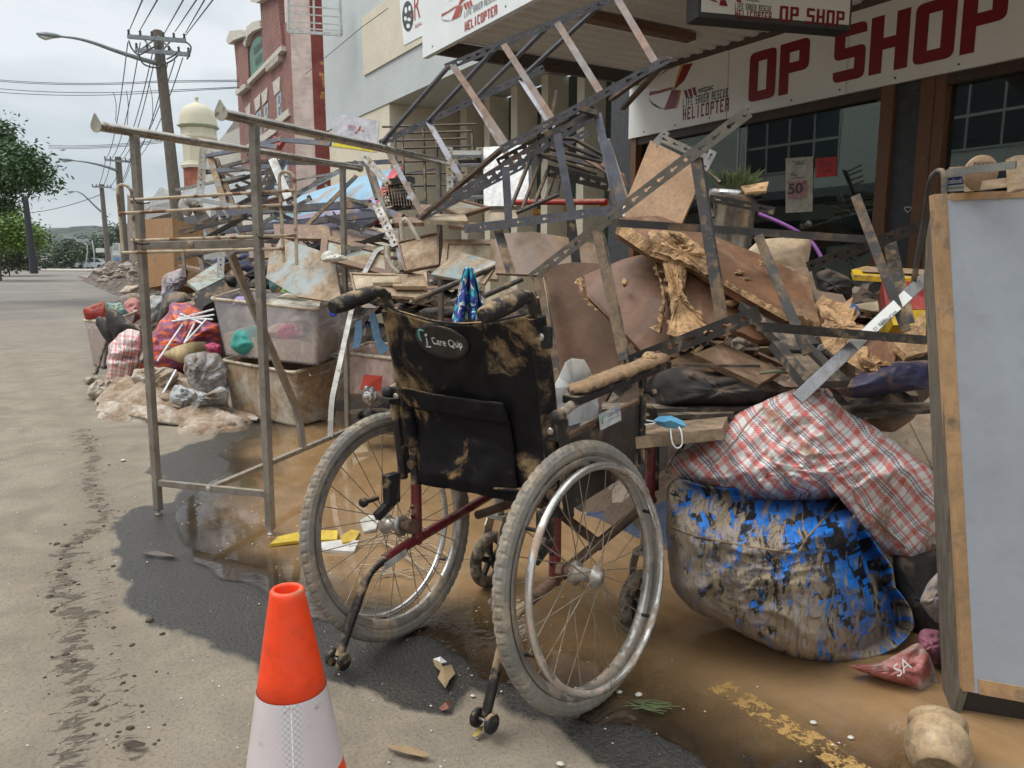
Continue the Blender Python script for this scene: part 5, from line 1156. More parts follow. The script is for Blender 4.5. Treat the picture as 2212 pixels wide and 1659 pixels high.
# ---- broken boards, right of the wheelchair
o = board('plywood_board', [(1405, 303, 3.25), (1526, 363, 3.05), (1472, 484, 2.95), (1350, 484), (1350, 440)], .012, PLY, 'orange-brown plywood board standing against the shop window frame')
o = board('laminate_board', [(1070, 505, 3.45), (1150, 500, 3.4), (1232, 514), (1300, 530), (1300, 600, 3.2), (1070, 590)], .016, LAMB, 'wide grey-brown laminate board lying behind the long slotted rail')
o = board('stained_board', [(1163, 578, 2.95), (1240, 566), (1300, 570, 2.8), (1350, 790, 2.7), (1300, 880), (1200, 870)], .018, PBF2, 'mould-speckled brown board standing upright just behind the wheelchair arm')
o = board('pine_edge_board', [(1155, 600, 2.85), (1176, 598, 2.85), (1204, 815, 2.7), (1196, 830, 2.7)], .03, PINE, 'narrow pale edge strip standing beside the mould-speckled board')
o = board('broken_board', ragged([(1262, 594, 2.68), (1345, 560, 2.7), (1428, 541, 2.66), (1462, 650, 2.5), (1468, 772, 2.42), (1392, 765, 2.45), (1335, 706, 2.52), (1268, 640, 2.62)], 3, 1.0, 3), .022, PBF, 'large purple-brown broken board with a torn left corner behind the steel post')
torn_rim([A(1264, 596, 2.675), A(1275, 630, 2.65), A(1300, 662, 2.6), A(1304, 650, 2.6)], -1, TORN, o, .022, .02, 2)
pf_ = cushion([(1345, 600), (1356, 603), (1355, 618), (1347, 622), (1342, 611)], 2.56, .012, seg=20, rings=4, wr=.006, wf=60); pf_.build('blister', TORN, o)
o = board('broken_board', ragged([(1426, 545, 2.56), (1530, 578, 2.5), (1645, 660, 2.42), (1735, 706, 2.38), (1640, 735, 2.3), (1560, 700, 2.34), (1500, 722, 2.36), (1446, 724, 2.4), (1452, 640, 2.47)], 5, 1.5, 5), .02, PBF, 'lower layer of swollen broken particle board with a shredded pale left edge')
for i_, path in enumerate(([(1428, 546), (1440, 600), (1453, 650), (1447, 690), (1440, 722)], [(1446, 722), (1500, 718), (1535, 706)], [(1450, 560), (1462, 620), (1478, 680), (1470, 712)])):
    torn_rim([A(x, y, 2.535-.0007*(y-546)) for x, y in path], -1, TORN, o, .026, .03, 7+i_, 4)
for i_, (cx, cy, rx, ry) in enumerate(((1597, 588, 14, 6), (1605, 603, 18, 6), (1585, 610, 9, 5), (1580, 655, 16, 8), (1470, 600, 15, 30), (1500, 685, 25, 16))):
    cushion([(cx+rx*math.cos(a)*(1+.2*math.sin(3*a+i_)), cy+ry*math.sin(a)) for a in np.linspace(0, 6.28, 12, endpoint=False)], 2.46-.0008*(cy-590), .009, seg=32, rings=5, wr=.006, wf=70, seed=i_).build('blister', TORN, o)
o = board('broken_board', ragged([(1338, 470, 2.62), (1420, 466, 2.7), (1500, 492, 2.68), (1640, 548, 2.62), (1745, 600, 2.55), (1775, 704, 2.32), (1700, 688, 2.3), (1630, 650, 2.33), (1565, 612, 2.38), (1500, 572, 2.45), (1410, 545, 2.5), (1335, 497, 2.58)], 5, 1.3, 8), .03, PBF, 'topmost long swollen particle board, broken across with crumbling pale edges')
torn_rim([A(1335, 492, 2.57), A(1410, 542, 2.49), A(1500, 570, 2.44), A(1545, 598, 2.4)], 1, TORN, o, .020, .035, 11, 4); torn_rim([A(1565, 611, 2.37), A(1630, 649, 2.32), A(1700, 688, 2.29), A(1770, 704, 2.31)], 1, TORN, o, .008, .03, 12, 3)
torn_rim([A(1338, 474, 2.61), A(1395, 468, 2.68), A(1440, 470, 2.69)], -1, TORN, o, .008, .02, 31, 2)
cushion([(1440, 500), (1470, 500), (1510, 530), (1530, 560), (1490, 555), (1460, 530)], 2.5, .02, seg=36, rings=6, wr=.012, wf=40).build('blister', TORN, o)
def shred(pts, par, sd_, th=.012):
    mb = MB(); P_ = [A(*p) for p in ragged(pts, 7, 3.5, sd_)]; c_ = sum(P_, V((0, 0, 0)))/len(P_); random.seed(sd_)
    I1 = [p.lerp(c_, .3)+(EY-c_).normalized()*random.uniform(-.002, .012) for p in P_]; I2 = [p.lerp(c_, .65)+(EY-c_).normalized()*random.uniform(-.004, .012) for p in P_]; n_ = len(P_)
    mb.add(P_+I1+I2+[c_+(EY-c_).normalized()*.006]+[p-(EY-c_).normalized()*th for p in P_], [(i, (i+1) % n_, n_+(i+1) % n_, n_+i) for i in range(n_)]+[(n_+i, n_+(i+1) % n_, 2*n_+(i+1) % n_, 2*n_+i) for i in range(n_)]+[(2*n_+i, 2*n_+(i+1) % n_, 3*n_) for i in range(n_)]+[(i, (i+1) % n_, 3*n_+1+(i+1) % n_, 3*n_+1+i) for i in range(n_)]); mb.build('shredded_patch', TORN, par)
shred([(1430, 545, 2.5), (1458, 552, 2.48), (1466, 600, 2.43), (1490, 655, 2.38), (1540, 716, 2.33), (1480, 727, 2.33), (1440, 722, 2.35), (1452, 680, 2.39), (1444, 620, 2.44)], o, 41)
shred([(1402, 500, 2.56), (1452, 500, 2.53), (1500, 522, 2.48), (1550, 566, 2.42), (1542, 603, 2.38), (1500, 575, 2.41), (1450, 556, 2.45), (1405, 541, 2.49)], o, 42)
shred([(1640, 560, 2.5), (1665, 568, 2.49), (1660, 580, 2.47), (1640, 572, 2.48)], o, 43)
o = board('broken_board', ragged([(1762, 655, 2.42), (1830, 690, 2.36), (1900, 715, 2.3), (1945, 740, 2.25), (1920, 815, 2.15), (1860, 780, 2.2), (1795, 745, 2.28), (1775, 700, 2.35)], 5, 2, 15), .018, PBF, 'torn pale brown board fragment lying under the white hanging rail')
shred([(1765, 652, 2.38), (1830, 690, 2.33), (1885, 715, 2.28), (1860, 742, 2.24), (1800, 735, 2.27), (1780, 700, 2.32)], o, 44); shred([(1850, 770, 2.18), (1890, 775, 2.16), (1935, 790, 2.14), (1915, 816, 2.12), (1870, 795, 2.15)], o, 45)
torn_rim([A(1764, 652, 2.41), A(1800, 676, 2.38), A(1840, 700, 2.33)], 1, TORN, o, .03, .02, 16, 4); torn_rim([A(1775, 700, 2.34), A(1796, 745, 2.27), A(1860, 782, 2.19), A(1920, 812, 2.14)], 1, TORN, o, .022, .03, 17, 4)
o = board('broken_board', ragged([(1930, 740, 2.2), (1998, 672, 2.3), (2003, 760, 2.2), (1960, 770, 2.15)], 5, 2, 25), .02, TORN, 'crumbled brown board corner wedged against the big grey panel')
board('cardboard_piece', [(1685, 573, 2.8), (1751, 578, 2.75), (1768, 640, 2.7), (1720, 625)], .006, M('wet_cardboard', (.22, .14, .08), .8, mud=.4), 'square of wet brown cardboard behind the topmost broken board', 'cardboard')
board('grey_board', [(1750, 625, 2.55), (1820, 636, 2.5), (1840, 672, 2.45), (1765, 655)], .012, LAMB, 'small smooth grey-brown board beyond the torn board fragment')
framed('cupboard_door', [(1600, 652, 2.35), (1675, 652, 2.4), (1770, 742, 2.25), (1695, 745, 2.2)], M('charcoal_painted_wood', (.035, .04, .045), .45, mud=.3, ms=8, mudcol=(.3, .2, .12)), M('muddy_door_panel', (.06, .055, .05), .6, mud=.85, mudcol=(.25, .18, .12)), 'charcoal framed cupboard door lying flat, the upper of two', 'cupboard door', .032, .025)
framed('cupboard_door', [(1668, 736, 2.15), (1752, 742, 2.2), (1838, 822, 2.08), (1738, 825, 2.04)], bpy.data.materials['charcoal_painted_wood'], bpy.data.materials['muddy_door_panel'], 'charcoal framed cupboard door with mud-filled panel, the lower of two', 'cupboard door', .035, .025)
for i_, (p, th_, l) in enumerate((([(1500, 765, 2.25), (1560, 740, 2.4), (1690, 800, 2.3), (1640, 830, 2.2)], .02, 'brown muddy shelf board under the swollen boards'), ([(1405, 800, 2.35), (1490, 760, 2.45), (1550, 800, 2.35), (1460, 830, 2.3)], .02, 'dark board end under the large purple-brown board'))):
    board('shelf_board', p, th_, LAMB, l)
# pot, plant, chair seat, hose, tubs behind
STEEL = M('stainless_steel', (.5, .49, .46), .22, metal=.9, mud=.22, ms=6, bump=.03)
pot = thing('stock_pot', 'dull stainless steel stock pot half buried under broken boards at the shop window', 'pot', A(1578, 520, 3.3))
b0 = A(1579, 520, 3.3); mb = MB(); up_ = (ZZ+V((.08, 0, 0))).normalized(); mb.lathe(b0-up_*.05, up_, [(.0, 0), (.085, 0), (.088, .02), (.088, .21), (.094, .215), (.093, .22), (.084, .218)], 32); mb.build('pot_body', STEEL, pot)
mb = MB(); c_ = A(1580, 419, 3.25); mb.lathe(c_, (ZZ+V((.02, -.1, 0))).normalized(), [(.0, .012), (.085, .012), (.092, .016), (.094, 0), (.094, -.03), (.09, -.032)], 32); mb.build('pot_ring', STEEL, pot)
mb = MB(); mb.tube([c_+V((.08, -.03, -.02)), A(1650, 422, 3.2)], .012, 8); mb.build('pot_handle', RUB, pot)
LEAF = M('grass_green_leaf', (.10, .14, .05), .6, mud=.2, ms=12, var=.4)
pl = thing('potted_plant', 'grassy green plant sprouting from the stock pot lid by the window', 'plant', A(1580, 412, 3.25)); random.seed(5); mb = MB(); base = A(1585, 412, 3.25)
for i in range(80):
    a = random.uniform(0, 6.28); l_ = random.uniform(.06, .13); o_ = V((math.cos(a), math.sin(a), 0))*random.uniform(.02, .09); p0 = base+V((math.cos(a), math.sin(a), 0))*.03*random.random()+RT*random.uniform(-.07, .09)*.6; p1 = p0+o_*.5+ZZ*l_*.6; p2 = p0+o_+ZZ*l_*random.uniform(.6, 1)
    s_ = V((-math.sin(a), math.cos(a), 0))*.0025; mb.add([p0-s_, p0+s_, p1+s_, p2, p1-s_], [(0, 1, 2, 3, 4)])
mb.build('leaves', LEAF, pl)
mb = MB(); mb.slab([A(1600, 402, 3.2), A(1660, 392, 3.15), A(1655, 412, 3.1), A(1610, 415, 3.1)], .01); mb.build('bark', TORN, pl)
o = cushion([(1608, 548), (1640, 517), (1690, 513), (1755, 516), (1748, 560), (1738, 592), (1700, 600), (1640, 590)], 2.9, .03, pw=.8, wr=.002, seg=48, rings=8).build('chair_seat', M('peach_plastic', (.50, .36, .22), .4, mud=.3, ms=6), None, 'peach coloured moulded plastic chair seat lying behind the broken boards', 'chair seat')
mb = MB(); mb.tube(smooth([A(1640, 462, 3.1), A(1700, 488, 3.0), A(1750, 520, 2.95), A(1778, 562, 2.9)]), .008, 8); tag(mb.build('hose', M('purple_hose', (.16, .03, .22), .5, mud=.15)), 'curved purple hose beside the peach chair seat', 'hose')
YP = M('yellow_plastic', (.75, .48, .01), .4, mud=.3, ms=7); RP = M('red_plastic', (.35, .015, .012), .45, mud=.3, ms=7)
tr_ = thing('toy_tray', 'yellow-rimmed muddy plastic tray between the grey pillar and the big grey panel', 'tray', A(1930, 600, 2.9))
mb = MB(); mb.slab([A(1840, 582, 3.0), A(1870, 575, 3.1), A(2050, 585, 3.0), A(2050, 606, 2.8), A(1845, 594, 2.9)], .02, away=(0, 0, -1)); mb.build('tray_rim', YP, tr_, bevel=.006)
mb = MB(); mb.slab([A(1862, 580, 3.03), A(1880, 577, 3.08), A(2050, 588, 2.98), A(2050, 596, 2.85), A(1862, 588, 2.93)], .002, away=(0, 0, -1)); mb.v = [p+ZZ*.003 for p in mb.v]; mb.build('tray_bed', M('mud_film', (.28, .18, .10), .6, mud=.5), tr_)
tb_ = thing('toy_box', 'red plastic toy box with a yellow base under the yellow-rimmed tray', 'box', A(1950, 690, 2.8))
mb = MB(); mb.slab([A(1905, 606, 2.75), A(2060, 610, 2.65), A(2060, 668, 2.65), A(1915, 668, 2.72)], .3); mb.build('box_body', RP, tb_, bevel=.015)
mb = MB(); mb.slab([A(1920, 669, 2.72), A(2060, 669, 2.65), A(2060, 705, 2.65), A(1930, 702, 2.7)], .28); mb.build('box_base', YP, tb_, bevel=.015)
cushion([(1822, 660), (1840, 652), (1857, 665), (1860, 688), (1835, 682)], 2.7, .05, seg=32, rings=6, wr=.008).build('blue_cloth', M('blue_fabric', (.05, .14, .38), .8, mud=.2), None, 'small bright blue bundle of cloth in the dark gap behind the boards', 'cloth')
cushion([(1758, 590), (1790, 580), (1838, 600), (1842, 640), (1815, 660), (1780, 645)], 2.85, .07, seg=40, rings=8, wr=.02).build('black_bag', DKC, None, 'crumpled black plastic bag behind the torn boards', 'bag')
# cloth on the near edge of the heap
cushion([(1404, 830), (1425, 800), (1470, 792), (1540, 803), (1610, 800), (1680, 826), (1718, 852), (1690, 880), (1600, 885), (1500, 882), (1420, 880)], 2.33, .12, seg=80, rings=12, wr=.02, wf=5).build('dark_coat', DKC, None, 'crumpled dark brown wool coat below the charcoal cupboard doors', 'coat')
cushion([(1800, 842), (1850, 812), (1905, 786), (1960, 778), (2015, 776), (2015, 840), (1940, 848), (1840, 862)], 2.2, .09, seg=64, rings=10, wr=.02, wf=6, seed=4).build('navy_jacket', M('navy_nylon', (.012, .018, .08), .4, mud=.42, ms=6, mudcol=(.2, .13, .08)), None, 'shiny navy blue jacket smeared with mud beside the big grey panel', 'jacket')
mb = MB(); mb.tube(smooth([A(1640, 806, 2.2), A(1690, 802, 2.18), A(1745, 812, 2.15), A(1775, 830, 2.12), A(1830, 826, 2.12)]), .014, 8, sq=.35); tag(mb.build('strap', M('olive_webbing', (.12, .15, .08), .8, mud=.3)), 'olive green fabric strap trailing over the dark coat', 'strap')
SLT = M('dark_slatted_wood', (.03, .024, .02), .7, mud=.35, ms=10, mudcol=(.2, .15, .1), streak=(1, 1, 8))
for i_, (p, l) in enumerate((([(1300, 868, 2.35), (1640, 868, 2.35), (1620, 880, 2.2), (1300, 884, 2.2)], 'topmost thin dark slatted shelf in the stack above the dust mask'), ([(1300, 884, 2.3), (1600, 880, 2.3), (1580, 893, 2.15), (1300, 902, 2.15)], 'lower thin dark slatted shelf in the stack above the dust mask'), ([(1700, 880, 2.3), (2020, 868, 2.3), (2020, 884, 2.15), (1740, 900, 2.2)], 'thin dark slatted shelf behind the red striped bag'))):
    board('slatted_shelf', p, .012, SLT, l, 'shelf', away=(0, 0, -1))
led = board('timber_plank', [(1340, 915, 2.2), (1575, 893, 2.2), (1560, 925, 1.98), (1372, 945, 1.98)], .03, M('muddy_plank', (.16, .1, .06), .7, mud=.6, ms=6, mudcol=(.3, .21, .13)), 'muddy brown plank under the blue face mask', away=(0, 0, -1))
mk = thing('face_mask', 'pale blue disposable face mask with white ear loops on the muddy plank', 'face mask', A(1445, 915, 1.99))
MB_ = M('mask_blue', (.16, .48, .72), .8, mud=.02, bump=.05); mb = MB(); mp_ = [(1411, 908), (1424, 899), (1450, 898), (1478, 910), (1483, 922), (1460, 926), (1438, 924), (1420, 917)]; vs = [A(x, y, 1.99+.006*(i % 2)) for i, (x, y) in enumerate(mp_)]+[A(1448, 908, 1.965), A(1435, 912, 1.97)]; mb.add(vs, [(0, 1, 9), (1, 2, 8, 9), (2, 3, 8), (3, 4, 8), (4, 5, 8), (5, 6, 9, 8), (6, 7, 9), (7, 0, 9)]); mb.build('mask_sheet', MB_, mk)
mb = MB(); mb.tube(smooth([A(1448, 925, 1.98), A(1452, 955, 1.97), A(1462, 968, 1.97), A(1473, 960, 1.97), A(1472, 935, 1.97), A(1466, 922, 1.98)]), .0022, 6); mb.build('ear_loop', PAPW, mk)
mb = MB(); mb.tube(smooth([A(1418, 912, 1.99), A(1395, 908, 2.0), A(1378, 912, 2.0), A(1390, 917, 1.99), A(1415, 915, 1.99)]), .0022, 6); mb.build('ear_loop', PAPW, mk)
cushion([(1860, 905), (1900, 890), (1960, 868), (1985, 880), (1975, 905), (1930, 935), (1890, 930)], 2.35, .04, seg=48, rings=8, wr=.008).build('leather_glove', M('mud_tan_leather', (.20, .14, .09), .7, mud=.5), None, 'muddy tan leather shoe upper lying behind the red striped bag', 'shoe')
board('plastic_sheet', [(1890, 940, 2.5), (1960, 900, 2.5), (2015, 850, 2.5), (2015, 1010, 2.4), (1950, 1000)], .004, M('tan_plastic', (.36, .27, .18), .5, mud=.4), 'sheet of muddy tan plastic between the red striped bag and grey panel', 'plastic sheet')
# white price rail lying diagonally
rail = thing('hanging_rail', 'flat silver rail with a taped white handwritten label slanting down to the red striped bag', 'rail', A(1730, 856, 1.95))
rp0, rp1 = A(1722, 862, 1.95), A(2008, 592, 2.2); vw = (rp0.lerp(rp1, .5)-EY).normalized(); mb = MB(); mb.bar(rp0, rp1, .034, .008, up=vw); mb.build('rail_bar', M('clear_grey_rail', (.32, .32, .33), .2, metal=.5, mud=.25, ms=6), rail, bevel=.002)
mb = MB(); mb.bar(rp0.lerp(rp1, .40), rp0.lerp(rp1, .82), .03, .0015, up=vw); mb.v = [p-vw*.0055 for p in mb.v]; lbl = mb.build('paper_label', WH, rail)
dl = (rp1-rp0).normalized(); ul = dl.cross(vw).normalized(); 
text('WOMENS', rp0.lerp(rp1, .70)-vw*.0075+ul*.006*-1, -dl, -(dl.cross(vw)).normalized()*-1 if False else -ul, .011, DGL, lbl, width=.075); text('SIZE 12', rp0.lerp(rp1, .62)-vw*.0075-ul*.002, -dl, -ul, .009, DGL, lbl, width=.055)

# ---- the two woven bags
def plaid(name, ang=-.75, mud_=.3, sc=1.0):
    m, t, b = new_mat(name); q = N(t); uv = q.n('ShaderNodeTexCoord').outputs['UV']; tc = q.n('ShaderNodeTexCoord').outputs['Object']
    wob = q.n('ShaderNodeTexNoise', {'Vector': tc, 'Scale': 4.5, 'Detail': 2.0}).outputs['Color']
    uv2 = q.n('ShaderNodeVectorMath', {0: uv, 1: q.n('ShaderNodeVectorMath', {0: wob, 'Scale': .07}, operation='SCALE').outputs[0]}, operation='ADD').outputs[0]
    s = q.n('ShaderNodeSeparateXYZ', {0: q.n('ShaderNodeMapping', {'Vector': uv2, 'Rotation': (0, 0, ang), 'Scale': (sc, sc, 1)}).outputs[0]})
    def band(x, per, lo, hi): f = q.math('FRACT', q.math('DIVIDE', x, per)); return q.math('MULTIPLY', q.math('GREATER_THAN', f, lo), q.math('LESS_THAN', f, hi))
    X, Y = s.outputs[0], s.outputs[1]; P_ = .066
    wv = q.math('GREATER_THAN', q.math('FRACT', q.math('MULTIPLY', q.math('ADD', X, Y), 160)), .5)
    rx = q.math('ADD', band(X, P_, .05, .3), band(X, P_, .62, .74)); ry = q.math('ADD', band(Y, P_, .1, .34), band(Y, P_, .7, .78))
    bx = q.math('ADD', band(X, P_, .40, .45), band(X, P_, .50, .55)); by = band(Y, P_, .5, .535)
    r = q.math('ADD', q.math('MULTIPLY', rx, .6), q.math('MULTIPLY', ry, .45)); r = q.math('ADD', r, q.math('MULTIPLY', q.math('MULTIPLY', r, q.math('SUBTRACT', wv, .5)), .7), clamp=True)
    c = q.mix(r, (.74, .72, .68), (.62, .05, .035)); bl = q.math('ADD', q.math('MULTIPLY', bx, .85), q.math('MULTIPLY', by, .6), clamp=True); bl = q.math('MULTIPLY', bl, q.math('MULTIPLY_ADD', wv, .45, .6), clamp=True)
    c = q.mix(bl, c, (.025, .02, .13))
    mk_ = q.step(q.noise(tc, 5, 8, .7, .5), .60-.16*mud_, .68-.1*mud_); c = q.mix(q.math('MULTIPLY', mk_, .8), c, q.mix(q.noise(tc, 20, 4, .6), (.16, .09, .045), (.34, .22, .12)))
    c = q.mix(.05, c, (.34, .22, .14)); t.links.new(c, b.inputs['Base Color']); b.inputs['Roughness'].default_value = .42
    t.links.new(q.bump(q.math('ADD', q.math('MULTIPLY', wv, .15), q.math('ADD', q.noise(tc, 28, 4, .6, 1.5), mk_)), .45, .006), b.inputs['Normal']); return m
PLAID = plaid('red_white_navy_woven_plastic')
bagm = cushion([(1435, 998), (1475, 975), (1508, 955), (1561, 918), (1608, 884), (1660, 862), (1720, 838), (1757, 826), (1775, 836), (1793, 838), (1800, 858), (1823, 884), (1873, 911), (1930, 950), (1977, 988), (2015, 1013), (2040, 1090), (2019, 1165), (1992, 1223), (1925, 1208), (1873, 1150), (1850, 1110), (1842, 1075), (1708, 1085), (1608, 1080), (1515, 1062), (1465, 1032)], 2.2, .2, seg=144, rings=56, wr=.022, wf=6.5, seed=3, pw=.62); bag = bagm.build('striped_bag', PLAID, None, 'bulging red, white and navy checked woven bag, the big one resting on the blue bag', 'bag'); T_ = bvh(bagm)
def seamline(L, T_, k=8):
    out = []
    for i in range(len(L)-1):
        for j in range(k): f = j/k; out.append(hit(T_, L[i][0]+(L[i+1][0]-L[i][0])*f, L[i][1]+(L[i+1][1]-L[i][1])*f, .001))
    return out
sm_ = MB(); sm_.tube(seamline([(1535, 1010), (1570, 975), (1615, 915), (1655, 875)], T_), .0025, 6); sm_.build('seam', M('bag_seam', (.4, .3, .24), .7, mud=.4), bag)
sm_ = MB(); sm_.tube(seamline([(1860, 1020), (1842, 1050), (1850, 1085), (1900, 1130), (1975, 1200)], T_), .0028, 6); sm_.build('seam', bpy.data.materials['bag_seam'], bag)
m, t, b = new_mat('blue_black_woven_plastic_under_mud'); q = N(t); uv = q.n('ShaderNodeTexCoord').outputs['UV']; tc = q.n('ShaderNodeTexCoord').outputs['Object']
wob = q.n('ShaderNodeTexNoise', {'Vector': tc, 'Scale': 4.0, 'Detail': 2.0}).outputs['Color']
uv2 = q.n('ShaderNodeVectorMath', {0: uv, 1: q.n('ShaderNodeVectorMath', {0: wob, 'Scale': .06}, operation='SCALE').outputs[0]}, operation='ADD').outputs[0]
vn = []
for (S_, o_, an) in ((66, 0, -.25), (66, .37, -.25), (31, .2, -.25)):
    mp2 = q.n('ShaderNodeMapping', {'Vector': uv2, 'Scale': (S_, S_*(1.0 if o_ != .37 else .5), 1), 'Location': (o_, o_*2, 0), 'Rotation': (0, 0, an)}).outputs[0]
    fl = q.n('ShaderNodeVectorMath', {0: mp2}, operation='FLOOR').outputs[0]; vn.append(q.n('ShaderNodeTexWhiteNoise', {'Vector': fl}, noise_dimensions='3D').outputs[0])
hs_ = q.math('GREATER_THAN', q.math('ADD', q.math('MULTIPLY', vn[0], .45), q.math('ADD', q.math('MULTIPLY', vn[1], .5), q.math('MULTIPLY', vn[2], .7))), .80)
c = q.mix(hs_, (.008, .010, .014), q.mix(vn[0], (.004, .13, .52), (.015, .22, .72)))
s = q.n('ShaderNodeSeparateXYZ', {0: uv}); g_ = q.math('ADD', q.math('MULTIPLY', s.outputs[0], -.22), q.math('MULTIPLY', s.outputs[1], -.26))
fine = q.noise(q.n('ShaderNodeMapping', {'Vector': uv2, 'Scale': (2.6, 1, 1)}).outputs[0], 11, 9, .74, .9)
mk_ = q.step(q.math('ADD', fine, g_), .47, .505); crack = q.step(q.math('ABSOLUTE', q.math('SUBTRACT', q.noise(q.n('ShaderNodeMapping', {'Vector': uv2, 'Scale': (3.4, .8, 1)}).outputs[0], 9, 7, .7, 1.5), .5)), .0, .014)
mc = q.mix(q.noise(tc, 9, 6, .65), (.22, .165, .105), (.42, .325, .215)); mc = q.mix(q.math('MULTIPLY', q.math('SUBTRACT', 1.0, crack), .75), mc, (.05, .035, .022))
c = q.mix(q.math('MULTIPLY', mk_, .9), c, mc); c = q.mix(q.math('MULTIPLY', q.step(q.noise(tc, 6, 4, .6), .4, .7), .18), c, (.3, .24, .2)); t.links.new(c, b.inputs['Base Color'])
t.links.new(q.math('MULTIPLY_ADD', mk_, .4, .38), b.inputs['Roughness']); t.links.new(q.bump(q.math('ADD', q.math('MULTIPLY', mk_, .8), q.math('ADD', crack, fine)), .6, .006), b.inputs['Normal'])
def bagmod(x, y):
    ys = 1135+(x-1445)*.22; top = max(0, ys-y)*.0017; xs = 1722+(1196-y)*(.76 if y < 1196 else -.22); end = max(0, x-xs)*.0013
    return min(.24, top)*(1 if end == 0 else 0) + end*(1 if end > 0 else 0) + (min(.24, top)*max(0, 1-end*12) if end > 0 else 0) - .03
bbm = cushion([(1439, 1060), (1448, 1038), (1462, 1030), (1527, 1049), (1620, 1055), (1708, 1062), (1780, 1056), (1826, 1056), (1842, 1075), (1866, 1123), (1895, 1180), (1932, 1225), (1925, 1262), (1948, 1280), (1972, 1323), (1976, 1361), (1942, 1400), (1880, 1428), (1804, 1435), (1727, 1425), (1650, 1394), (1554, 1344), (1496, 1320), (1450, 1269), (1440, 1180)], 2.08, .24, seg=144, rings=56, wr=.02, wf=6, seed=8, pw=.36, tilt=-.03, mod=bagmod); T_ = bvh(bbm); bb = bbm.build('woven_bag', m, None, 'big mud-caked bright blue and black checked bag sitting in the brown water', 'bag')
sm_ = MB(); sm_.tube(seamline([(1825, 1068), (1790, 1110), (1740, 1165), (1724, 1195)], T_), .003, 6); sm_.tube(seamline([(1450, 1138), (1500, 1158), (1600, 1178), (1722, 1196)], T_), .0025, 6); sm_.build('seam', M('muddy_seam', (.18, .12, .07), .8, mud=.5), bb)
# small things by the big panel
PKB = M('pink_red_plastic_film', (.42, .12, .11), .25, mud=.35, ms=9, mudcol=(.4, .3, .24), bump=.5, bs=25, bd=.01, col2=(.5, .42, .38), c2t=.55)
pb_ = cushion([(1826, 1438), (1900, 1432), (1950, 1405), (1985, 1385), (2010, 1420), (2032, 1478), (2018, 1506), (1995, 1498), (1930, 1475), (1880, 1458)], 1.86, .04, seg=64, rings=10, wr=.018, wf=12).build('plastic_bag', PKB, None, 'wet pink and red printed plastic bag floating beside the blue bag', 'plastic bag')
text('SA', A(1938, 1462, 1.78), (A(1970, 1440, 1.79)-A(1938, 1462, 1.79)), (A(1926, 1436, 1.79)-A(1938, 1462, 1.79)), .03, WH, pb_, width=.04, ext=.004)
cushion([(1983, 1370), (1995, 1357), (2030, 1362), (2040, 1405), (2032, 1440), (2005, 1425), (1985, 1400)], 1.92, .04, seg=48, rings=8, wr=.014, wf=16).build('pink_cloth', M('mauve_cloth', (.28, .09, .14), .8, mud=.2, ms=14), None, 'mauve pink crumpled cloth above the pink plastic bag', 'cloth')
cushion([(1986, 1300), (2000, 1265), (2030, 1230), (2040, 1330), (2025, 1350), (2000, 1320)], 1.95, .04, seg=48, rings=8, wr=.012, wf=16).build('lace_cloth', M('dirty_white_lace', (.36, .33, .32), .9, mud=.3, ms=20), None, 'dirty white lacy cloth between the blue bag and grey panel', 'cloth')
cushion([(1925, 1190), (1980, 1200), (2030, 1180), (2040, 1300), (2030, 1440), (1980, 1420), (1960, 1330), (1935, 1280)], 2.15, .08, seg=48, rings=8, wr=.012).build('gap_shade_fill', DKC, None, 'black lump standing in for shade in the gap beneath the red striped bag', 'cloth')  # black mass added as the shade of the empty gap between bags and panel
# ---- the big grey panel standing at the right edge
WTH = M('weathered_grey_wood', (.13, .115, .09), .8, mud=.3, ms=6, mudcol=(.24, .18, .11), streak=(14, 14, 1), bump=.5, bs=30, var=.5, vs=6)
bp = thing('cabinet_panel', 'big upturned grey-faced cabinet panel with worn timber edging at the right edge', 'panel', A(2078, 1520, 1.7))
TL, TR, BR_, BL = A(2016, 420, 1.60), A(2420, 402, 1.55), A(2440, 1556, 1.62), A(2078, 1490, 1.70)
nn_ = (TR-TL).cross(BL-TL).normalized(); nn_ = nn_ if nn_.dot(TL-EY) > 0 else -nn_
mb = MB(); mb.slab([TL.lerp(TR, .03)+(BL-TL)*.012-nn_*.0, TR, BR_, BL.lerp(BR_, .03)], .016, away=nn_); mb.v = [p-nn_*.004 for p in mb.v]
mb.build('grey_face', M('scuffed_grey_laminate', (.35, .375, .42), .5, spk=.14, mud=.12, ms=8, mudcol=(.4, .36, .3), bump=.08, bs=30, var=.1, vs=3, sharp=.02, col2=(.56, .57, .57), c2t=.73), bp)
def strip(a, b, ww_, inward, m_, nm, proud=.007, dep=.03):
    i_ = (V(inward)-nn_*V(inward).dot(nn_)).normalized(); mb = MB(); mb.slab([a-nn_*proud, b-nn_*proud, b-nn_*proud+i_*ww_, a-nn_*proud+i_*ww_], dep, away=nn_); return mb.build(nm, m_, bp, bevel=.0015)
EDG = M('raw_timber_edge', (.42, .25, .12), .7, mud=.36, ms=9, mudcol=(.28, .19, .12), streak=(3, 3, 1), bump=.25, vs=6)
strip(TL, BL, .024, TR-TL, EDG, 'timber_edge'); strip(TL.lerp(TR, .09), TR, .015, BL-TL, EDG, 'timber_edge'); strip(BL.lerp(BR_, .1), BR_, .034, TL-BL, EDG, 'timber_edge')
SP_ = [(2017,421,0),(2023,498,0),(2033,688,0),(2042,900,0),(2050,1015,0),(2065,1246,0),(2080,1465,0),(2056,1541,.02),(2041,1537,.1),(2034,1460,.12),(2015,1015,.14),(2004,764,.15),(1995,612,.14),(2000,517,.12)]
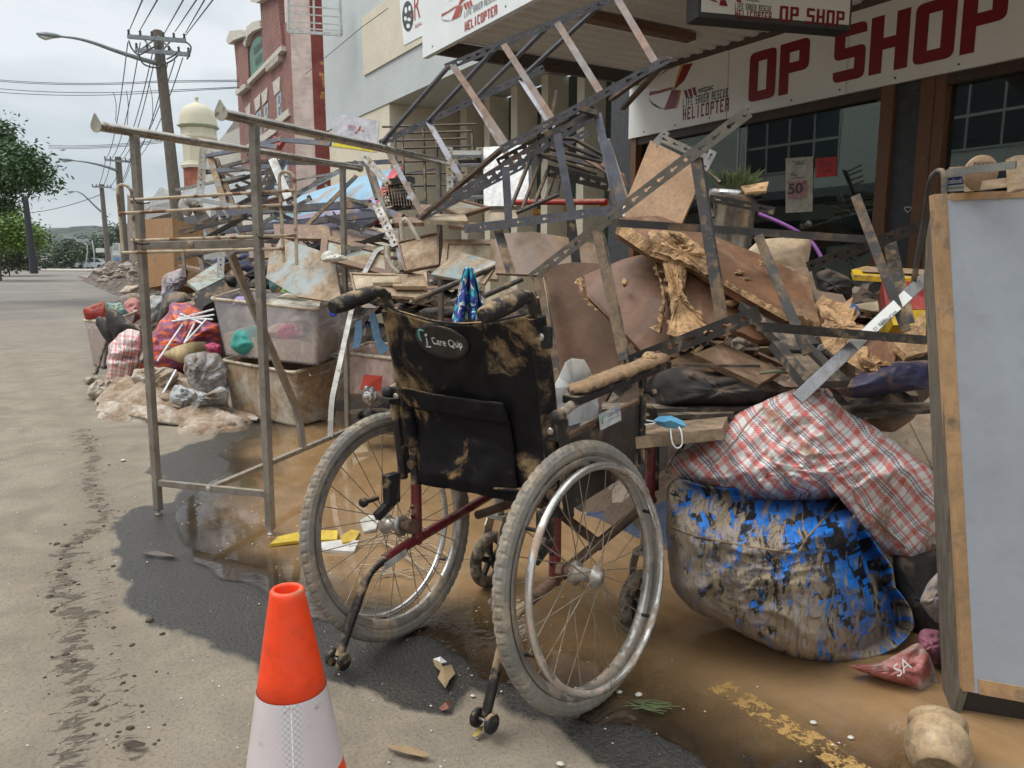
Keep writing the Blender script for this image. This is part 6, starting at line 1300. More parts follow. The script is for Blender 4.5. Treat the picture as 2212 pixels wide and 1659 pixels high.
mb = MB(); mb.slab([A(x, y, 1.605+.10*(y-421)/1070+e_) for x, y, e_ in SP_], .018, away=(TR-TL)); mb.build('side_board', WTH, bp)
mb = MB(); mb.slab([BL+V((.02,0,0))-ZZ*.015+nn_*.02, BR_-ZZ*.015+nn_*.02, BR_-ZZ*.2+nn_*.02, BL-ZZ*.14+nn_*.02+V((.02,0,0))], .3, away=nn_); mb.build('plinth', M('wet_black_wood', (.012, .011, .01), .4, mud=.15), bp)
mb = MB(); random.seed(2)
for x, y in ((2118, 463), (2160, 708), (2185, 940), (2190, 1012), (2195, 738), (2180, 1360)):
    r = ray(x, y); p = EY+r*((TL-EY).dot(nn_)/r.dot(nn_))-nn_*.0045; mb.lathe(p, -nn_, [(.0, .0006), (.004, .0005), (.0055, 0)], 9)
mb.build('screw_hole', RUB, bp)
def onP(x, y, o=.0047): r = ray(x, y); return EY+r*((TL-EY).dot(nn_)/r.dot(nn_))-nn_*o
mb = MB(); mb.tube([onP(2066, 1011), onP(2300, 1026)], .0006, 4); mb.tube([onP(2078, 706), onP(2165, 708)], .0004, 4); mb.build('joint_line', WH, bp); mb = MB(); random.seed(9)
for x, y, L_, a in ((2160, 1100, 60, 1.1), (2150, 1085, 40, .8), (2120, 1250, 40, 1.4), (2110, 1260, 30, 2.2), (2130, 1290, 25, .5), (2100, 520, 70, .1), (2140, 535, 60, .25), (2090, 880, 40, 1.8), (2180, 620, 60, 2.8), (2150, 800, 24, .6)):
    mb.tube(smooth([onP(x, y), onP(x+L_*.5*math.cos(a)+random.uniform(-5, 5), y+L_*.5*math.sin(a)), onP(x+L_*math.cos(a), y+L_*math.sin(a))], 4), .0006, 4)
mb.build('scratches', M('scratch_pale', (.5, .52, .54), .6, mud=0), bp)
for x, y, s_ in ((2108, 478, 5), (2190, 520, 4), (2165, 850, 4), (2085, 600, 3), (2205, 700, 3)):
    p = onP(x, y, .004); mb = MB(); mb.lathe(p, -nn_, [(s_*.0011, 0), (s_*.0007, .001), (0, .0012)], 7); mb.build('chipped_spot', TORN, bp)
# bits on top of the panel
dk = thing('round_tag', 'round brown fibreboard size tag marked MIXED propped above the grey panel', 'tag', A(2118, 410, 1.55))
c_ = A(2118, 374, 1.55); ax = (EY-c_).normalized()+RT*.55; ax.normalize(); mb = MB(); mb.lathe(c_-ax*.004, ax, [(0, 0), (.0345, 0), (.0352, .002), (.0352, .006), (.0345, .008), (0, .008)], 40); mb.build('disc', M('fibreboard_disc', (.33, .22, .13), .8, mud=.1, bump=.2, bs=120), dk)
sx_ = ZZ.cross(ax).normalized(); ux_ = ax.cross(sx_); text('MIXED', c_+ax*.0055-sx_*.02+ux_*.014, sx_, ux_, .008, DGL, dk, width=.04, ext=.0005)
mb = MB(); mb.bar(A(2046, 374, 1.50), A(2195, 356, 1.42), .010, .014); tag(mb.build('chrome_arm', STEEL), 'flat shiny steel arm across the round MIXED tag', 'rail')
tr2 = thing('timber_rack', 'pale timber slats nailed to a post on top of the grey panel', 'timber frame', A(2200, 400, 1.5))
mb = MB(); mb.bar(A(2085, 405, 1.58), A(2300, 380, 1.45), .012, .018); mb.build('slat', PINE, tr2); mb = MB(); mb.bar(A(2195, 340, 1.5), A(2199, 412, 1.5), .022, .03, up=FW); mb.build('post', PINE, tr2)
mb = MB(); mb.bar(A(2050, 368, 1.6), A(2200, 360, 1.55), .012, .012); mb.build('slat', PINE, tr2)
mb = MB(); mb.tube(bend([A(1968, 640, 2.2), A(1998, 470, 2.1), A(2010, 385, 2.0), A(2026, 368, 1.98), A(2040, 372, 1.95), A(2040, 420, 1.95)], .02), .008, 8); tag(mb.build('bent_tube', MUDST), 'muddy black bent tube rising behind the left edge of the grey panel', 'tube')
# the clay-brown jar in the water
JM = M('mud_glazed_jar', (.16, .14, .12), .45, mud=.72, ms=7, mudcol=(.36, .25, .14), bump=.3, clear=.2)
jc = A(2026, 1606, 1.56); jx = (RT*.38+UP*.52+FW*.72).normalized(); mb = MB(); mb.lathe(jc-jx*.062, jx, [(0, .006), (.034, .006), (.037, 0), (.043, .001), (.054, .018), (.0625, .048), (.06, .074), (.052, .09), (.05, .095), (.056, .098), (.056, .110), (.051, .112), (.046, .1), (0, .06)], 40); mb.build('clay_jar', JM, None, 'round mud-coated jar lying tilted in the water at the lower right', 'jar')
# ================================================================ LEFT PILE: tubs, bags, frames
def tub(name, B, T, mat_, label, rim_m, handle=None, fill=None):
    B = [V(p) for p in B]; T = [V(p) for p in T]; B.append(B[0]+B[2]-B[1]); T.append(T[0]+T[2]-T[1]); c = sum(B, V((0, 0, 0)))/4
    t = thing(name, label, 'tub', c)
    def loop(Q, rr=.16, n_=4):
        out = []
        for i in range(4):
            a, b, z = Q[i], Q[(i+1) % 4], Q[i-1]; s0 = b*0+a+(z-a)*rr*.5; s1 = a+(b-a)*rr*.5 if (b-a).length < (z-a).length else a+(b-a)*rr*.35
            for j in range(n_+1): k = j/n_; out.append((1-k)**2*s0+2*(1-k)*k*a+k*k*s1)
        return out
    rows = [loop([b.lerp(t_, k) for b, t_ in zip(B, T)]) for k in (0, .04, .3, .6, .9, 1.0)]
    n_ = len(rows[0]); vs = [p for r in rows for p in r]; cen = sum(rows[0], V((0, 0, 0)))/n_
    mb = MB(); mb.add(vs+[cen], [(i*n_+k, i*n_+(k+1) % n_, (i+1)*n_+(k+1) % n_, (i+1)*n_+k) for i in range(5) for k in range(n_)]+[((k+1) % n_, k, len(vs)) for k in range(n_)], None, True)
    o = mb.build('tub_wall', mat_, t); o.modifiers.new('t', 'SOLIDIFY').thickness = .004
    tc_ = sum(T, V((0, 0, 0)))/4; mb = MB(); mb.tube([p+(p-tc_).normalized()*.006 for p in rows[-1]], .011, 8, closed=True); mb.build('rim', rim_m, t)
    if handle:
        mb = MB(); mb.tube(bend([A(*p) for p in handle], .01), .006, 6); mb.build('handle', CHR, t)
    if fill:
        k, fm = fill; lo = loop([(b.lerp(t_, .03)-cen).lerp(V((0,0,0)), .04)+cen for b, t_ in zip(B, T)]); hi = loop([(b.lerp(t_, k)-b.lerp(t_, k).lerp(cen, .04))*1+b.lerp(t_, k).lerp(cen, .04)*0 + b.lerp(t_, k).lerp(cen, .0)*0 if False else b.lerp(t_, k).lerp(sum([bb_.lerp(tt_, k) for bb_, tt_ in zip(B, T)], V((0,0,0)))/4, .05) for b, t_ in zip(B, T)])
        mb = MB(); ch = sum(hi, V((0, 0, 0)))/n_; mb.add(lo+hi+[ch], [(k_, (k_+1) % n_, n_+(k_+1) % n_, n_+k_) for k_ in range(n_)]+[(n_+k_, n_+(k_+1) % n_, 2*n_) for k_ in range(n_)], None, True); mb.build('muddy_contents', fm, t)
    return t
m, t, b = new_mat('milky_clear_plastic'); q = N(t); tc = q.n('ShaderNodeTexCoord').outputs['Object']
mu = q.step(q.noise(tc, 5, 7, .7), .5, .75); b.inputs['Roughness'].default_value = .3; t.links.new(q.mix(q.math('MULTIPLY', mu, .7), (.85, .82, .82), (.5, .38, .26)), b.inputs['Base Color'])
out = [n for n in t.nodes if n.type == 'OUTPUT_MATERIAL'][0]; tr_ = q.n('ShaderNodeBsdfTransparent', {'Color': (.9, .88, .88, 1)})
t.links.new(q.n('ShaderNodeMixShader', {0: q.math('MULTIPLY_ADD', mu, .4, .15), 1: tr_.outputs[0], 2: b.outputs[0]}).outputs[0], out.inputs[0]); CLR = m
RIM = M('cream_plastic_rim', (.55, .47, .36), .45, mud=.35, ms=9); TBM = M('muddy_tub_plastic', (.50, .43, .34), .45, mud=.55, ms=4.5, mudcol=(.36, .24, .14), bump=.05)
tub('storage_tub', [A(500, 888, 5.15), A(640, 922, 4.72), A(728, 898, 4.95)], [A(481, 778, 5.15), A(634, 805, 4.6), A(735, 775, 4.9)], TBM, 'mud-coated opaque storage tub, the lower of the two stacked behind the clothes rack', RIM, handle=[(668, 800, 4.66), (670, 812, 4.62), (712, 801, 4.72), (710, 788, 4.76)])
tub('storage_tub', [A(484, 768, 5.1), A(684, 790, 4.5), A(738, 760, 4.85)], [A(456, 645, 5.15), A(685, 668, 4.4), A(741, 642, 4.85)], CLR, 'clear storage tub of wet clothes stacked on the mud-coated opaque tub', RIM, fill=(.36, M('brown_murk', (.45, .32, .2), .6, mud=.5)))
for i_, (ol, c, th_, d_, l, nm) in enumerate((([(495, 750), (505, 715), (550, 702), (590, 722), (588, 765), (520, 768)], (.03, .3, .26), .08, 4.98, 'teal cloth pressed inside the clear storage tub', 'teal_cloth'), ([(590, 725), (615, 700), (655, 702), (662, 730), (625, 745)], (.6, .03, .2), .05, 4.8, 'magenta cloth inside the clear storage tub', 'magenta_cloth'), ([(500, 660), (512, 640), (535, 640), (545, 655), (530, 664)], (.42, .3, .6), .07, 5.25, 'lilac ball at the top of the clear storage tub', 'lilac_ball'), ([(560, 720), (590, 700), (650, 690), (690, 700), (700, 740), (620, 740)], (.55, .38, .3), .09, 4.9, 'beige clothes filling the middle of the clear storage tub', 'beige_clothes'))):
    cushion(ol, d_, th_, seg=40, rings=8, wr=.015, wf=12, seed=i_).build(nm, M(nm+'_stuff', c, .8, mud=.25, ms=9), None, l, 'ball' if 'ball' in nm else 'cloth')
board('white_tray', [(575, 650, 4.9), (620, 632, 5.2), (695, 640, 5.1), (690, 662, 4.75), (640, 668, 4.6)], .012, M('white_tray_plastic', (.6, .57, .5), .5, mud=.3), 'white plastic tray lying in the top of the clear storage tub', 'tray', away=(0, 0, -1))
cushion([(607, 628), (614, 614), (635, 609), (655, 618), (657, 632), (640, 630), (625, 634)], 4.95, .05, seg=48, rings=8, wr=.02, wf=15).build('green_cloth', M('lime_fabric', (.18, .62, .02), .7, mud=.05), None, 'bright lime green cloth on top of the clear storage tub', 'cloth')
cushion([(575, 598), (590, 600), (605, 615), (607, 632), (585, 630)], 5.0, .05, seg=32, rings=6, wr=.02, wf=15).build('patterned_cloth', M('teal_print_fabric', (.06, .16, .17), .8, mud=.2, col2=(.5, .2, .15), c2t=.6), None, 'small teal patterned cloth beside the lime green cloth', 'cloth')
tub('storage_tub', [A(752, 850, 4.6), A(850, 860, 4.3), A(900, 840, 4.6)], [A(745, 762, 4.7), A(855, 775, 4.25), A(905, 750, 4.6)], M('pink_tinted_plastic', (.46, .34, .3), .35, mud=.3, ms=4), 'pinkish overturned storage tub with a red label behind the wheelchair', RIM)
board('product_label', [(778, 842, 4.38), (786, 809, 4.37), (826, 812, 4.27), (822, 845, 4.3)], .002, M('red_black_label', (.42, .035, .02), .5, mud=.05), 'red printed label with black base stuck on the pinkish storage tub', 'label')
FOIL = M('crumpled_foil', (.5, .48, .47), .25, metal=.9, mud=.2, ms=12, bump=1.0, bs=30, bd=.02)
cushion([(780, 850), (790, 832), (812, 838), (818, 860), (800, 880), (785, 870)], 4.1, .05, seg=40, rings=8, wr=.03, wf=18).build('foil_wrapper', FOIL, None, 'crumpled silver foil wrapper beside the wheelchair wheel', 'wrapper')
cushion([(760, 900), (790, 880), (860, 885), (880, 930), (800, 925), (765, 922)], 4.2, .07, seg=40, rings=8, wr=.03, wf=12).build('dark_rubbish_bag', DKC, None, 'dark wet rubbish bag behind the left wheelchair wheel', 'bag')
ST2 = M('blue_grey_foam_strip', (.14, .27, .42), .7, mud=.08)
for i_, (P_, l) in enumerate((([(768, 695), (764, 740), (760, 752), (776, 752), (783, 720), (781, 690)], 'left pale blue curved foam strip behind the rack'), ([(797, 680), (805, 725), (820, 768), (842, 755), (823, 732), (815, 690), (808, 672)], 'right pale blue curved foam strip, the longer one, behind the rack'))):
    board('foam_strip', P_, .012, ST2, l, 'strip', d=4.15)
# bedding, bags and clothes at the road edge
BED = M('mud_soaked_white_cotton', (.52, .47, .40), .9, mud=.46, ms=6, mudcol=(.24, .16, .095), bump=.4, bs=25, bd=.012, sharp=.12); BED2 = M('mud_soaked_cream_cotton', (.46, .38, .29), .9, mud=.46, ms=7, mudcol=(.22, .14, .08), bump=.4, bs=25, bd=.012, sharp=.12)
for ol, d_, th_, mt, nm, l, c_ in (
  ([(280, 815), (290, 800), (321, 791), (360, 793), (385, 803), (380, 835), (350, 845), (300, 840)], 5.55, .14, BED, 'bed_quilt', 'crumpled off-white quilt on top of the muddy bedding at the road edge', 'quilt'),
  #([(222, 868), (235, 840), (275, 825), (310, 840), (350, 862), (420, 868), (430, 890), (360, 905), (260, 900)], 5.0, .14, BED2, 'muddy_sheet', 'tan mud-soaked sheet in the middle of the bedding heap', 'bedding'),
  #([(210, 890), (216, 878), (260, 872), (330, 885), (420, 895), (500, 898), (550, 912), (535, 925), (450, 926), (380, 920), (300, 912), (225, 905)], 4.82, .09, BED, 'bed_sheet', 'long twisted white and brown sheet along the front of the bedding heap', 'bedding'),
  #([(372, 922), (420, 910), (500, 905), (540, 915), (520, 928), (460, 936), (400, 936)], 4.6, .05, BED2, 'rolled_sheet', 'small muddy cloth roll lying at the puddle edge', 'cloth'),
  ([(186, 852), (195, 830), (215, 818), (240, 822), (240, 850), (225, 862), (200, 864)], 5.7, .10, BED, 'pillow', 'muddy cream pillow at the far left of the bedding', 'pillow'),
  ([(178, 823), (185, 815), (215, 812), (225, 820), (215, 828), (188, 828)], 6.4, .05, BED, 'rolled_towel', 'small rolled cream towel on the road beside the black cable', 'towel')):
    cushion(ol, d_, th_, seg=96, rings=14, wr=.04, wf=6, seed=int(ol[0][0])).build(nm, mt, None, l, c_)
for ol, H_, mt, nm, l, sd_ in (([(205, 868), (225, 845), (270, 822), (340, 810), (420, 850), (480, 875), (500, 888), (430, 905), (330, 900), (235, 893)], .15, BED2, 'muddy_sheet', 'tan mud-soaked sheet in the middle of the bedding heap', 3), ([(208, 898), (212, 880), (262, 878), (340, 895), (430, 900), (500, 898), (556, 912), (520, 928), (430, 926), (330, 915), (240, 908)], .09, BED, 'bed_sheet', 'long twisted white and brown sheet along the front of the bedding heap', 5), ([(372, 930), (420, 915), (500, 915), (545, 918), (520, 932), (450, 940), (395, 940)], .05, BED2, 'rolled_sheet', 'small muddy cloth roll lying at the puddle edge', 8)):
    drape(ol, H_, .10, seed=sd_, sc=6.0, st=.02).build(nm, mt, None, l, 'bedding')
for i_, (P_, r_, z_, mt, l) in enumerate((([(214, 896), (270, 902), (330, 912), (400, 918), (470, 916), (530, 922)], .045, 0, BED, 'front-most long twisted roll of sheet beside the puddle'), ([(212, 882), (250, 878), (310, 888), (360, 900), (420, 905)], .06, 0, BED2, 'thick brown-stained roll of sheet at the left end of the bedding'), ([(235, 862), (280, 850), (320, 862), (350, 885), (400, 892)], .06, .05, BED, 'curved white fold of sheet lying across the tan sheet'), ([(300, 838), (340, 835), (370, 850), (380, 872)], .06, .09, BED, 'short white fold of sheet below the quilt'), ([(390, 926), (430, 934), (480, 930), (520, 926)], .035, 0, BED2, 'small brown twist of cloth at the puddle edge'), ([(420, 892), (470, 896), (520, 904), (560, 914)], .04, 0, BED, 'thin white twist of sheet reaching past the opaque tub'))):
    roll(P_, r_, i_*2.3, z=z_).build('twisted_sheet', mt, None, l, 'bedding')
m, t, b = new_mat('wet_clear_film'); q = N(t); tc = q.n('ShaderNodeTexCoord').outputs['Object']; n_ = q.noise(tc, 11, 7, .7, 1.5)
t.links.new(q.mix(q.step(n_, .4, .6), (.6, .6, .6), (.34, .25, .17)), b.inputs['Base Color']); b.inputs['Roughness'].default_value = .22; t.links.new(q.bump(n_, .9, .03), b.inputs['Normal'])
t.links.new(q.n('ShaderNodeMixShader', {0: q.math('MULTIPLY_ADD', n_, .5, .4, clamp=True), 1: q.n('ShaderNodeBsdfTransparent').outputs[0], 2: b.outputs[0]}).outputs[0], [x for x in t.nodes if x.type == 'OUTPUT_MATERIAL'][0].inputs[0]); FILM = m
cushion([(392, 800), (398, 772), (430, 757), (475, 765), (492, 790), (490, 832), (450, 850), (415, 840)], 5.15, .17, seg=96, rings=14, wr=.05, wf=8, seed=2).build('clear_bag', FILM, None, 'knotted clear plastic bag of muddy clothes leaning on the opaque tub', 'plastic bag')
cushion([(365, 850), (375, 830), (410, 838), (450, 850), (480, 835), (496, 850), (490, 875), (455, 888), (405, 888), (372, 872)], 4.98, .12, seg=96, rings=14, wr=.05, wf=8, seed=6).build('white_bag', M('grey_white_plastic_film', (.45, .46, .46), .3, mud=.3, ms=7, bump=.7, bs=18, bd=.02, top=.2), None, 'grey-white shiny plastic bag at the foot of the opaque tub', 'plastic bag')
FLO = M('purple_orange_floral_vinyl', (.26, .06, .14), .45, mud=.2, ms=8, mudcol=(.3, .18, .12), col2=(.75, .13, .02), c2t=.54, vs=24, film=.1, bump=.2, streak=(1, 1, 3))
cushion([(300, 808), (315, 745), (341, 700), (365, 672), (366, 655), (390, 652), (425, 662), (450, 690), (475, 700), (480, 790), (440, 805), (370, 812)], 6.2, .22, seg=96, rings=14, wr=.04, wf=5, seed=5).build('floral_bag', FLO, None, 'big purple and orange floral bag leaning left of the stacked tubs', 'bag')
cushion([(229, 785), (236, 745), (252, 725), (276, 711), (303, 714), (307, 740), (300, 790), (285, 825), (255, 835), (232, 820)], 6.2, .16, seg=80, rings=12, wr=.035, wf=6, seed=7).build('striped_bag', plaid('pale_red_woven_plastic', .12, .4, 1.0), None, 'smaller faded red checked bag standing between black fins and floral bag', 'bag')
cushion([(266, 655), (290, 640), (303, 650), (306, 690), (285, 700), (268, 680)], 8.0, .12, seg=48, rings=8, wr=.03, wf=7).build('pink_sack', M('pink_woven_sack', (.5, .17, .16), .6, mud=.3), None, 'pink woven sack behind the small bin', 'sack')
tub('waste_bin', [A(200, 788, 7.55), A(222, 796, 7.25), A(270, 780, 7.7)], [A(180, 692, 7.6), A(232, 696, 7.2), A(296, 672, 7.8)], CLR, 'milky plastic bin with red and green bags on the road edge', RIM, fill=(.8, M('bin_murk', (.25, .15, .09), .7, mud=.6)))
cushion([(178, 666), (225, 650), (232, 684), (184, 693)], 7.45, .03, seg=32, rings=6, wr=.01).build('red_bag', RP, None, 'flat red plastic folder sticking out of the small bin', 'folder')
cushion([(226, 652), (245, 655), (262, 652), (278, 680), (232, 686)], 7.6, .05, seg=32, rings=6, wr=.03).build('green_bag', M('green_print_bag', (.10, .18, .08), .4, mud=.2, col2=(.2, .35, .35), c2t=.5), None, 'green printed shopping bag in the small bin', 'bag')
FIN = M('matt_black_foam', (.018, .02, .024), .6, mud=.2, ms=8, top=.8)
cushion([(226, 682), (229, 668), (238, 664), (252, 670), (275, 690), (299, 708), (300, 716), (284, 722), (262, 726), (246, 730), (236, 710)], 6.8, .05, seg=64, rings=8, wr=.004, pw=.9).build('car_seat_wing', FIN, None, 'larger black foam wing of a seat shell beside the bin', 'seat shell')
cushion([(206, 700), (208, 686), (216, 682), (230, 692), (240, 712), (246, 735), (236, 744), (222, 728)], 6.9, .04, seg=64, rings=8, wr=.004, pw=.9).build('car_seat_wing', FIN, None, 'smaller black foam wing of a seat shell beside the bin', 'seat shell')
cushion([(338, 700), (346, 665), (355, 638), (370, 629), (402, 632), (416, 650), (400, 652), (380, 656), (366, 668), (350, 700)], 7.0, .1, seg=64, rings=8, wr=.004, pw=.9).build('vinyl_cushion', M('black_vinyl', (.02, .022, .025), .3, mud=.2, top=.8), None, 'glossy arched black vinyl seat cushion above the floral bag', 'cushion')
mb = MB(); mb.tube(smooth([A(239, 708, 7.2), A(232, 725, 7.2), A(222, 760, 7.1), A(210, 800, 7.0)]), .012, 8); mb.tube([A(210, 800, 7.0), A(203, 806, 6.95), A(208, 816, 6.9)], .02, 6); tag(mb.build('power_cable', RUB), 'black cable with a plug hanging in front of the black foam wings', 'cable')
LSH = M('woven_cream_shade', (.5, .38, .2), .8, mud=.15, bump=.4, bs=120); mb = MB(); vs = []
for j in range(2):
    for k in range(17): a = k/16; vs.append(A(356+a*88, (762-24*math.sin(a*1.9)) if j == 0 else 785-a*0-18*abs(a-.45)*2, 5.9-.25*math.sin(a*math.pi)))
mb.add(vs, [(k, k+1, 18+k, 17+k) for k in range(16)], None, True); o = mb.build('lampshade', LSH, None, 'crushed cream woven lampshade panel on top of the clear bag', 'lampshade'); o.modifiers.new('t', 'SOLIDIFY').thickness = .01
for P_ in ([(340, 780, 5.7), (395, 700, 5.9)], [(383, 690, 5.85), (462, 668, 5.8)], [(372, 694, 5.85), (463, 680, 5.8)], [(385, 686, 5.85), (460, 690, 5.8)], [(402, 738, 5.7), (446, 690, 5.8)], [(398, 742, 5.7), (420, 700, 5.8)], [(352, 850, 5.1), (380, 800, 5.4)], [(390, 678, 5.85), (440, 700, 5.8)]):
    mb = MB(); mb.tube([A(*p) for p in P_], .008, 6); mb.build('coat_hanger', PAPW, None, 'white plastic coat hanger strewn on the floral bag', 'coat hanger', 'coat hangers on the floral bag')
cushion([(440, 745), (458, 738), (480, 748), (478, 762), (450, 760)], 5.3, .04, seg=32, rings=6, wr=.02, wf=20).build('pink_ribbon_cloth', M('cerise_fabric', (.45, .03, .12), .7, mud=.2), None, 'small cerise patterned cloth against the lower tub', 'cloth')
st_ = thing('oven', 'upturned grill oven with a pale glass door lying behind the black cushion', 'oven', A(440, 640, 6.4))
mb = MB(); mb.slab([A(404, 608, 6.5), A(470, 566, 6.9), A(483, 600, 6.6), A(428, 628, 6.3)], .03, away=(0, .3, -1)); mb.build('glass_door', M('pale_green_glass', (.36, .40, .35), .15, mud=.2, ms=5), st_, bevel=.006)
mb = MB(); mb.slab([A(428, 630, 6.3), A(484, 602, 6.6), A(500, 630, 6.5), A(440, 662, 6.2)], .3); mb.build('oven_body', M('dark_oven_steel', (.03, .035, .035), .5, mud=.3), st_, bevel=.01)
board('brown_cabinet', [(313, 474, 9.3), (372, 470, 9.0), (378, 612, 8.8), (318, 622, 9.1)], .4, PLY, 'tall orange-brown veneered cabinet standing beyond the bin', 'cabinet', bevel=.01)
board('veneer_board', [(385, 570, 8.0), (455, 590, 7.4), (475, 600, 7.3), (450, 580, 8.4)], .03, WOODF, 'long veneered board end sticking out beyond the oven', 'board')
for i_, (ol, d_, c, nm, l) in enumerate((([(350, 600), (360, 590), (400, 575), (410, 590), (395, 620), (365, 650), (345, 640)], 8.0, (.42, .38, .42), 'magazine_bundle', 'pale lilac bundle of magazines and film beyond the black cushion'), ([(310, 655), (330, 636), (352, 640), (350, 690), (325, 700)], 7.6, (.38, .39, .4), 'knitted_blanket', 'grey knitted blanket beside the black vinyl cushion'), ([(255, 632), (270, 618), (300, 616), (300, 638), (275, 640)], 11, (.5, .42, .33), 'cream_boot', 'cream boot shaped bundle beyond the bin on the road'), ([(280, 632), (300, 640), (302, 660), (280, 655)], 10, (.1, .09, .09), 'dark_bundle', 'dark bundle behind the pink sack'))):
    cushion(ol, d_, .12, seg=48, rings=8, wr=.03, wf=6, seed=i_+3).build(nm, M(nm+'_mat', c, .8, mud=.35, ms=7, bump=.4, bs=30, bd=.01), None, l, 'bundle')
cushion([(160, 766), (163, 757), (175, 756), (184, 766), (180, 775), (165, 775)], 9.0, .06, seg=32, rings=6, wr=.02, wf=12).build('crumpled_plastic', FILM, None, 'crumpled clear plastic on the road left of the bin', 'plastic')

# ---- pictures and boards in the middle
PIC = lambda nm, a, b_: M(nm, a, .45, mud=.42, ms=5, mudcol=(.34, .24, .15), var=.2, vs=4, col2=b_, c2t=.55)
board('canvas_board', [(607, 513, 4.75), (722, 552, 4.5), (738, 655, 4.3), (640, 640), (575, 600), (580, 560)], .02, PIC('faded_seascape', (.28, .33, .33), (.36, .26, .17)), 'large faded blue-brown painted board behind the clear storage tub', 'picture')
framed('picture_frame', [(695, 505, 4.5), (843, 541, 4.35), (848, 597, 4.2), (690, 556, 4.35)], WOODF, PIC('coast_print', (.35, .42, .38), (.45, .36, .25)), 'wooden framed coastal print leaning behind the rack, its glass streaked with mud', bw=.045, d=None)
framed('picture_frame', [(755, 588, 4.2), (912, 594, 4.0), (918, 643, 3.85), (765, 634, 4.05)], PINE, CRB, 'long frame showing its cream backing, lowest of the pictures behind the wheelchair handle', bw=.012)
framed('picture_frame', [(857, 521, 4.15), (948, 500, 4.1), (948, 571, 3.95), (873, 585, 4.0)], WOODF, PINE, 'thin-framed picture showing its bare pine back between the rack posts', bw=.01)
framed('picture_frame', [(958, 517, 4.0), (1070, 517, 3.9), (1075, 603, 3.75), (948, 598, 3.85)], PINE, CRB, 'pale wide-bordered frame under the long horizontal slotted rail', bw=.03)
board('painted_canvas', [(930, 592, 3.75), (988, 543, 3.85), (1076, 566, 3.6), (1046, 613, 3.5)], .012, PIC('blue_splash_painting', (.24, .32, .34), (.55, .5, .45)), 'unframed blue and white painting lying on the pale wide-bordered frame', 'picture')
framed('picture_frame', [(947, 443, 4.2), (985, 428, 4.5), (1060, 446, 4.3), (994, 465, 4.0)], WOODF, PIC('pale_landscape', (.4, .42, .36), (.5, .45, .35)), 'gilt framed landscape lying flat on top of the picture stack', bw=.03)
rng = random.Random(11)
for i_, (x, y, w_, h_, d_, mt, l) in enumerate(((880, 475, 60, 12, 4.2, WOODF, 'dark framed board edge in the stack under the gilt landscape'), (960, 470, 90, 14, 4.0, CRB, 'cream backing board in the stack under the gilt landscape'), (1000, 484, 70, 12, 3.9, LAMB, 'brown panel lying above the slotted rail'), (830, 600, 60, 20, 4.1, CRB, 'torn cream board beside the rack post'), (880, 605, 70, 26, 4.0, PINE, 'pine panel splashed with mud behind the backrest'), (650, 500, 120, 30, 5.0, WOODF, 'long brown cabinet side lying behind the framed prints'), (760, 508, 110, 26, 4.9, LAMB, 'reddish brown board behind the framed coastal print'), (560, 540, 50, 34, 5.3, LAMB, 'brown board end left of the painted board'), (1085, 470, 60, 22, 4.2, CRB, 'stained white board scrap by the white panel'), (925, 455, 40, 26, 4.4, WOODF, 'small wooden box frame standing in the picture stack'))):
    a = rng.uniform(-.12, .12); tl = (x-w_/2, y-h_/2-a*w_/2, d_+.1); board('loose_board', [tl, (x+w_/2, y-h_/2+a*w_/2, d_), (x+w_/2+6, y+h_/2+a*w_/2, d_-.15), (x-w_/2+4, y+h_/2-a*w_/2, d_-.05)], .02, mt, l, bevel=.002)
cushion([(690, 558), (698, 545), (712, 540), (722, 548), (745, 552), (752, 562), (720, 566), (700, 568)], 4.25, .03, seg=40, rings=8, wr=.01, wf=20).build('china_ornament', M('white_china', (.6, .57, .5), .25, mud=.2), None, 'white china animal ornament on the edge of the framed coastal print', 'ornament')
mb = MB(); vs = []; ni, nj = 26, 20
for j in range(nj+1):
    k = j/nj
    for i in range(ni+1):
        a_ = i/ni; xl, xr = 1003-26*k**.8, 1022+32*k**.9; x = xl+(xr-xl)*a_; y = 577+118*k+6*math.sin(a_*9)*k+(1-k)*6*abs(a_-.5)
        vs.append(A(x, y, 2.86+.035*math.sin(a_*15+k*2)*(.3+k)+.02*noise.noise((a_*4, k*4, 1))))
mb.add(vs, [(j*(ni+1)+i, j*(ni+1)+i+1, (j+1)*(ni+1)+i+1, (j+1)*(ni+1)+i) for j in range(nj) for i in range(ni)], [[(i/ni, j/nj), ((i+1)/ni, j/nj), ((i+1)/ni, (j+1)/nj), (i/ni, (j+1)/nj)] for j in range(nj) for i in range(ni)], True)
m, t, b = new_mat('blue_floral_print'); q = N(t); tc = q.n('ShaderNodeTexCoord').outputs['Object']; n1_, n2_ = q.noise(tc, 26, 2, .5, 1.0), q.noise(tc, 17, 2, .5, 1.5)
c = q.mix(q.step(n2_, .5, .53), (.012, .02, .2), (.01, .28, .32)); c = q.mix(q.step(n1_, .57, .6), c, (.62, .66, .6)); c = q.mix(q.step(q.noise(tc, 9, 4, .6), .6, .65), c, (.12, .09, .06)); t.links.new(c, b.inputs['Base Color']); b.inputs['Roughness'].default_value = .7
o = mb.build('floral_scarf', m, None, 'blue, teal and white floral scarf hanging behind the wheelchair backrest', 'scarf'); o.modifiers.new('t', 'SOLIDIFY').thickness = .003
mb = MB(); mb.tube(smooth([A(725, 661, 4.2), A(716, 663, 4.2), A(714, 672, 4.2), A(718, 681, 4.2), A(727, 679, 4.2)], 5), .008, 8); tag(mb.build('blue_clip', M('blue_clip_plastic', (.01, .04, .45), .4, mud=0)), 'small blue plastic clip on the rim of the clear storage tub', 'clip')
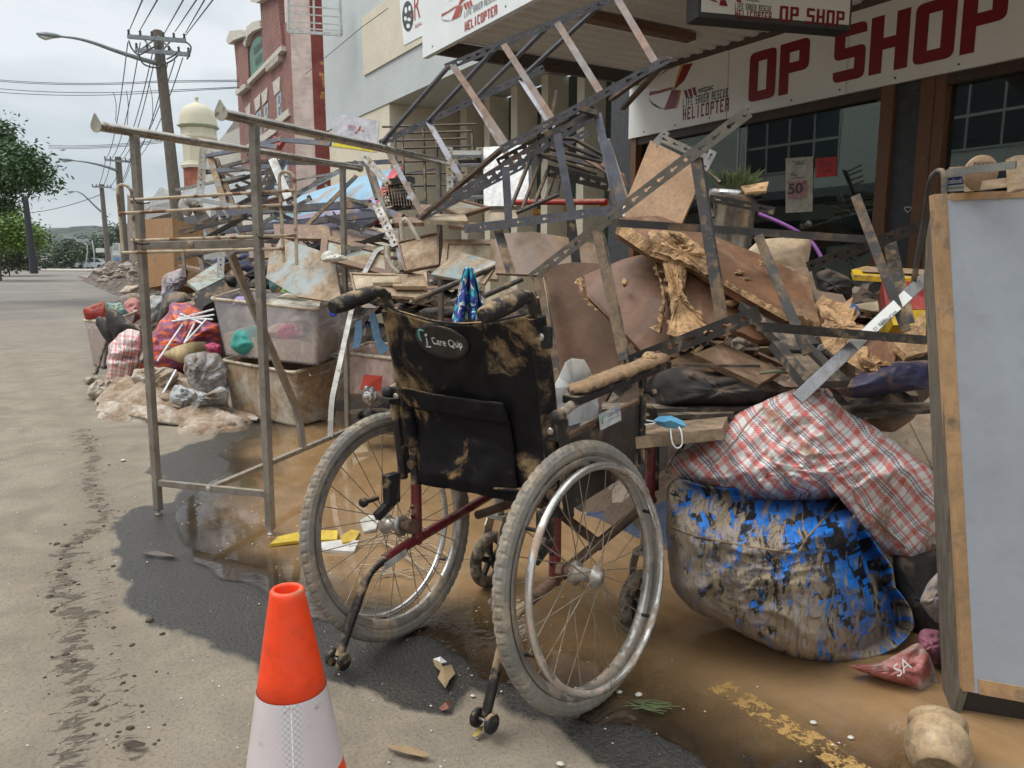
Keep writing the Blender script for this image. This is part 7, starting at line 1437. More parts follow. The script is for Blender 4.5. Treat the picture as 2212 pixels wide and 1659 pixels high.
# curved promotional banner
m, t, b = new_mat('lavender_blue_banner'); q = N(t); tc = q.n('ShaderNodeTexCoord').outputs['UV']; s = q.n('ShaderNodeSeparateXYZ', {0: tc}); ob_ = q.n('ShaderNodeTexCoord').outputs['Object']
c = q.mix(q.step(s.outputs[1], .42, .5), (.42, .42, .62), (.25, .45, .6)); c = q.mix(q.step(s.outputs[0], .93, .935), c, (.55, .05, .07)); c = q.mix(q.math('MULTIPLY', q.step(q.math('ABSOLUTE', q.math('SUBTRACT', s.outputs[1], q.math('MULTIPLY_ADD', s.outputs[0], .12, .4))), .03, .015), .7), c, (.5, .15, .16))
c = q.mix(q.step(q.math('ADD', q.noise(ob_, 3, 6, .65), q.math('MULTIPLY', s.outputs[0], -.35)), .30, .42), c, (.34, .25, .19)); t.links.new(c, b.inputs['Base Color']); b.inputs['Roughness'].default_value = .3
mb = MB(); vs = []; uvs = []; nu, nv = 26, 8
topc = [(490, 495, 7.4), (568, 462, 7.0), (619, 434, 6.6), (702, 407, 6.2), (802, 376, 5.8), (872, 361, 5.6)]; botc = [(480, 520, 6.8), (560, 505, 6.3), (640, 505, 5.9), (720, 500, 5.6), (790, 498, 5.4), (822, 480, 5.3)]
def lerpc(c_, a): 
    k = a*(len(c_)-1); i = min(int(k), len(c_)-2); f = k-i; return tuple(c_[i][j]+(c_[i+1][j]-c_[i][j])*f for j in range(3))
for j in range(nv+1):
    for i in range(nu+1):
        a_, b_ = lerpc(topc, i/nu), lerpc(botc, i/nu); k = j/nv; x, y, d_ = (a_[e]+(b_[e]-a_[e])*k for e in range(3)); x += 14*math.sin(k*math.pi)*(-1 if i > nu*.7 else 0)*(i/nu); vs.append(A(x, y, d_-.25*math.sin(k*math.pi))); uvs.append((i/nu, 1-k))
fs = [(j*(nu+1)+i, j*(nu+1)+i+1, (j+1)*(nu+1)+i+1, (j+1)*(nu+1)+i) for j in range(nv) for i in range(nu)]; mb.add(vs, fs, [[uvs[k] for k in f] for f in fs], True)
o = mb.build('banner', m, None, 'curved blue and lavender plastic banner with a red border draped over the metal tangle', 'banner'); o.modifiers.new('t', 'SOLIDIFY').thickness = .006
# upside-down charity sign
cs = thing('charity_sign', 'white charity sign standing upside down on the pile with a red logo and yellow strip', 'sign', A(765, 327, 4.8))
q4 = [A(720, 244, 4.85), A(819, 261, 4.75), A(813, 330, 4.75), A(716, 317, 4.85)]; mb = MB(); mb.slab(q4, .006); fsg = mb.build('sign_sheet', M('stained_white_sheet', (.55, .54, .58), .4, mud=.12, ms=5, mudcol=(.4, .28, .16)), cs)
nsg = (q4[1]-q4[0]).cross(q4[3]-q4[0]).normalized(); nsg = nsg if nsg.dot(EY-q4[0]) > 0 else -nsg
def onS(x, y): r = ray(x, y); return EY+r*((q4[0]-EY).dot(nsg)/r.dot(nsg))
flat([[onS(*p) for p in ((722, 306), (810, 322), (811, 329), (718, 316))]], M('bright_yellow_sheet', (.75, .62, .03), .5, mud=.05), fsg, 'yellow_strip', .003, nsg)
xr = (onS(748, 270)-onS(768, 273)).normalized(); ur = (onS(766, 285)-onS(767, 272)).normalized()
text('HELICOPTER', onS(769, 272)+nsg*.002, xr, ur, .018, REDB, fsg, width=.058); text('LIFE SAVER RESCUE', onS(769, 279)+nsg*.002, xr, ur, .012, GRV, fsg, width=.058)
flat([[onS(*p) for p in L] for L in ([(772, 282), (778, 272), (781, 274), (776, 284)], [(778, 280), (789, 283), (786, 285)], [(765, 287), (773, 283), (772, 289)])], REDB, fsg, 'emblem_blade', .003, nsg)
text('CC', onS(790, 322)+nsg*.004, xr, ur, .016, REDB, fsg, width=.03)
# white panel stained with mud splashes, galvanised shelves, mesh crate, red rail
board('stained_fridge', [(1044, 318, 5.4), (1140, 312, 5.2), (1143, 445, 5.0), (1045, 445, 5.2)], .05, M('splashed_white_panel', (.6, .61, .6), .35, mud=.1, ms=4, bump=.03, col2=(.42, .3, .18), c2t=.64, vs=26, streak=(1, 1, .6)), 'upright white fridge splashed with mud behind the fanned wire shelf', 'panel', bevel=.01)
sh = thing('shelving_unit', 'grey galvanised shelving unit standing deep in the pile left of the white panel', 'shelving', A(1000, 440, 5.6))
for x0, x1, y0 in ((968, 1040, 325), (968, 1040, 345), (966, 1042, 380), (966, 1044, 415)):
    mb = MB(); mb.slab([A(x0, y0, 5.8), A(x1, y0, 5.6), A(x1, y0+9, 5.3), A(x0, y0+10, 5.5)], .02, away=(0, 0, -1)); mb.build('shelf', M('galv_shelf', (.28, .3, .3), .5, metal=.4, mud=.25) if 'galv_shelf' not in bpy.data.materials else bpy.data.materials['galv_shelf'], sh)
for x in (970, 1036):
    mb = MB(); mb.angle(A(x, 318, 5.5), A(x+3, 450, 5.4), .05, side=-1); mb.build('post', GAL, sh)
sh2 = thing('wire_shelving', 'dark wire shelving with many thin rails behind the galvanised unit', 'shelving', A(900, 400, 6.2))
mb = MB()
for x in (852, 868, 914, 942, 1020): mb.tube([A(x, 285+rng.uniform(-8, 8), 6.2), A(x+6, 450, 6.0)], .012, 6)
mb.build('upright', DRK, sh2); mb = MB()
for y in (268, 283, 299, 316, 345, 372, 398): mb.tube([A(835+rng.uniform(-10, 10), y+6, 6.2), A(1010+rng.uniform(-8, 20), y, 6.0)], .009, 6)
mb.build('rail', MUDST, sh2)
mb = MB(); mb.tube([A(1080, 437, 5.2), A(1310, 436, 4.4)], .018, 8); tag(mb.build('red_rail', RP), 'straight red metal rail low behind the pile by the cream columns', 'rail')
cr_ = thing('mesh_crate', 'black wire mesh crate beside the red edge of the banner', 'crate', A(860, 440, 4.9)); mb = MB()
for i in range(12): mb.tube([A(825+i*6, 402-i*.8, 5.0), A(832+i*6, 445, 4.9)], .004, 5)
for j in range(7): mb.tube([A(824+j*1.2, 402+j*7, 5.0), A(894+j, 394+j*7.5, 5.0)], .004, 5)
mb.build('mesh', DRK, cr_); mb = MB(); mb.slab([A(824, 388, 5.0), A(886, 380, 4.9), A(888, 394, 4.9), A(826, 402, 5.0)], .05); mb.build('crate_edge', DRK, cr_)
cushion([(830, 410), (880, 400), (895, 440), (850, 450)], 5.3, .06, seg=32, rings=6, wr=.02).build('black_netting', DKC, None, 'crumpled black netting inside the mesh crate', 'netting')
rods('ladder_back_chair', 'white enamelled tubular chair frame lying between the picture frames', [[(838, 530, 4.0), (835, 552, 4.0), (848, 578, 3.95), (860, 590, 3.95)], [(870, 520, 3.9), (867, 480, 3.9), (875, 472, 3.9), (883, 480, 3.9), (905, 520, 3.9)]], M('cream_enamel', (.5, .45, .35), .4, mud=.3), .012, 'chair frame')
cl_ = rods('metal_tube', 'grey-brown muddy steel tube ending behind the backrest, lower of a pair', [[(893, 650, 3.3), (1075, 575, 3.6)]], MUDST, .013, 'tube'); rods('metal_tube', 'shorter muddy steel tube lying above its longer pair behind the backrest', [[(1045, 640, 3.2), (1127, 603, 3.3)]], MUDST, .012, 'tube')
rods('bulldog_clip', 'steel clip dangling under the far end of the nearer clothes rail', [[(885, 395, 4.6), (884, 410, 4.6), (888, 420, 4.6), (884, 432, 4.6)]], STEEL, .02, 'clip')

# ---- the tangle of shelving steel beyond the clothes rack
GB = 'loose steel bars in the tangle beyond the clothes rack'
def bars(lst):
    for (p, q_, w_, mt, lab) in lst:
        mb = MB()
        if mt in (GAL, STLS, DRKS): mb.angle(A(*p), A(*q_), w_, side=1)
        else: mb.bar(A(*p), A(*q_), w_, w_*.6, up=FW)
        mb.build('steel_bar', mt, None, lab or 'thin blue-grey or brown steel bar in the tangle of shelving beyond the clothes rack', 'steel bar', GB)
bars([((440, 318, 6.4), (430, 445, 6.2), .06, GAL, 'upright galvanised slotted post, the tallest in the tangle left of the near rack post'),
 ((452, 330, 6.4), (500, 490, 6.0), .05, DRK, 'left dark leaning post crossing the tangle beside the galvanised post'), ((466, 345, 6.4), (528, 520, 6.0), .05, DRK, 'right dark leaning post crossing the tangle beside the galvanised post'),
 ((442, 338, 6.4), (575, 313, 5.8), .03, STL, None), ((440, 372, 6.4), (600, 358, 5.8), .035, STL, None), ((478, 362, 6.6), (560, 340, 6.0), .03, DRK, None), ((470, 400, 6.5), (600, 365, 5.9), .03, DRK, None), ((460, 425, 6.5), (580, 392, 5.9), .03, DRK, None),
 ((480, 372, 6.5), (620, 430, 5.9), .022, RST, None), ((600, 318, 5.2), (560, 312, 5.3), .03, STL, None), ((560, 312, 5.4), (608, 300, 5.2), .03, STL, None), ((608, 302, 5.2), (715, 311, 5.0), .03, STL, 'kinked pale steel rail running behind the upside-down charity sign'),
 ((470, 462, 5.9), (800, 440, 5.2), .05, STL, 'long pale blue steel shelf edge crossing the banner, upper one'), ((475, 500, 5.8), (820, 462, 5.1), .045, STL, 'long pale blue steel shelf edge crossing the banner, lower one'),
 ((480, 455, 5.9), (476, 600, 5.6), .05, GAL, 'galvanised slotted post standing beside the oven'), ((785, 335, 4.7), (840, 400, 4.6), .045, GAL, 'short slotted post leaning by the upside-down charity sign'), ((788, 340, 4.8), (815, 430, 4.7), .03, DRK, None), ((798, 350, 4.8), (845, 505, 4.5), .03, DRK, None), ((812, 440, 4.6), (855, 530, 4.3), .05, GAL, 'short slotted post leaning between the banner and pictures'),
 ((620, 530, 5.0), (770, 380, 5.4), .025, DRK, None), ((570, 480, 5.6), (670, 430, 5.5), .025, STEEL, None), ((410, 500, 7.0), (560, 420, 6.4), .04, MUDST, 'muddy chrome tube slanting up from the coiled spring clamp'), ((420, 440, 7.0), (470, 520, 6.8), .09, MUDST, 'thick grey steel arm beside the coiled clamp'),
 ((545, 470, 5.9), (620, 335, 5.6), .05, STL, 'left leg of the step ladder shape in the tangle'), ((600, 345, 5.5), (560, 420, 5.6), .05, GAL, None), ((590, 345, 5.5), (625, 430, 5.4), .06, STEEL, 'shiny slotted strut with a bright end in the tangle'),
 ((640, 420, 5.7), (770, 350, 5.6), .03, STEEL, None), ((620, 440, 5.7), (700, 380, 5.7), .025, GAL, None), ((510, 400, 6.4), (600, 470, 6.0), .028, RST, None), ((530, 460, 6.0), (590, 410, 5.9), .022, STL, None), ((560, 380, 6.3), (640, 450, 6.1), .022, STL, None),
 ((700, 470, 5.0), (812, 505, 4.7), .04, DRKS, 'short dark slotted rail lying over the lavender banner'), ((800, 445, 4.7), (870, 470, 4.5), .04, STL, None), ((650, 545, 5.2), (820, 470, 5.0), .022, STL, None), ((900, 470, 4.2), (1010, 400, 4.3), .022, RST, None), ((780, 500, 4.8), (900, 520, 4.4), .025, STL, None), ((740, 540, 4.7), (850, 500, 4.6), .025, DRK, None),
 ((870, 585, 4.2), (855, 500, 4.4), .03, STL, None), ((620, 560, 5.4), (700, 520, 5.2), .03, DRK, None), ((380, 560, 7.6), (470, 540, 7.0), .028, DRK, None), ((395, 545, 7.4), (400, 600, 7.3), .028, RST, None), ((430, 545, 7.3), (440, 590, 7.2), .04, DRK, None), ((500, 545, 5.8), (590, 535, 5.6), .03, STL, None),
 ((1175, 325, 3.9), (1310, 360, 3.8), .04, MUDST, 'muddy steel rail running back from the dark frame to the columns'), ((1230, 360, 3.9), (1320, 410, 3.8), .03, RST, 'rusty flat bar below the muddy rail near the columns'), ((1300, 300, 3.3), (1355, 470, 3.1), .035, STEEL, 'bright steel strip leaning beside the orange plywood board'), ((1312, 302, 3.3), (1362, 460, 3.15), .02, PINE, 'pale wooden strip leaning beside the orange plywood board')])
board('curved_board', [(1235, 330, 3.7), (1285, 345, 3.6), (1340, 372, 3.4), (1350, 400, 3.3), (1290, 365, 3.6)], .02, WOODF, 'warped reddish wooden strip between the dark frame and the orange plywood')
board('red_tag', [(592, 293, 5.6), (611, 302, 5.5), (600, 321, 5.5), (580, 312, 5.6)], .03, RP, 'small red square block stuck on a rail in the metal tangle', 'block')
mb = MB(); mb.tube([A(412+14*math.cos(a), 445-12*math.sin(a), 6.9) for a in np.linspace(.2, 4.6, 18)], .05, 8); tag(mb.build('coiled_clamp', M('off_white_clamp', (.45, .42, .38), .5, mud=.3)), 'curled off-white metal clamp hooked at the left of the metal tangle', 'clamp')
random.seed(21)
for i_ in range(64):
    x, y = random.uniform(440, 900), random.uniform(350 if i_ % 2 else 430, 560); L_ = random.uniform(40, 170); a = random.choice((random.uniform(-.5, .4), random.uniform(-2.2, 2.2), random.uniform(-.3, .1))); L_ /= math.hypot(1, a); d_ = random.uniform(5.1, 6.4)
    bars([((x-L_/2, y-L_*a/2, d_), (x+L_/2, y+L_*a/2, d_+random.uniform(-.3, .3)), random.choice((.012, .016, .022, .03)), random.choice((STL, DRK, STL, GAL, STEEL, MUDST, RST)), None)])
# ---- scraps and clothes strewn over the heaps
random.seed(77); SCM = [PBF, LAMB, WOODF, PBF2, CRB, TORN, PINE, LAMB, PBF2]; CLM = [DKC, M('scrap_brown_cloth', (.1, .065, .045), .9, mud=.4, bump=.4, bs=40, bd=.01), M('scrap_grey_cloth', (.24, .23, .22), .9, mud=.4, bump=.4, bs=40, bd=.01), M('scrap_wine_cloth', (.14, .03, .04), .9, mud=.3), M('scrap_navy_cloth', (.03, .04, .1), .9, mud=.3), M('scrap_cream_cloth', (.42, .36, .28), .9, mud=.45), DKC]
def on_heap(x, y):
    r = ray(x, y).normalized(); best = None
    for t_ in HB:
        h = t_.ray_cast(EY, r)[0]
        if h is not None and (best is None or (h-EY).length < (best-EY).length): best = h
    return best
for (x0, x1, y0, y1, n1_, n2_) in ((1380, 1960, 690, 850, 52, 12), (1010, 1330, 470, 660, 16, 6), (760, 1000, 590, 700, 14, 10), (300, 620, 540, 660, 18, 22), (560, 960, 440, 560, 22, 4), (1500, 1900, 560, 700, 12, 8)):
    for k_ in range(n1_+n2_):
        x, y = random.uniform(x0, x1), random.uniform(y0, y1); h = on_heap(x, y)
        if h is None: continue
        d_ = proj(h)[2]
        if k_ < n1_:
            u = V((random.gauss(0, 1), random.gauss(0, 1), random.gauss(0, .35))).normalized(); w_ = u.cross(V((random.gauss(0, .35), random.gauss(0, .35), 1))).normalized(); a_, b_ = random.uniform(.03, .13)*d_/2.5, random.uniform(.015, .06)*d_/2.5; n_ = random.choice((4, 5, 6, 7))
            P_ = [h+ZZ*random.uniform(.0, .03)+u*a_*math.cos(t_+random.uniform(-.25, .25))*random.uniform(.8, 1.3)+w_*b_*math.sin(t_) for t_ in [2*math.pi*e/n_+.6 for e in range(n_)]]
            mb = MB(); mb.slab(P_, random.choice((.004, .008, .014))); mb.build('board_scrap', random.choice(SCM), None, 'broken scrap of muddy board lying loose on the heap', 'board scrap', 'scraps of broken board on the heap')
        else:
            s_ = random.uniform(18, 42); px_ = [(x+s_*1.3*math.cos(a)*(1+.35*math.sin(2*a+k_)), y+s_*.5*math.sin(a)*(1+.3*math.cos(3*a+k_))) for a in np.linspace(0, 6.28, 14, endpoint=False)]
            cushion(px_, d_-.02, s_*.4*d_/FPX, seg=36, rings=7, wr=.02, wf=14, seed=k_).build('crumpled_garment', random.choice(CLM), None, 'crumpled muddy garment stuffed in the heap', 'garment', 'crumpled garments in the heap')
# ---- floating and dropped bits near the wheelchair
for i_, (ol, d_, c, nm, l) in enumerate((([(583, 1178), (600, 1160), (660, 1150), (730, 1152), (728, 1166), (640, 1172)], None, (.62, .42, .03), 'yellow_packet', 'flat yellow packet floating in the puddle behind the wheel'), ([(735, 1160), (760, 1145), (778, 1150), (765, 1172), (740, 1178)], None, (.6, .4, .05), 'yellow_wrapper', 'small yellow wrapper inside the left wheel'), ([(683, 1178), (740, 1168), (775, 1172), (765, 1192), (700, 1190)], None, (.6, .58, .54), 'polystyrene_sheet', 'flat white foam tray seen through the left wheel spokes'), ([(778, 1130), (800, 1115), (820, 1122), (812, 1145), (785, 1150)], None, (.6, .57, .5), 'white_carton', 'crushed white carton beside the left wheel hub'))):
    P_ = [G(x, y, .008) for x, y in ol]; mb = MB(); mb.slab([p+ZZ*.012*random.random() for p in P_], .01, away=(0, 0, -1)); mb.build(nm, M(nm+'_m', c, .4, mud=.15), None, l, 'litter')
random.seed(8); mb = MB()
for i_ in range(16):
    x, y = random.uniform(770, 1000), random.uniform(1165, 1245); a = random.choice((-.08, -.2, .25, .7, -.12)); L_ = random.uniform(50, 150); mb.tube([G(x-L_/2, y-L_*a/2, .012), G(x, y+random.uniform(-4, 4), .016), G(x+L_/2, y+L_*a/2, .012)], .0022, 5)
tag(mb.build('wire_basket', M('cream_wire', (.45, .36, .25), .6, mud=.3)), 'flattened cream wire basket lying in water behind the left wheel', 'wire basket')
LF_ = M('dry_brown_leaf', (.30, .21, .11), .8, mud=.15, var=.3); 
def leaf(pts, l, nm='fallen_leaf', mt=LF_, hh=.012):
    P_ = [G(x, y, .006+hh*abs(math.sin(i*1.7))) for i, (x, y) in enumerate(pts)]; c_ = sum(P_, V((0,0,0)))/len(P_)+ZZ*hh*.9; mb = MB(); mb.add(P_+[c_], [(i, (i+1) % len(P_), len(P_)) for i in range(len(P_))]); o = mb.build(nm, mt, None, l, 'leaf'); o.modifiers.new('t', 'SOLIDIFY').thickness = .0008
leaf([(935, 1425), (950, 1428), (955, 1440), (975, 1436), (983, 1455), (970, 1470), (962, 1487), (946, 1465), (952, 1450), (940, 1440)], 'curled tan plane-tree leaf lying between the wheelchair wheels')
leaf([(936, 1424), (955, 1422), (965, 1430), (950, 1434)], 'small torn white paper stuck to the plane-tree leaf', 'paper_scrap', PAPW)
leaf([(832, 1610), (870, 1612), (905, 1620), (930, 1630), (918, 1636), (880, 1628), (850, 1620)], 'long twisted yellow-brown leaf on the mud in front of the chair')
leaf([(948, 1530), (965, 1520), (975, 1515), (970, 1530), (955, 1536)], 'small red-brown leaf left of the right anti-tip wheel', mt=M('red_leaf', (.2, .07, .04), .7, mud=.1)); leaf([(1020, 1590), (1030, 1575), (1045, 1568), (1040, 1582), (1028, 1592)], 'small yellow leaf in front of the right anti-tip wheel', mt=M('yellow_leaf', (.4, .3, .08), .7, mud=.1))
leaf([(310, 1190), (330, 1193), (375, 1196), (380, 1202), (335, 1200), (312, 1196)], 'dark strip of bark on the wet asphalt in front of the rack', 'bark_strip', M('wet_bark', (.05, .035, .025), .5, mud=.1)); leaf([(268, 1603), (290, 1608), (315, 1606), (312, 1612), (285, 1615), (265, 1610)], 'dark twisted twig on the muddy road left of the cone', 'twig', bpy.data.materials['wet_bark'])
random.seed(4); WHC = M('pale_chip', (.62, .58, .5), .8, mud=.1)
for i_, (x, y, s_, l) in enumerate(((1338, 1494, 12, 'white foam chip right of the wheelchair wheel'), (1380, 1500, 14, 'larger white foam chip beyond the first one right of the wheel'), (1757, 1560, 13, 'tan pebble lying in the brown water'), (1838, 1592, 12, 'white chip floating in water left of the jar'), (266, 995, 10, 'white chip on the mud near the rack foot'), (270, 850, 9, 'pale foam chip at the edge of the bedding'), (1210, 1650, 16, 'white crumbling lump at the bottom edge of the photo'), (1021, 1502, 10, 'white scrap behind the right anti-tip wheel'))):
    c_ = G(x, y, .006); mb = MB(); r_ = s_*.6/FPX*proj(c_)[2]; mb.lathe(c_-ZZ*.004, (ZZ+V((.3*random.random(), .2, 0))).normalized(), [(0, 0), (r_*.8, r_*.1), (r_, r_*.4), (r_*.6, r_*.8), (0, r_*.9)], 7, False); mb.build('litter_chip', WHC, None, l, 'litter')
mb = MB()
for i_ in range(14):
    x, y = 1350+random.uniform(0, 40), 1518+random.uniform(-6, 14); a = random.uniform(-.1, .35); L_ = random.uniform(30, 90); mb.tube([G(x, y, .006), G(x+L_*.5, y+L_*a*.5+random.uniform(-5, 5), .02), G(x+L_, y+L_*a, .008)], .0012, 4)
tag(mb.build('grass_wisps', LEAF, None, None, None, None), 'wisp of torn green grass on the wet asphalt right of the wheelchair', 'grass wisp')
# scattered grit, leaf litter and paper flecks on the road
random.seed(12); mb = MB()
for i_ in range(1500):
    x, y = random.uniform(-1.0, 1.4), random.uniform(.55, 5.5)**1.0
    s_ = random.choice((.0012, .0015, .002, .0035)); a = random.uniform(0, 6.28); z = .004+.004*noise.fractal((x*7, y*7, 0), 1.0, 2.0, 4)
    mb.add([(x+s_*math.cos(a+k*1.57+random.uniform(-.3, .3)), y+s_*math.sin(a+k*1.57), z+random.uniform(0, .002)) for k in range(4)]+[(x, y, z+s_*.8)], [(0, 1, 4), (1, 2, 4), (2, 3, 4), (3, 0, 4)])
o = mb.build('grit', WHC, kind='stuff'); o['label'] = 'scattered pale grit and paper flecks on the muddy road'; o['category'] = 'grit'
random.seed(13); mb = MB()
for i_ in range(170):
    k = random.random(); L_ = TRK if random.random() < .5 else TRK2; j = random.randrange(len(L_)-1); ax_, ay_ = L_[j]; bx_, by_ = L_[j+1]; x = ax_+(bx_-ax_)*k+random.gauss(0, .05); y = ay_+(by_-ay_)*k+random.gauss(0, .04)
    s_ = abs(random.gauss(0, .004))+.0015; c_ = V((x, y, .002)); prf = []
    mb.lathe(c_, (ZZ+V((random.uniform(-.3, .3), random.uniform(-.3, .3), 0))).normalized(), [(0, -.002), (s_, 0), (s_*.8, s_*.35), (0, s_*.45)], 6, False)
o = mb.build('mud_clods', M('dark_mud_clod', (.05, .036, .025), .9, mud=.1, bump=.5), kind='stuff'); o['label'] = 'broken dark mud clods along the tyre track on the road'; o['category'] = 'mud'
# ================================================================ STREET BEYOND
TPW = M('grey_power_pole_wood', (.12, .105, .085), .85, mud=.15, streak=(10, 10, .4), bump=.4, var=.4, vs=5); GZ = M('galvanised_arm', (.28, .31, .33), .5, metal=.4, mud=.05); WIR = M('cable_grey', (.06, .065, .07), .6, mud=0); INS = M('insulator_brown', (.05, .035, .03), .3, mud=0)
def pole(xt, yt, xb, d, r, label, lamp=None, arms=(), light=None, hgt=None):
    top = A(xt, yt, d); gb2 = A(xb, 640, d); dirn = (gb2-top); base = top+dirn*((top.z)/(-dirn.z)); t = thing('power_pole', label, 'power pole', base)
    mb = MB(); mb.tube([base, top], r, 14, rs=[r*1.15, r*.85]); mb.build('pole', TPW, t)
    for (x0, y0, x1, y1, w_) in arms:
        mb = MB(); a, b = A(x0, y0, d-.3), A(x1, y1, d-.3); mb.bar(a, b, w_, w_*1.3); ca = mb.build('crossarm', GZ, t); mb = MB()
        for k in (.02, .22, .42, .62, .8, .98):
            p = a.lerp(b, k); mb.lathe(p+ZZ*w_*.6, ZZ, [(0, 0), (w_*.25, 0), (w_*.5, w_*.4), (w_*.25, w_*.8), (w_*.5, w_*1.2), (w_*.2, w_*1.7), (0, w_*1.8)], 8)
        mb.build('insulator', INS, ca)
    if lamp:
        mb = MB(); P_ = smooth([A(x, y, d-dd) for x, y, dd in lamp]); mb.tube(P_, r*.3, 8, rs=[r*(.45-.3*i/len(P_)) for i in range(len(P_))]); mb.build('lamp_arm', GZ, t)
        e = P_[-1]; a2 = (P_[-1]-P_[-3]).normalized(); L_ = r*4.2; mb = MB()
        mb.tube([e, e+a2*L_*.35, e+a2*L_*.7, e+a2*L_], r, 10, rs=[r*.3, r*.75, r*.8, r*.4], sq=.55); lh = mb.build('lamp_head', GZ, t)
        mb = MB(); mb.tube([e+a2*L_*.45-ZZ*r*.35, e+a2*L_*.7-ZZ*r*.45, e+a2*L_*.95-ZZ*r*.3], r, 10, rs=[r*.3, r*.6, r*.3], sq=.6); mb.build('lamp_glass', M('lamp_glass', (.6, .62, .62), .2, mud=0) if 'lamp_glass' not in bpy.data.materials else bpy.data.materials['lamp_glass'], lh)
    return t
p1 = pole(340, 68, 402, 17.0, .125, 'nearest tall grey timber power pole with two crossarms and a street lamp', [(344, 138, 0), (300, 126, .3), (245, 108, .8), (200, 92, 1.2), (165, 83, 1.5), (133, 79, 1.8)], [(276, 79, 401, 88, .065), (293, 108, 410, 118, .065)])
mb = MB()
for a, b in (((303, 108), (344, 78)), ((330, 108), (310, 84)), ((344, 82), (375, 112)), ((372, 84), (348, 112))): mb.tube([A(*a, 16.7), A(*b, 16.7)], .02, 5)
mb.build('brace', GZ, p1)
mb = MB()
for P_ in ([(278, 88), (285, 105), (300, 118), (320, 108), (335, 100)], [(300, 118), (310, 138), (335, 146), (348, 140), (352, 115)], [(401, 90), (412, 100), (410, 115), (404, 128)], [(350, 140), (370, 132), (384, 120)], [(360, 128), (375, 120), (384, 112)]): mb.tube(smooth([A(x, y, 16.5) for x, y in P_], 5), .018, 5)
mb.build('service_cable', WIR, p1)
p2 = pole(255, 340, 276, 34, .15, 'second timber power pole down the street with a street lamp', [(256, 370, 0), (235, 362, .5), (210, 355, 1), (185, 350, 1.5), (160, 347, 2)], [(226, 345, 283, 350, .07)])
p3 = pole(219, 399, 241, 52, .16, 'third timber power pole down the street with a street lamp', [(226, 463, 0), (205, 445, .5), (185, 425, 1), (170, 415, 1.5), (160, 414, 2)], [(199, 403, 241, 405, .08)])
for i_, (xt, yt, xb, d_, lm, l) in enumerate(((401//2+.5, 545, 202, 90, None, 'x'),)): pass
SLP = M('pale_lamp_steel', (.3, .33, .33), .5, mud=0)
for i_, (P_, d_, l) in enumerate((([(368/2, 585), (189, 545), (188, 530), (175, 520), (150, 513)], 95, 'pale street light far down the road before the trees, left one'), ([(205, 585), (203, 545), (199, 520), (190, 528), (178, 520)], 90, 'pale street light far down the road before the trees, right one'))):
    mb = MB(); mb.tube([A(x, y, d_) for x, y in P_], .07, 6); e = A(*P_[-1], d_); mb.box(e, RT, FW, ZZ, .6, .3, .12); mb.build('street_light', SLP, None, l, 'street light')
mb = MB(); mb.tube([A(54, 425, 30), A(74, 590, 30)], .11, 10, rs=[.1, .15]); mb.build('lamp_post', M('black_post', (.012, .013, .018), .5, mud=0), None, 'thin black lamp post in front of the left trees', 'lamp post')
# wires
def wire(p, q_, sag=.3, r=.012): 
    p, q_ = V(p), V(q_); return [p.lerp(q_, k/10)-ZZ*sag*4*(k/10)*(1-k/10) for k in range(11)]
WG = 'overhead power wires'
def wobj(P_, r, l):
    mb = MB(); mb.tube(P_, r, 5); mb.build('power_wire', WIR, None, l, 'power wire', WG)
for x0, y0, x1, y1 in ((280, 64, 310, -6), (303, 64, 343, -6), (355, 72, 399, -6), (378, 68, 428, -6), (401, 70, 445, -6), (401, 76, 464, -6)): wobj([A(x0, y0, 16.7), A(x1, y1, 8.5)], .009, 'power wire running from the near pole out of the top of the photo')
for (x0, y0), (x1, y1) in (((276, 92), (228, 343)), ((303, 92), (238, 345)), ((340, 100), (262, 345)), ((362, 138), (278, 348)), ((395, 125), (283, 350)), ((378, 130), (270, 348)), ((330, 112), (250, 345))): wobj(wire(A(x0, y0, 17), A(x1, y1, 34), .5), .012, 'power wire strung from the near pole to the second pole')
for (x0, y0), (x1, y1) in (((228, 346), (201, 402)), ((240, 346), (210, 402)), ((264, 346), (224, 402)), ((280, 350), (238, 404)), ((283, 352), (240, 408))): wobj(wire(A(x0, y0, 34), A(x1, y1, 52), .5), .015, 'power wire strung from the second pole to the third pole')
for ya, yb, yc in ((171, 175, 173), (174, 178, 176), (190, 196, 188), (198, 200, 190)): wobj(wire(A(-20, ya, 26), A(340, yb, 24), .1)+[A(517, yc, 21)], .011, 'upper wire crossing the street to the brick building')
for ya, yb in ((314, 302), (317, 305), (320, 308)): wobj(wire(A(105, ya, 40), A(350, yb, 30), .1), .013, 'lower wire crossing the street behind the near pole')
for x, y, x2, y2 in ((245, 200, 250, 262), (273, 196, 275, 270), (322, 180, 330, 262)): wobj(smooth([A(x, y, 24), A((x+x2)/2+3, (y+y2)/2-8, 24), A(x2, y2, 24)], 4), .011, 'short drop wire hanging between the crossing wires and the street wires')
wobj(wire(A(60, 460, 60), A(218, 420, 52), .2), .025, 'far wire rising from the left trees to the third pole'); wobj(wire(A(150, 510, 110), A(245, 480, 80), .2), .035, 'lowest far wire in front of the hill')

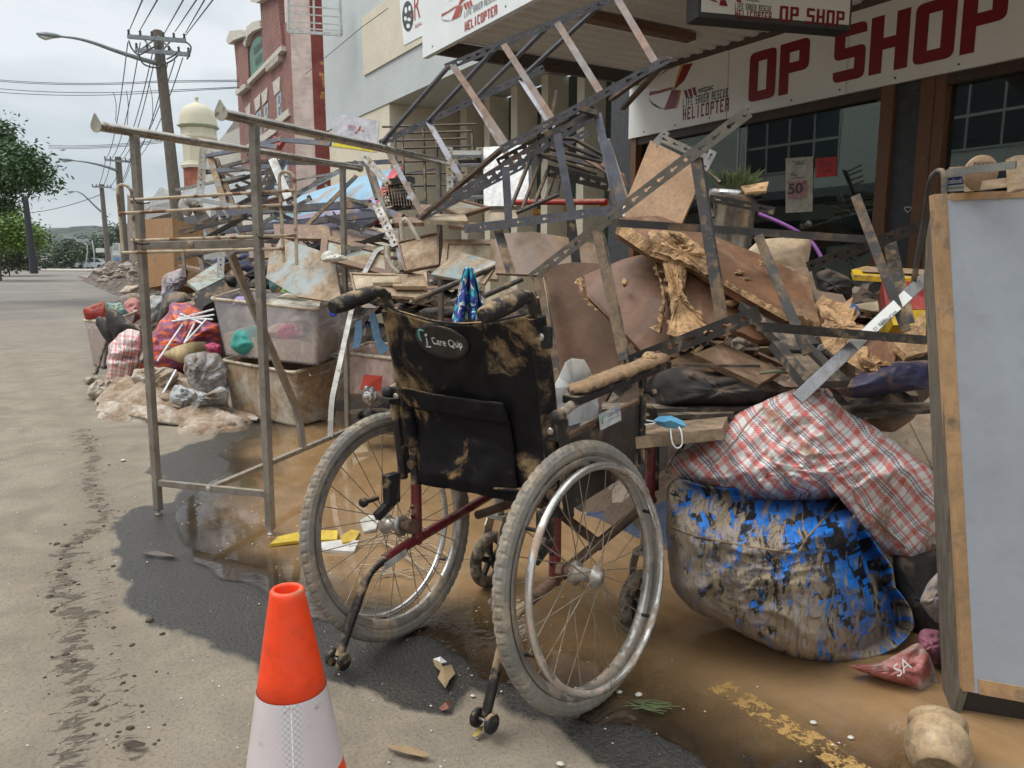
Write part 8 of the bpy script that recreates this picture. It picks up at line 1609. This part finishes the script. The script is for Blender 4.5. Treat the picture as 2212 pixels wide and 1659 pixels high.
# ---- domed tower and the low buildings
DCR = M('dome_cream', (.60, .54, .40), .7, mud=.0, var=.06, vs=1); TWB = brick('tower_brick', (.34, .10, .055), (.25, .15, .1))
dm = thing('domed_tower', 'cream octagonal tower with a pointed dome and red brick base behind the power pole', 'tower', A(432, 430, 40)); dC = 40.0
def tz(y): return A(430, y, dC).z
cx_ = A(430, 300, dC); cxy = V((cx_.x, cx_.y, 0)); px = dC/FPX
mb = MB(); mb.lathe(cxy, ZZ, [(40*px, tz(273)), (39*px, tz(268)), (37.5*px, tz(256)), (33*px, tz(243)), (25*px, tz(233)), (14*px, tz(228)), (5*px, tz(224)), (2.5*px, tz(222)), (2.5*px, tz(218)), (4.5*px, tz(216)), (4*px, tz(213)), (0, tz(211))], 24); mb.build('dome', DCR, dm)
mb = MB(); mb.lathe(cxy, ZZ, [(37*px, tz(280)), (43*px, tz(276)), (43.5*px, tz(274)), (39*px, tz(272))], 8, False); mb.build('eave', M('eave_green', (.30, .32, .2), .6, mud=0), dm)
mb = MB(); mb.lathe(cxy, ZZ, [(37*px, tz(358)), (37*px, tz(352)), (34*px, tz(350)), (35*px, tz(304)), (38.5*px, tz(300)), (38.5*px, tz(296)), (37*px, tz(294)), (37*px, tz(280))], 8, False); mb.build('drum', DCR, dm)
mb = MB(); mb.lathe(cxy, ZZ, [(39*px, tz(364)), (41*px, tz(358)), (38*px, tz(354))], 8, False); mb.build('drum_cornice', DCR, dm)
mb = MB(); mb.lathe(cxy, ZZ, [(36*px, tz(440)), (36*px, tz(362))], 4, False); mb.build('brick_base', TWB, dm)
def rsolid(name, pts, d, th, mt, parent=None, label=None, cat=None):
    mb = MB(); mb.slab([A(x, y, d if not isinstance(d, (list, tuple)) else d[i]) for i, (x, y) in enumerate(pts)], th, away=FW); return mb.build(name, mt, parent, label, cat)
GRD = M('grey_concrete_building', (.32, .31, .29), .85, mud=.1, ms=1, bump=.05); WHR = M('white_render', (.58, .58, .55), .8, mud=.1, ms=1)
b1_ = thing('corner_building', 'low old corner building with white parapet, deep awning and small white window', 'building', A(400, 560, 34))
rsolid('parapet', [(302, 450), (330, 428), (345, 405), (352, 405), (354, 420), (385, 420), (400, 408), (470, 400), (470, 465), (300, 465)], 36, 3, WHR, b1_); rsolid('awning', [(300, 468), (325, 445), (395, 430), (395, 452), (330, 470), (310, 478)], [35, 35, 33, 33, 34, 35], .6, GRD, b1_)
rsolid('wall', [(290, 450), (395, 450), (395, 620), (290, 620)], 37, 2, M('yellow_render', (.52, .45, .24), .8, mud=.05, ms=1), b1_); rsolid('window', [(333, 470), (355, 472), (355, 499), (334, 498)], 36.9, .1, M('white_window', (.6, .62, .62), .4, mud=0), b1_)
for k in range(2):
    rsolid('pane', [(335+10.5*k, 485), (343+10.5*k, 485), (343+10.5*k, 496), (335+10.5*k, 496)], 36.85, .04, M('dark_pane', (.06, .07, .08), .2, mud=0) if 'dark_pane' not in bpy.data.materials else bpy.data.materials['dark_pane'], b1_)
rsolid('timber_screen', [(275, 420), (292, 430), (310, 470), (310, 560), (285, 590), (275, 590)], 45, 1, M('panelled_front', (.33, .28, .24), .8, mud=.1), b1_)
b2_ = thing('white_awning_shops', 'row of pale shops with white awnings between the tower and the brick building', 'building', A(500, 560, 25))
rsolid('upper_wall', [(395, 425), (440, 405), (450, 330), (485, 290), (505, 262), (545, 262), (545, 520), (395, 560)], [32, 31, 30, 26, 24, 22, 22, 32], 2, M('stone_render', (.40, .38, .33), .85, mud=.1), b2_)
rsolid('awning_fascia', [(395, 420), (620, 335), (620, 420), (395, 470)], [30, 18.6, 18.6, 30], .3, M('white_fascia', (.52, .55, .56), .5, mud=.03), b2_)
rsolid('awning_fascia', [(398, 470), (455, 450), (455, 475), (405, 492)], [31, 25, 25, 31], .5, WHR, b2_)
rsolid('lower_wall', [(395, 470), (440, 460), (440, 600), (395, 600)], [29, 27, 27, 29], 1, M('dark_shopfront', (.06, .065, .07), .6, mud=.1), b2_)
rsolid('shopfront', [(440, 440), (700, 380), (720, 640), (440, 640)], [27, 18.5, 18.5, 27], .5, M('pale_shopfront', (.34, .34, .32), .7, mud=.2), b2_)
# milk bar sign, shops at the far end
b3_ = thing('milk_bar', 'small distant shop with a white sign lettered MILK BAR down the street', 'shop', A(252, 575, 70))
rsolid('wall', [(228, 535), (250, 530), (272, 520), (272, 590), (228, 590)], 72, 3, M('grey_shop_wall', (.28, .3, .3), .8, mud=.1), b3_); sg3 = rsolid('sign_board', [(243, 525), (258, 525), (258, 552), (243, 552)], 69, .3, WHR, b3_)
text('MILK', A(244, 533, 68.9), RT, ZZ, .3, DGL, sg3, width=.54, ext=.03); text('BAR', A(245, 541, 68.9), RT, ZZ, .3, DGL, sg3, width=.5, ext=.03)
rsolid('sign_board', [(207, 536), (224, 536), (224, 545), (207, 545)], 75, .3, WHR, b3_); rsolid('blue_panel', [(246, 556), (256, 556), (256, 578), (246, 578)], 69, .2, M('blue_shop_panel', (.08, .2, .4), .6, mud=0), b3_)
# far rubbish heaps by the kerb
heap('rubbish_heap', 1.9, 6.0, 24, 50, 1.0, 1.6, HEAPM, 'far muddy heap of flood rubbish along the kerb down the street', None, .22, 2)
random.seed(31)
for i_ in range(26):
    x = random.uniform(205, 300); y = 600-(x-190)*.17+random.uniform(-14, 16); d_ = random.uniform(20, 30); s_ = random.uniform(4, 11); c = random.choice(((.2, .15, .1), (.35, .3, .25), (.05, .05, .07), (.04, .06, .16), (.25, .12, .08), (.4, .37, .33)))
    nm = 'far_mat_%d' % random.randrange(6); mt = bpy.data.materials.get(nm) or M(nm, c, .8, mud=.15)
    cushion([(x+s_*1.5*math.cos(a)*(1+.3*math.sin(a*3+i_)), y+s_*.6*math.sin(a)) for a in np.linspace(0, 6.28, 10, endpoint=False)], d_, s_*d_/FPX*.8, seg=20, rings=4, wr=.06, wf=3, seed=i_).build('rubbish_bundle', mt, None, 'small muddy bundle of rubbish on the far heap by the kerb', 'bundle', 'bundles of rubbish on the far heap')
# kerb island and pavement at the left
mb = MB(); mb.slab([G(-60, 586), G(-60, 584), G(200, 583), G(260, 584), G(190, 587)], .15, away=(0, 0, 1)); 
for_k = mb.build('traffic_island', M('pale_kerb', (.42, .38, .32), .8, mud=.2), kind='structure')
# ---- hills
def hill(name, prof, d, mt, depth_=60, base=592):
    mb = MB(); vs = []; n_ = 160
    def hy(x):
        for i in range(len(prof)-1):
            if prof[i][0] <= x <= prof[i+1][0]: f = (x-prof[i][0])/(prof[i+1][0]-prof[i][0]); f = f*f*(3-2*f); return prof[i][1]+(prof[i+1][1]-prof[i][1])*f
        return prof[-1][1]
    rows = 16; x0, x1 = prof[0][0], prof[-1][0]
    for j in range(rows+1):
        k = j/rows
        for i in range(n_+1):
            x = x0+(x1-x0)*i/n_; yy = base+(hy(x)+1.6*noise.noise((x*.35, j, d))+2.2*noise.noise((x*.12, 3, d))-base)*math.sin(k*math.pi/2); p = A(x, yy, d+depth_*k); vs.append(p)
    mb.add(vs, [(j*(n_+1)+i, j*(n_+1)+i+1, (j+1)*(n_+1)+i+1, (j+1)*(n_+1)+i) for j in range(rows) for i in range(n_)], None, True); return mb.build(name, mt, kind='structure')
def forest(name, a, b_, c_, sc):
    m, t, b = new_mat(name); q = N(t); tc = q.n('ShaderNodeTexCoord').outputs['Object']; v1 = q.n('ShaderNodeTexVoronoi', {'Vector': tc, 'Scale': sc}); n1_ = q.noise(tc, sc*.5, 6, .7)
    c = q.mix(q.step(v1.outputs['Distance'], .1, .7), b_, a); c = q.mix(q.step(n1_, .45, .62), c, c_); t.links.new(c, b.inputs['Base Color']); b.inputs['Roughness'].default_value = 1; b.inputs['Specular IOR Level'].default_value = 0
    t.links.new(q.bump(q.math('ADD', v1.outputs['Distance'], n1_), .9, 3), b.inputs['Normal']); return m
hill('far_hill', [(-300, 500), (60, 498), (130, 492), (170, 489), (200, 487), (225, 490), (255, 488), (290, 490), (330, 495), (700, 520), (1400, 560)], 700, forest('hill_forest', (.018, .03, .02), (.05, .07, .045), (.09, .10, .08), .07), 300)
hill('near_hill', [(-300, 540), (60, 530), (120, 528), (160, 522), (210, 518), (245, 505), (300, 500), (420, 540)], 330, forest('near_forest', (.016, .03, .012), (.045, .075, .028), (.07, .09, .05), .16), 120)
random.seed(3)
for x, y, w_, c, l in ((192, 520//1, 14, (.55, .6, .62), 'white hillside house with a pale roof in the middle of the hill'), (180, 640*.0+636//1*0+540, 26, (.4, .5, .55), 'long pale blue roof below the hillside house'), (210, 561, 20, (.6, .6, .58), 'white gabled shed roof just above the far road')):
    d_ = 320 if y < 545 else 170; mb = MB(); p = A(x, y, d_); ww = w_*d_/FPX; mb.box(p-ZZ*ww*.25, RT, FW, ZZ, ww/2, ww*.4, ww*.2); hs2 = thing('far_house', l, 'house', p-ZZ*ww*.45); mb.build('wall', M('fh%d' % x, tuple(k*.8 for k in c), .8, mud=0), hs2)
    mb = MB(); f0 = p-ZZ*ww*.04; e_ = ww*.55; mb.add([f0-RT*e_-FW*ww*.5, f0+RT*e_-FW*ww*.5, f0+RT*e_+FW*ww*.5, f0-RT*e_+FW*ww*.5, f0-RT*e_*.8+ZZ*ww*.22, f0+RT*e_*.8+ZZ*ww*.22], [(0, 1, 5, 4), (2, 3, 4, 5), (0, 4, 3), (1, 2, 5), (0, 3, 2, 1)]); mb.build('roof', M('fr%d' % x, c, .5, mud=0), hs2)
# ---- trees
BARK = M('tree_bark', (.09, .07, .055), .9, mud=.1, bump=.5)
def leafmat(name, a, b_): 
    m, t, b = new_mat(name); q = N(t); tc = q.n('ShaderNodeTexCoord').outputs['Object']; c = q.mix(q.noise(tc, 1.7, 4, .6), a, b_); t.links.new(c, b.inputs['Base Color']); b.inputs['Roughness'].default_value = .5
    b.inputs['Transmission Weight'].default_value = 0; b.inputs['Subsurface Weight'].default_value = 0; return m
def tree(label, blobs, trunk, mt, leafn, ls, seed, droop=0, aspect=2.2, group=None):
    random.seed(seed); base = A(*trunk[0]); base = V((base.x, base.y, 0)); t = thing('tree', label, 'tree', base, group); mb = MB()
    P_ = [A(*p) for p in trunk]; P_[0] = base; r0 = (P_[-1]-P_[0]).length*.035; mb.tube(smooth(P_, 4), r0, 8, rs=[r0*(1-.6*i/(4*(len(P_)-1))) for i in range(4*(len(P_)-1)+1)])
    for b_ in blobs: c = A(*b_[:3]); mb.tube(smooth([P_[-1], P_[-1].lerp(c, .6)+ZZ*.1, c], 3), r0*.25, 5)
    mb.build('trunk', BARK, t); mb = MB(); vs = []; fs = []; tot = sum(b_[3]*b_[4] for b_ in blobs)
    for b_ in blobs:
        x, y, d, rx, ry = b_; c = A(x, y, d); sx_, sz_ = rx*d/FPX, ry*d/FPX; n_ = int(leafn*rx*ry/tot)
        ncl = max(6, n_//26)
        for k in range(ncl):
            u = V((random.gauss(0, 1), random.gauss(0, 1), random.gauss(0, 1))).normalized()*(random.random()**.42); cc_ = c+RT*u.x*sx_+FW*u.y*sx_+ZZ*u.z*sz_; cr_ = ls*random.uniform(2.2, 4.5)
            for _ in range(26):
                o_ = V((random.gauss(0, 1), random.gauss(0, 1), random.gauss(0, .6)))*cr_*.5; p = cc_+o_; a = V((random.gauss(0, 1), random.gauss(0, 1), random.gauss(0, .5)-droop)).normalized(); s_ = a.cross(V((random.gauss(0, 1), random.gauss(0, 1), random.gauss(0, 1)))).normalized(); l_ = ls*random.uniform(.6, 1.3)
                i0 = len(vs); vs += [p, p+a*l_*.5+s_*l_/aspect*.5, p+a*l_, p+a*l_*.5-s_*l_/aspect*.5]; fs.append((i0, i0+1, i0+2, i0+3))
    mb.add(vs, fs); mb.build('crown', mt, t); return t
LG1 = leafmat('poinciana_leaf', (.016, .048, .010), (.05, .12, .018)); LG2 = leafmat('bright_leaf', (.05, .12, .012), (.17, .26, .02)); LG3 = leafmat('far_leaf', (.03, .055, .02), (.07, .10, .035))
tree('large feathery dark green tree overhanging from the left edge of the photo', [(-60, 345, 19, 80, 60), (-8, 290, 18, 26, 30), (30, 335, 17.5, 40, 20), (15, 385, 18, 45, 26), (62, 350, 17, 34, 9), (72, 388, 17, 30, 10), (55, 368, 17, 40, 14), (0, 435, 18, 30, 14), (-70, 280, 19, 50, 40)], [(-60, 620, 19), (-58, 520, 19), (-40, 430, 19)], LG1, 21000, .12, 1, .5, 2.8)
tree('rounded bright yellow-green tree below the feathery tree at the left', [(20, 500, 40, 45, 32), (-30, 505, 42, 50, 40), (50, 515, 40, 28, 22), (-5, 470, 42, 40, 22)], [(0, 590, 41), (0, 560, 41), (10, 530, 41)], LG2, 16000, .2, 2, .1, 1.9)
tree('darker green tree low behind the black lamp post', [(15, 545, 55, 60, 28), (70, 520, 60, 26, 22)], [(20, 590, 57), (20, 570, 57), (25, 555, 57)], LG3, 7000, .3, 3)
tree('broad dark green tree at the far end of the road', [(160, 545, 120, 28, 24), (185, 550, 118, 22, 20), (140, 555, 120, 20, 14)], [(165, 582, 120), (165, 570, 120), (165, 560, 120)], LG3, 8000, .5, 4)
tree('tall far tree to the right of the third power pole', [(205, 530, 130, 16, 26), (258, 520, 120, 18, 34), (235, 540, 130, 22, 22), (275, 540, 120, 22, 30)], [(240, 582, 125), (240, 570, 125), (240, 555, 125)], LG3, 8000, .5, 6)
tree('far left tree row end between the lamp post and the hill', [(100, 560, 130, 25, 14), (125, 565, 130, 20, 10)], [(110, 584, 130), (110, 575, 130), (110, 568, 130)], LG3, 3000, .45, 7)
# ---- vehicles far down the road
CARW = M('white_car_paint', (.62, .64, .66), .3, mud=0, clear=.5); CGL = M('car_glass', (.03, .035, .04), .1, mud=0); TY = M('car_tyre', (.02, .02, .02), .8, mud=0)
def car(x, y, L_, label, body, hd=0.0, truck=False):
    g = G(x, y); f = (RT*math.cos(hd)+V((FW.x, FW.y, 0)).normalized()*math.sin(hd)); s_ = V((-f.y, f.x, 0)); t = thing('truck' if truck else 'car', label, 'truck' if truck else 'car', g); W_ = L_*.2; W2 = L_*.2
    def prof(pts, half, m_, nm, par=t, bev=.05):
        mb = MB(); a = [g+f*u*L_+ZZ*v_*L_-s_*half for u, v_ in pts]; b2 = [g+f*u*L_+ZZ*v_*L_+s_*half for u, v_ in pts]; n_ = len(pts); mb.add(a+b2, [list(range(n_)), list(range(2*n_-1, n_-1, -1))]+[(i, (i+1) % n_, n_+(i+1) % n_, n_+i) for i in range(n_)]); return mb.build(nm, m_, par, bevel=bev)
    if truck:
        prof([(-.5, .08), (-.5, .22), (-.46, .4), (-.26, .4), (-.26, .08)], W2, body, 'cab'); prof([(-.24, .1), (-.24, .44), (.5, .44), (.5, .1)], W2*1.1, M('truck_tray', (.5, .47, .4), .6, mud=.1) if 'truck_tray' not in bpy.data.materials else bpy.data.materials['truck_tray'], 'load_body'); prof([(-.485, .24), (-.455, .37), (-.3, .37), (-.3, .24)], W2*1.01, CGL, 'window', bev=.01)
    else:
        prof([(-.5, .07), (-.5, .15), (-.46, .19), (-.24, .21), (-.12, .32), (.02, .35), (.28, .34), (.46, .24), (.5, .19), (.5, .07)], W2, body, 'body'); prof([(-.19, .22), (-.1, .305), (.0, .33), (.26, .32), (.38, .235), (.36, .215)], W2*1.012, CGL, 'window', bev=.01)
    for u in (-.31, .31):
        for e in (-1, 1): mb = MB(); mb.lathe(g+f*u*L_+s_*e*(W2-.1)+ZZ*L_*.07, s_*e, [(0, 0), (L_*.07, 0), (L_*.075, .05), (L_*.075, .13), (L_*.05, .16), (0, .16)], 16); mb.build('wheel', TY, t)
    return t
car(202, 580.5, 4.6, 'white car parked side-on nearest at the far end of the road', CARW); car(182, 580, 4.6, 'pale blue-white car just left of the nearest white car', M('silver_car_paint', (.5, .56, .6), .3, mud=0, clear=.5), .3)
car(141, 578.6, 5.6, 'small white truck with cream load far down the road', CARW, truck=True); car(118, 578, 4.4, 'dark blue utility vehicle left of the small white truck', M('navy_car_paint', (.03, .05, .1), .3, mud=0)); car(20, 577, 4.4, 'small red and white car far left beyond the kerb', M('red_car_paint', (.4, .1, .08), .3, mud=0)); car(60, 577, 4.4, 'white car between the lamp post and the timber shelter', CARW); car(165, 577.5, 4.4, 'silver car behind the small white truck', bpy.data.materials['silver_car_paint'])
sb = thing('bus_shelter', 'low brown timber shelter with a white roof edge behind the lamp post', 'shelter', A(38, 583, 85)); rsolid('roof', [(21, 544), (66, 544), (67, 556), (21, 557)], 84, 3, WHR, sb); rsolid('wall', [(25, 558), (64, 558), (64, 580), (25, 580)], 86, 1, M('brown_shelter', (.16, .1, .07), .8, mud=0), sb)
# ---- across the street, seen only as reflections in the shop windows
OPW = M('opposite_wall', (.62, .62, .56), .8, mud=.03); ob2 = thing('opposite_building', 'pale two storey building across the street mirrored in the shop windows', 'building', (-16, 4, 0))
mb = MB(); mb.aabb(-18, -15, -16, 30, 0, 7.2); mb.build('wall', OPW, ob2); mb = MB(); mb.aabb(-15, -12, -16, 30, 3.2, 3.5); mb.build('awning', M('opp_awning', (.15, .16, .17), .7, mud=0), ob2)
for y0 in (-12, -5, 3, 11, 19):
    mb = MB(); mb.aabb(-15.02, -14.98, y0, y0+4.5, 4.6, 6.8); wn_ = mb.build('window', CGL, ob2); mb = MB()
    for k in range(5): mb.aabb(-14.98, -14.94, y0+k*1.1, y0+k*1.1+.05, 4.6, 6.8)
    mb.aabb(-14.98, -14.94, y0, y0+4.5, 5.6, 5.68); mb.aabb(-14.98, -14.94, y0, y0+4.5, 4.55, 4.6); mb.build('window_bars', WHR, wn_)
    mb = MB(); mb.aabb(-14.99, -14.95, y0+.3, y0+3.8, .8, 2.6); mb.build('shop_window', CGL, ob2)
# ---- thin haze down the valley
hz = MB(); hz.aabb(-700, 1100, -60, 1250, -3, 240); m = bpy.data.materials.new('haze_air'); m.use_nodes = True; nt2 = m.node_tree; nt2.nodes.clear(); o_ = nt2.nodes.new('ShaderNodeOutputMaterial'); pv = nt2.nodes.new('ShaderNodeVolumePrincipled'); pv.inputs['Color'].default_value = (.86, .92, .97, 1); pv.inputs['Density'].default_value = .00022; pv.inputs['Anisotropy'].default_value = .2
nt2.links.new(pv.outputs[0], o_.inputs['Volume']); hzo = hz.build('haze', m, kind='stuff'); hzo['label'] = 'thin pale haze filling the air down the valley'; hzo['category'] = 'haze'
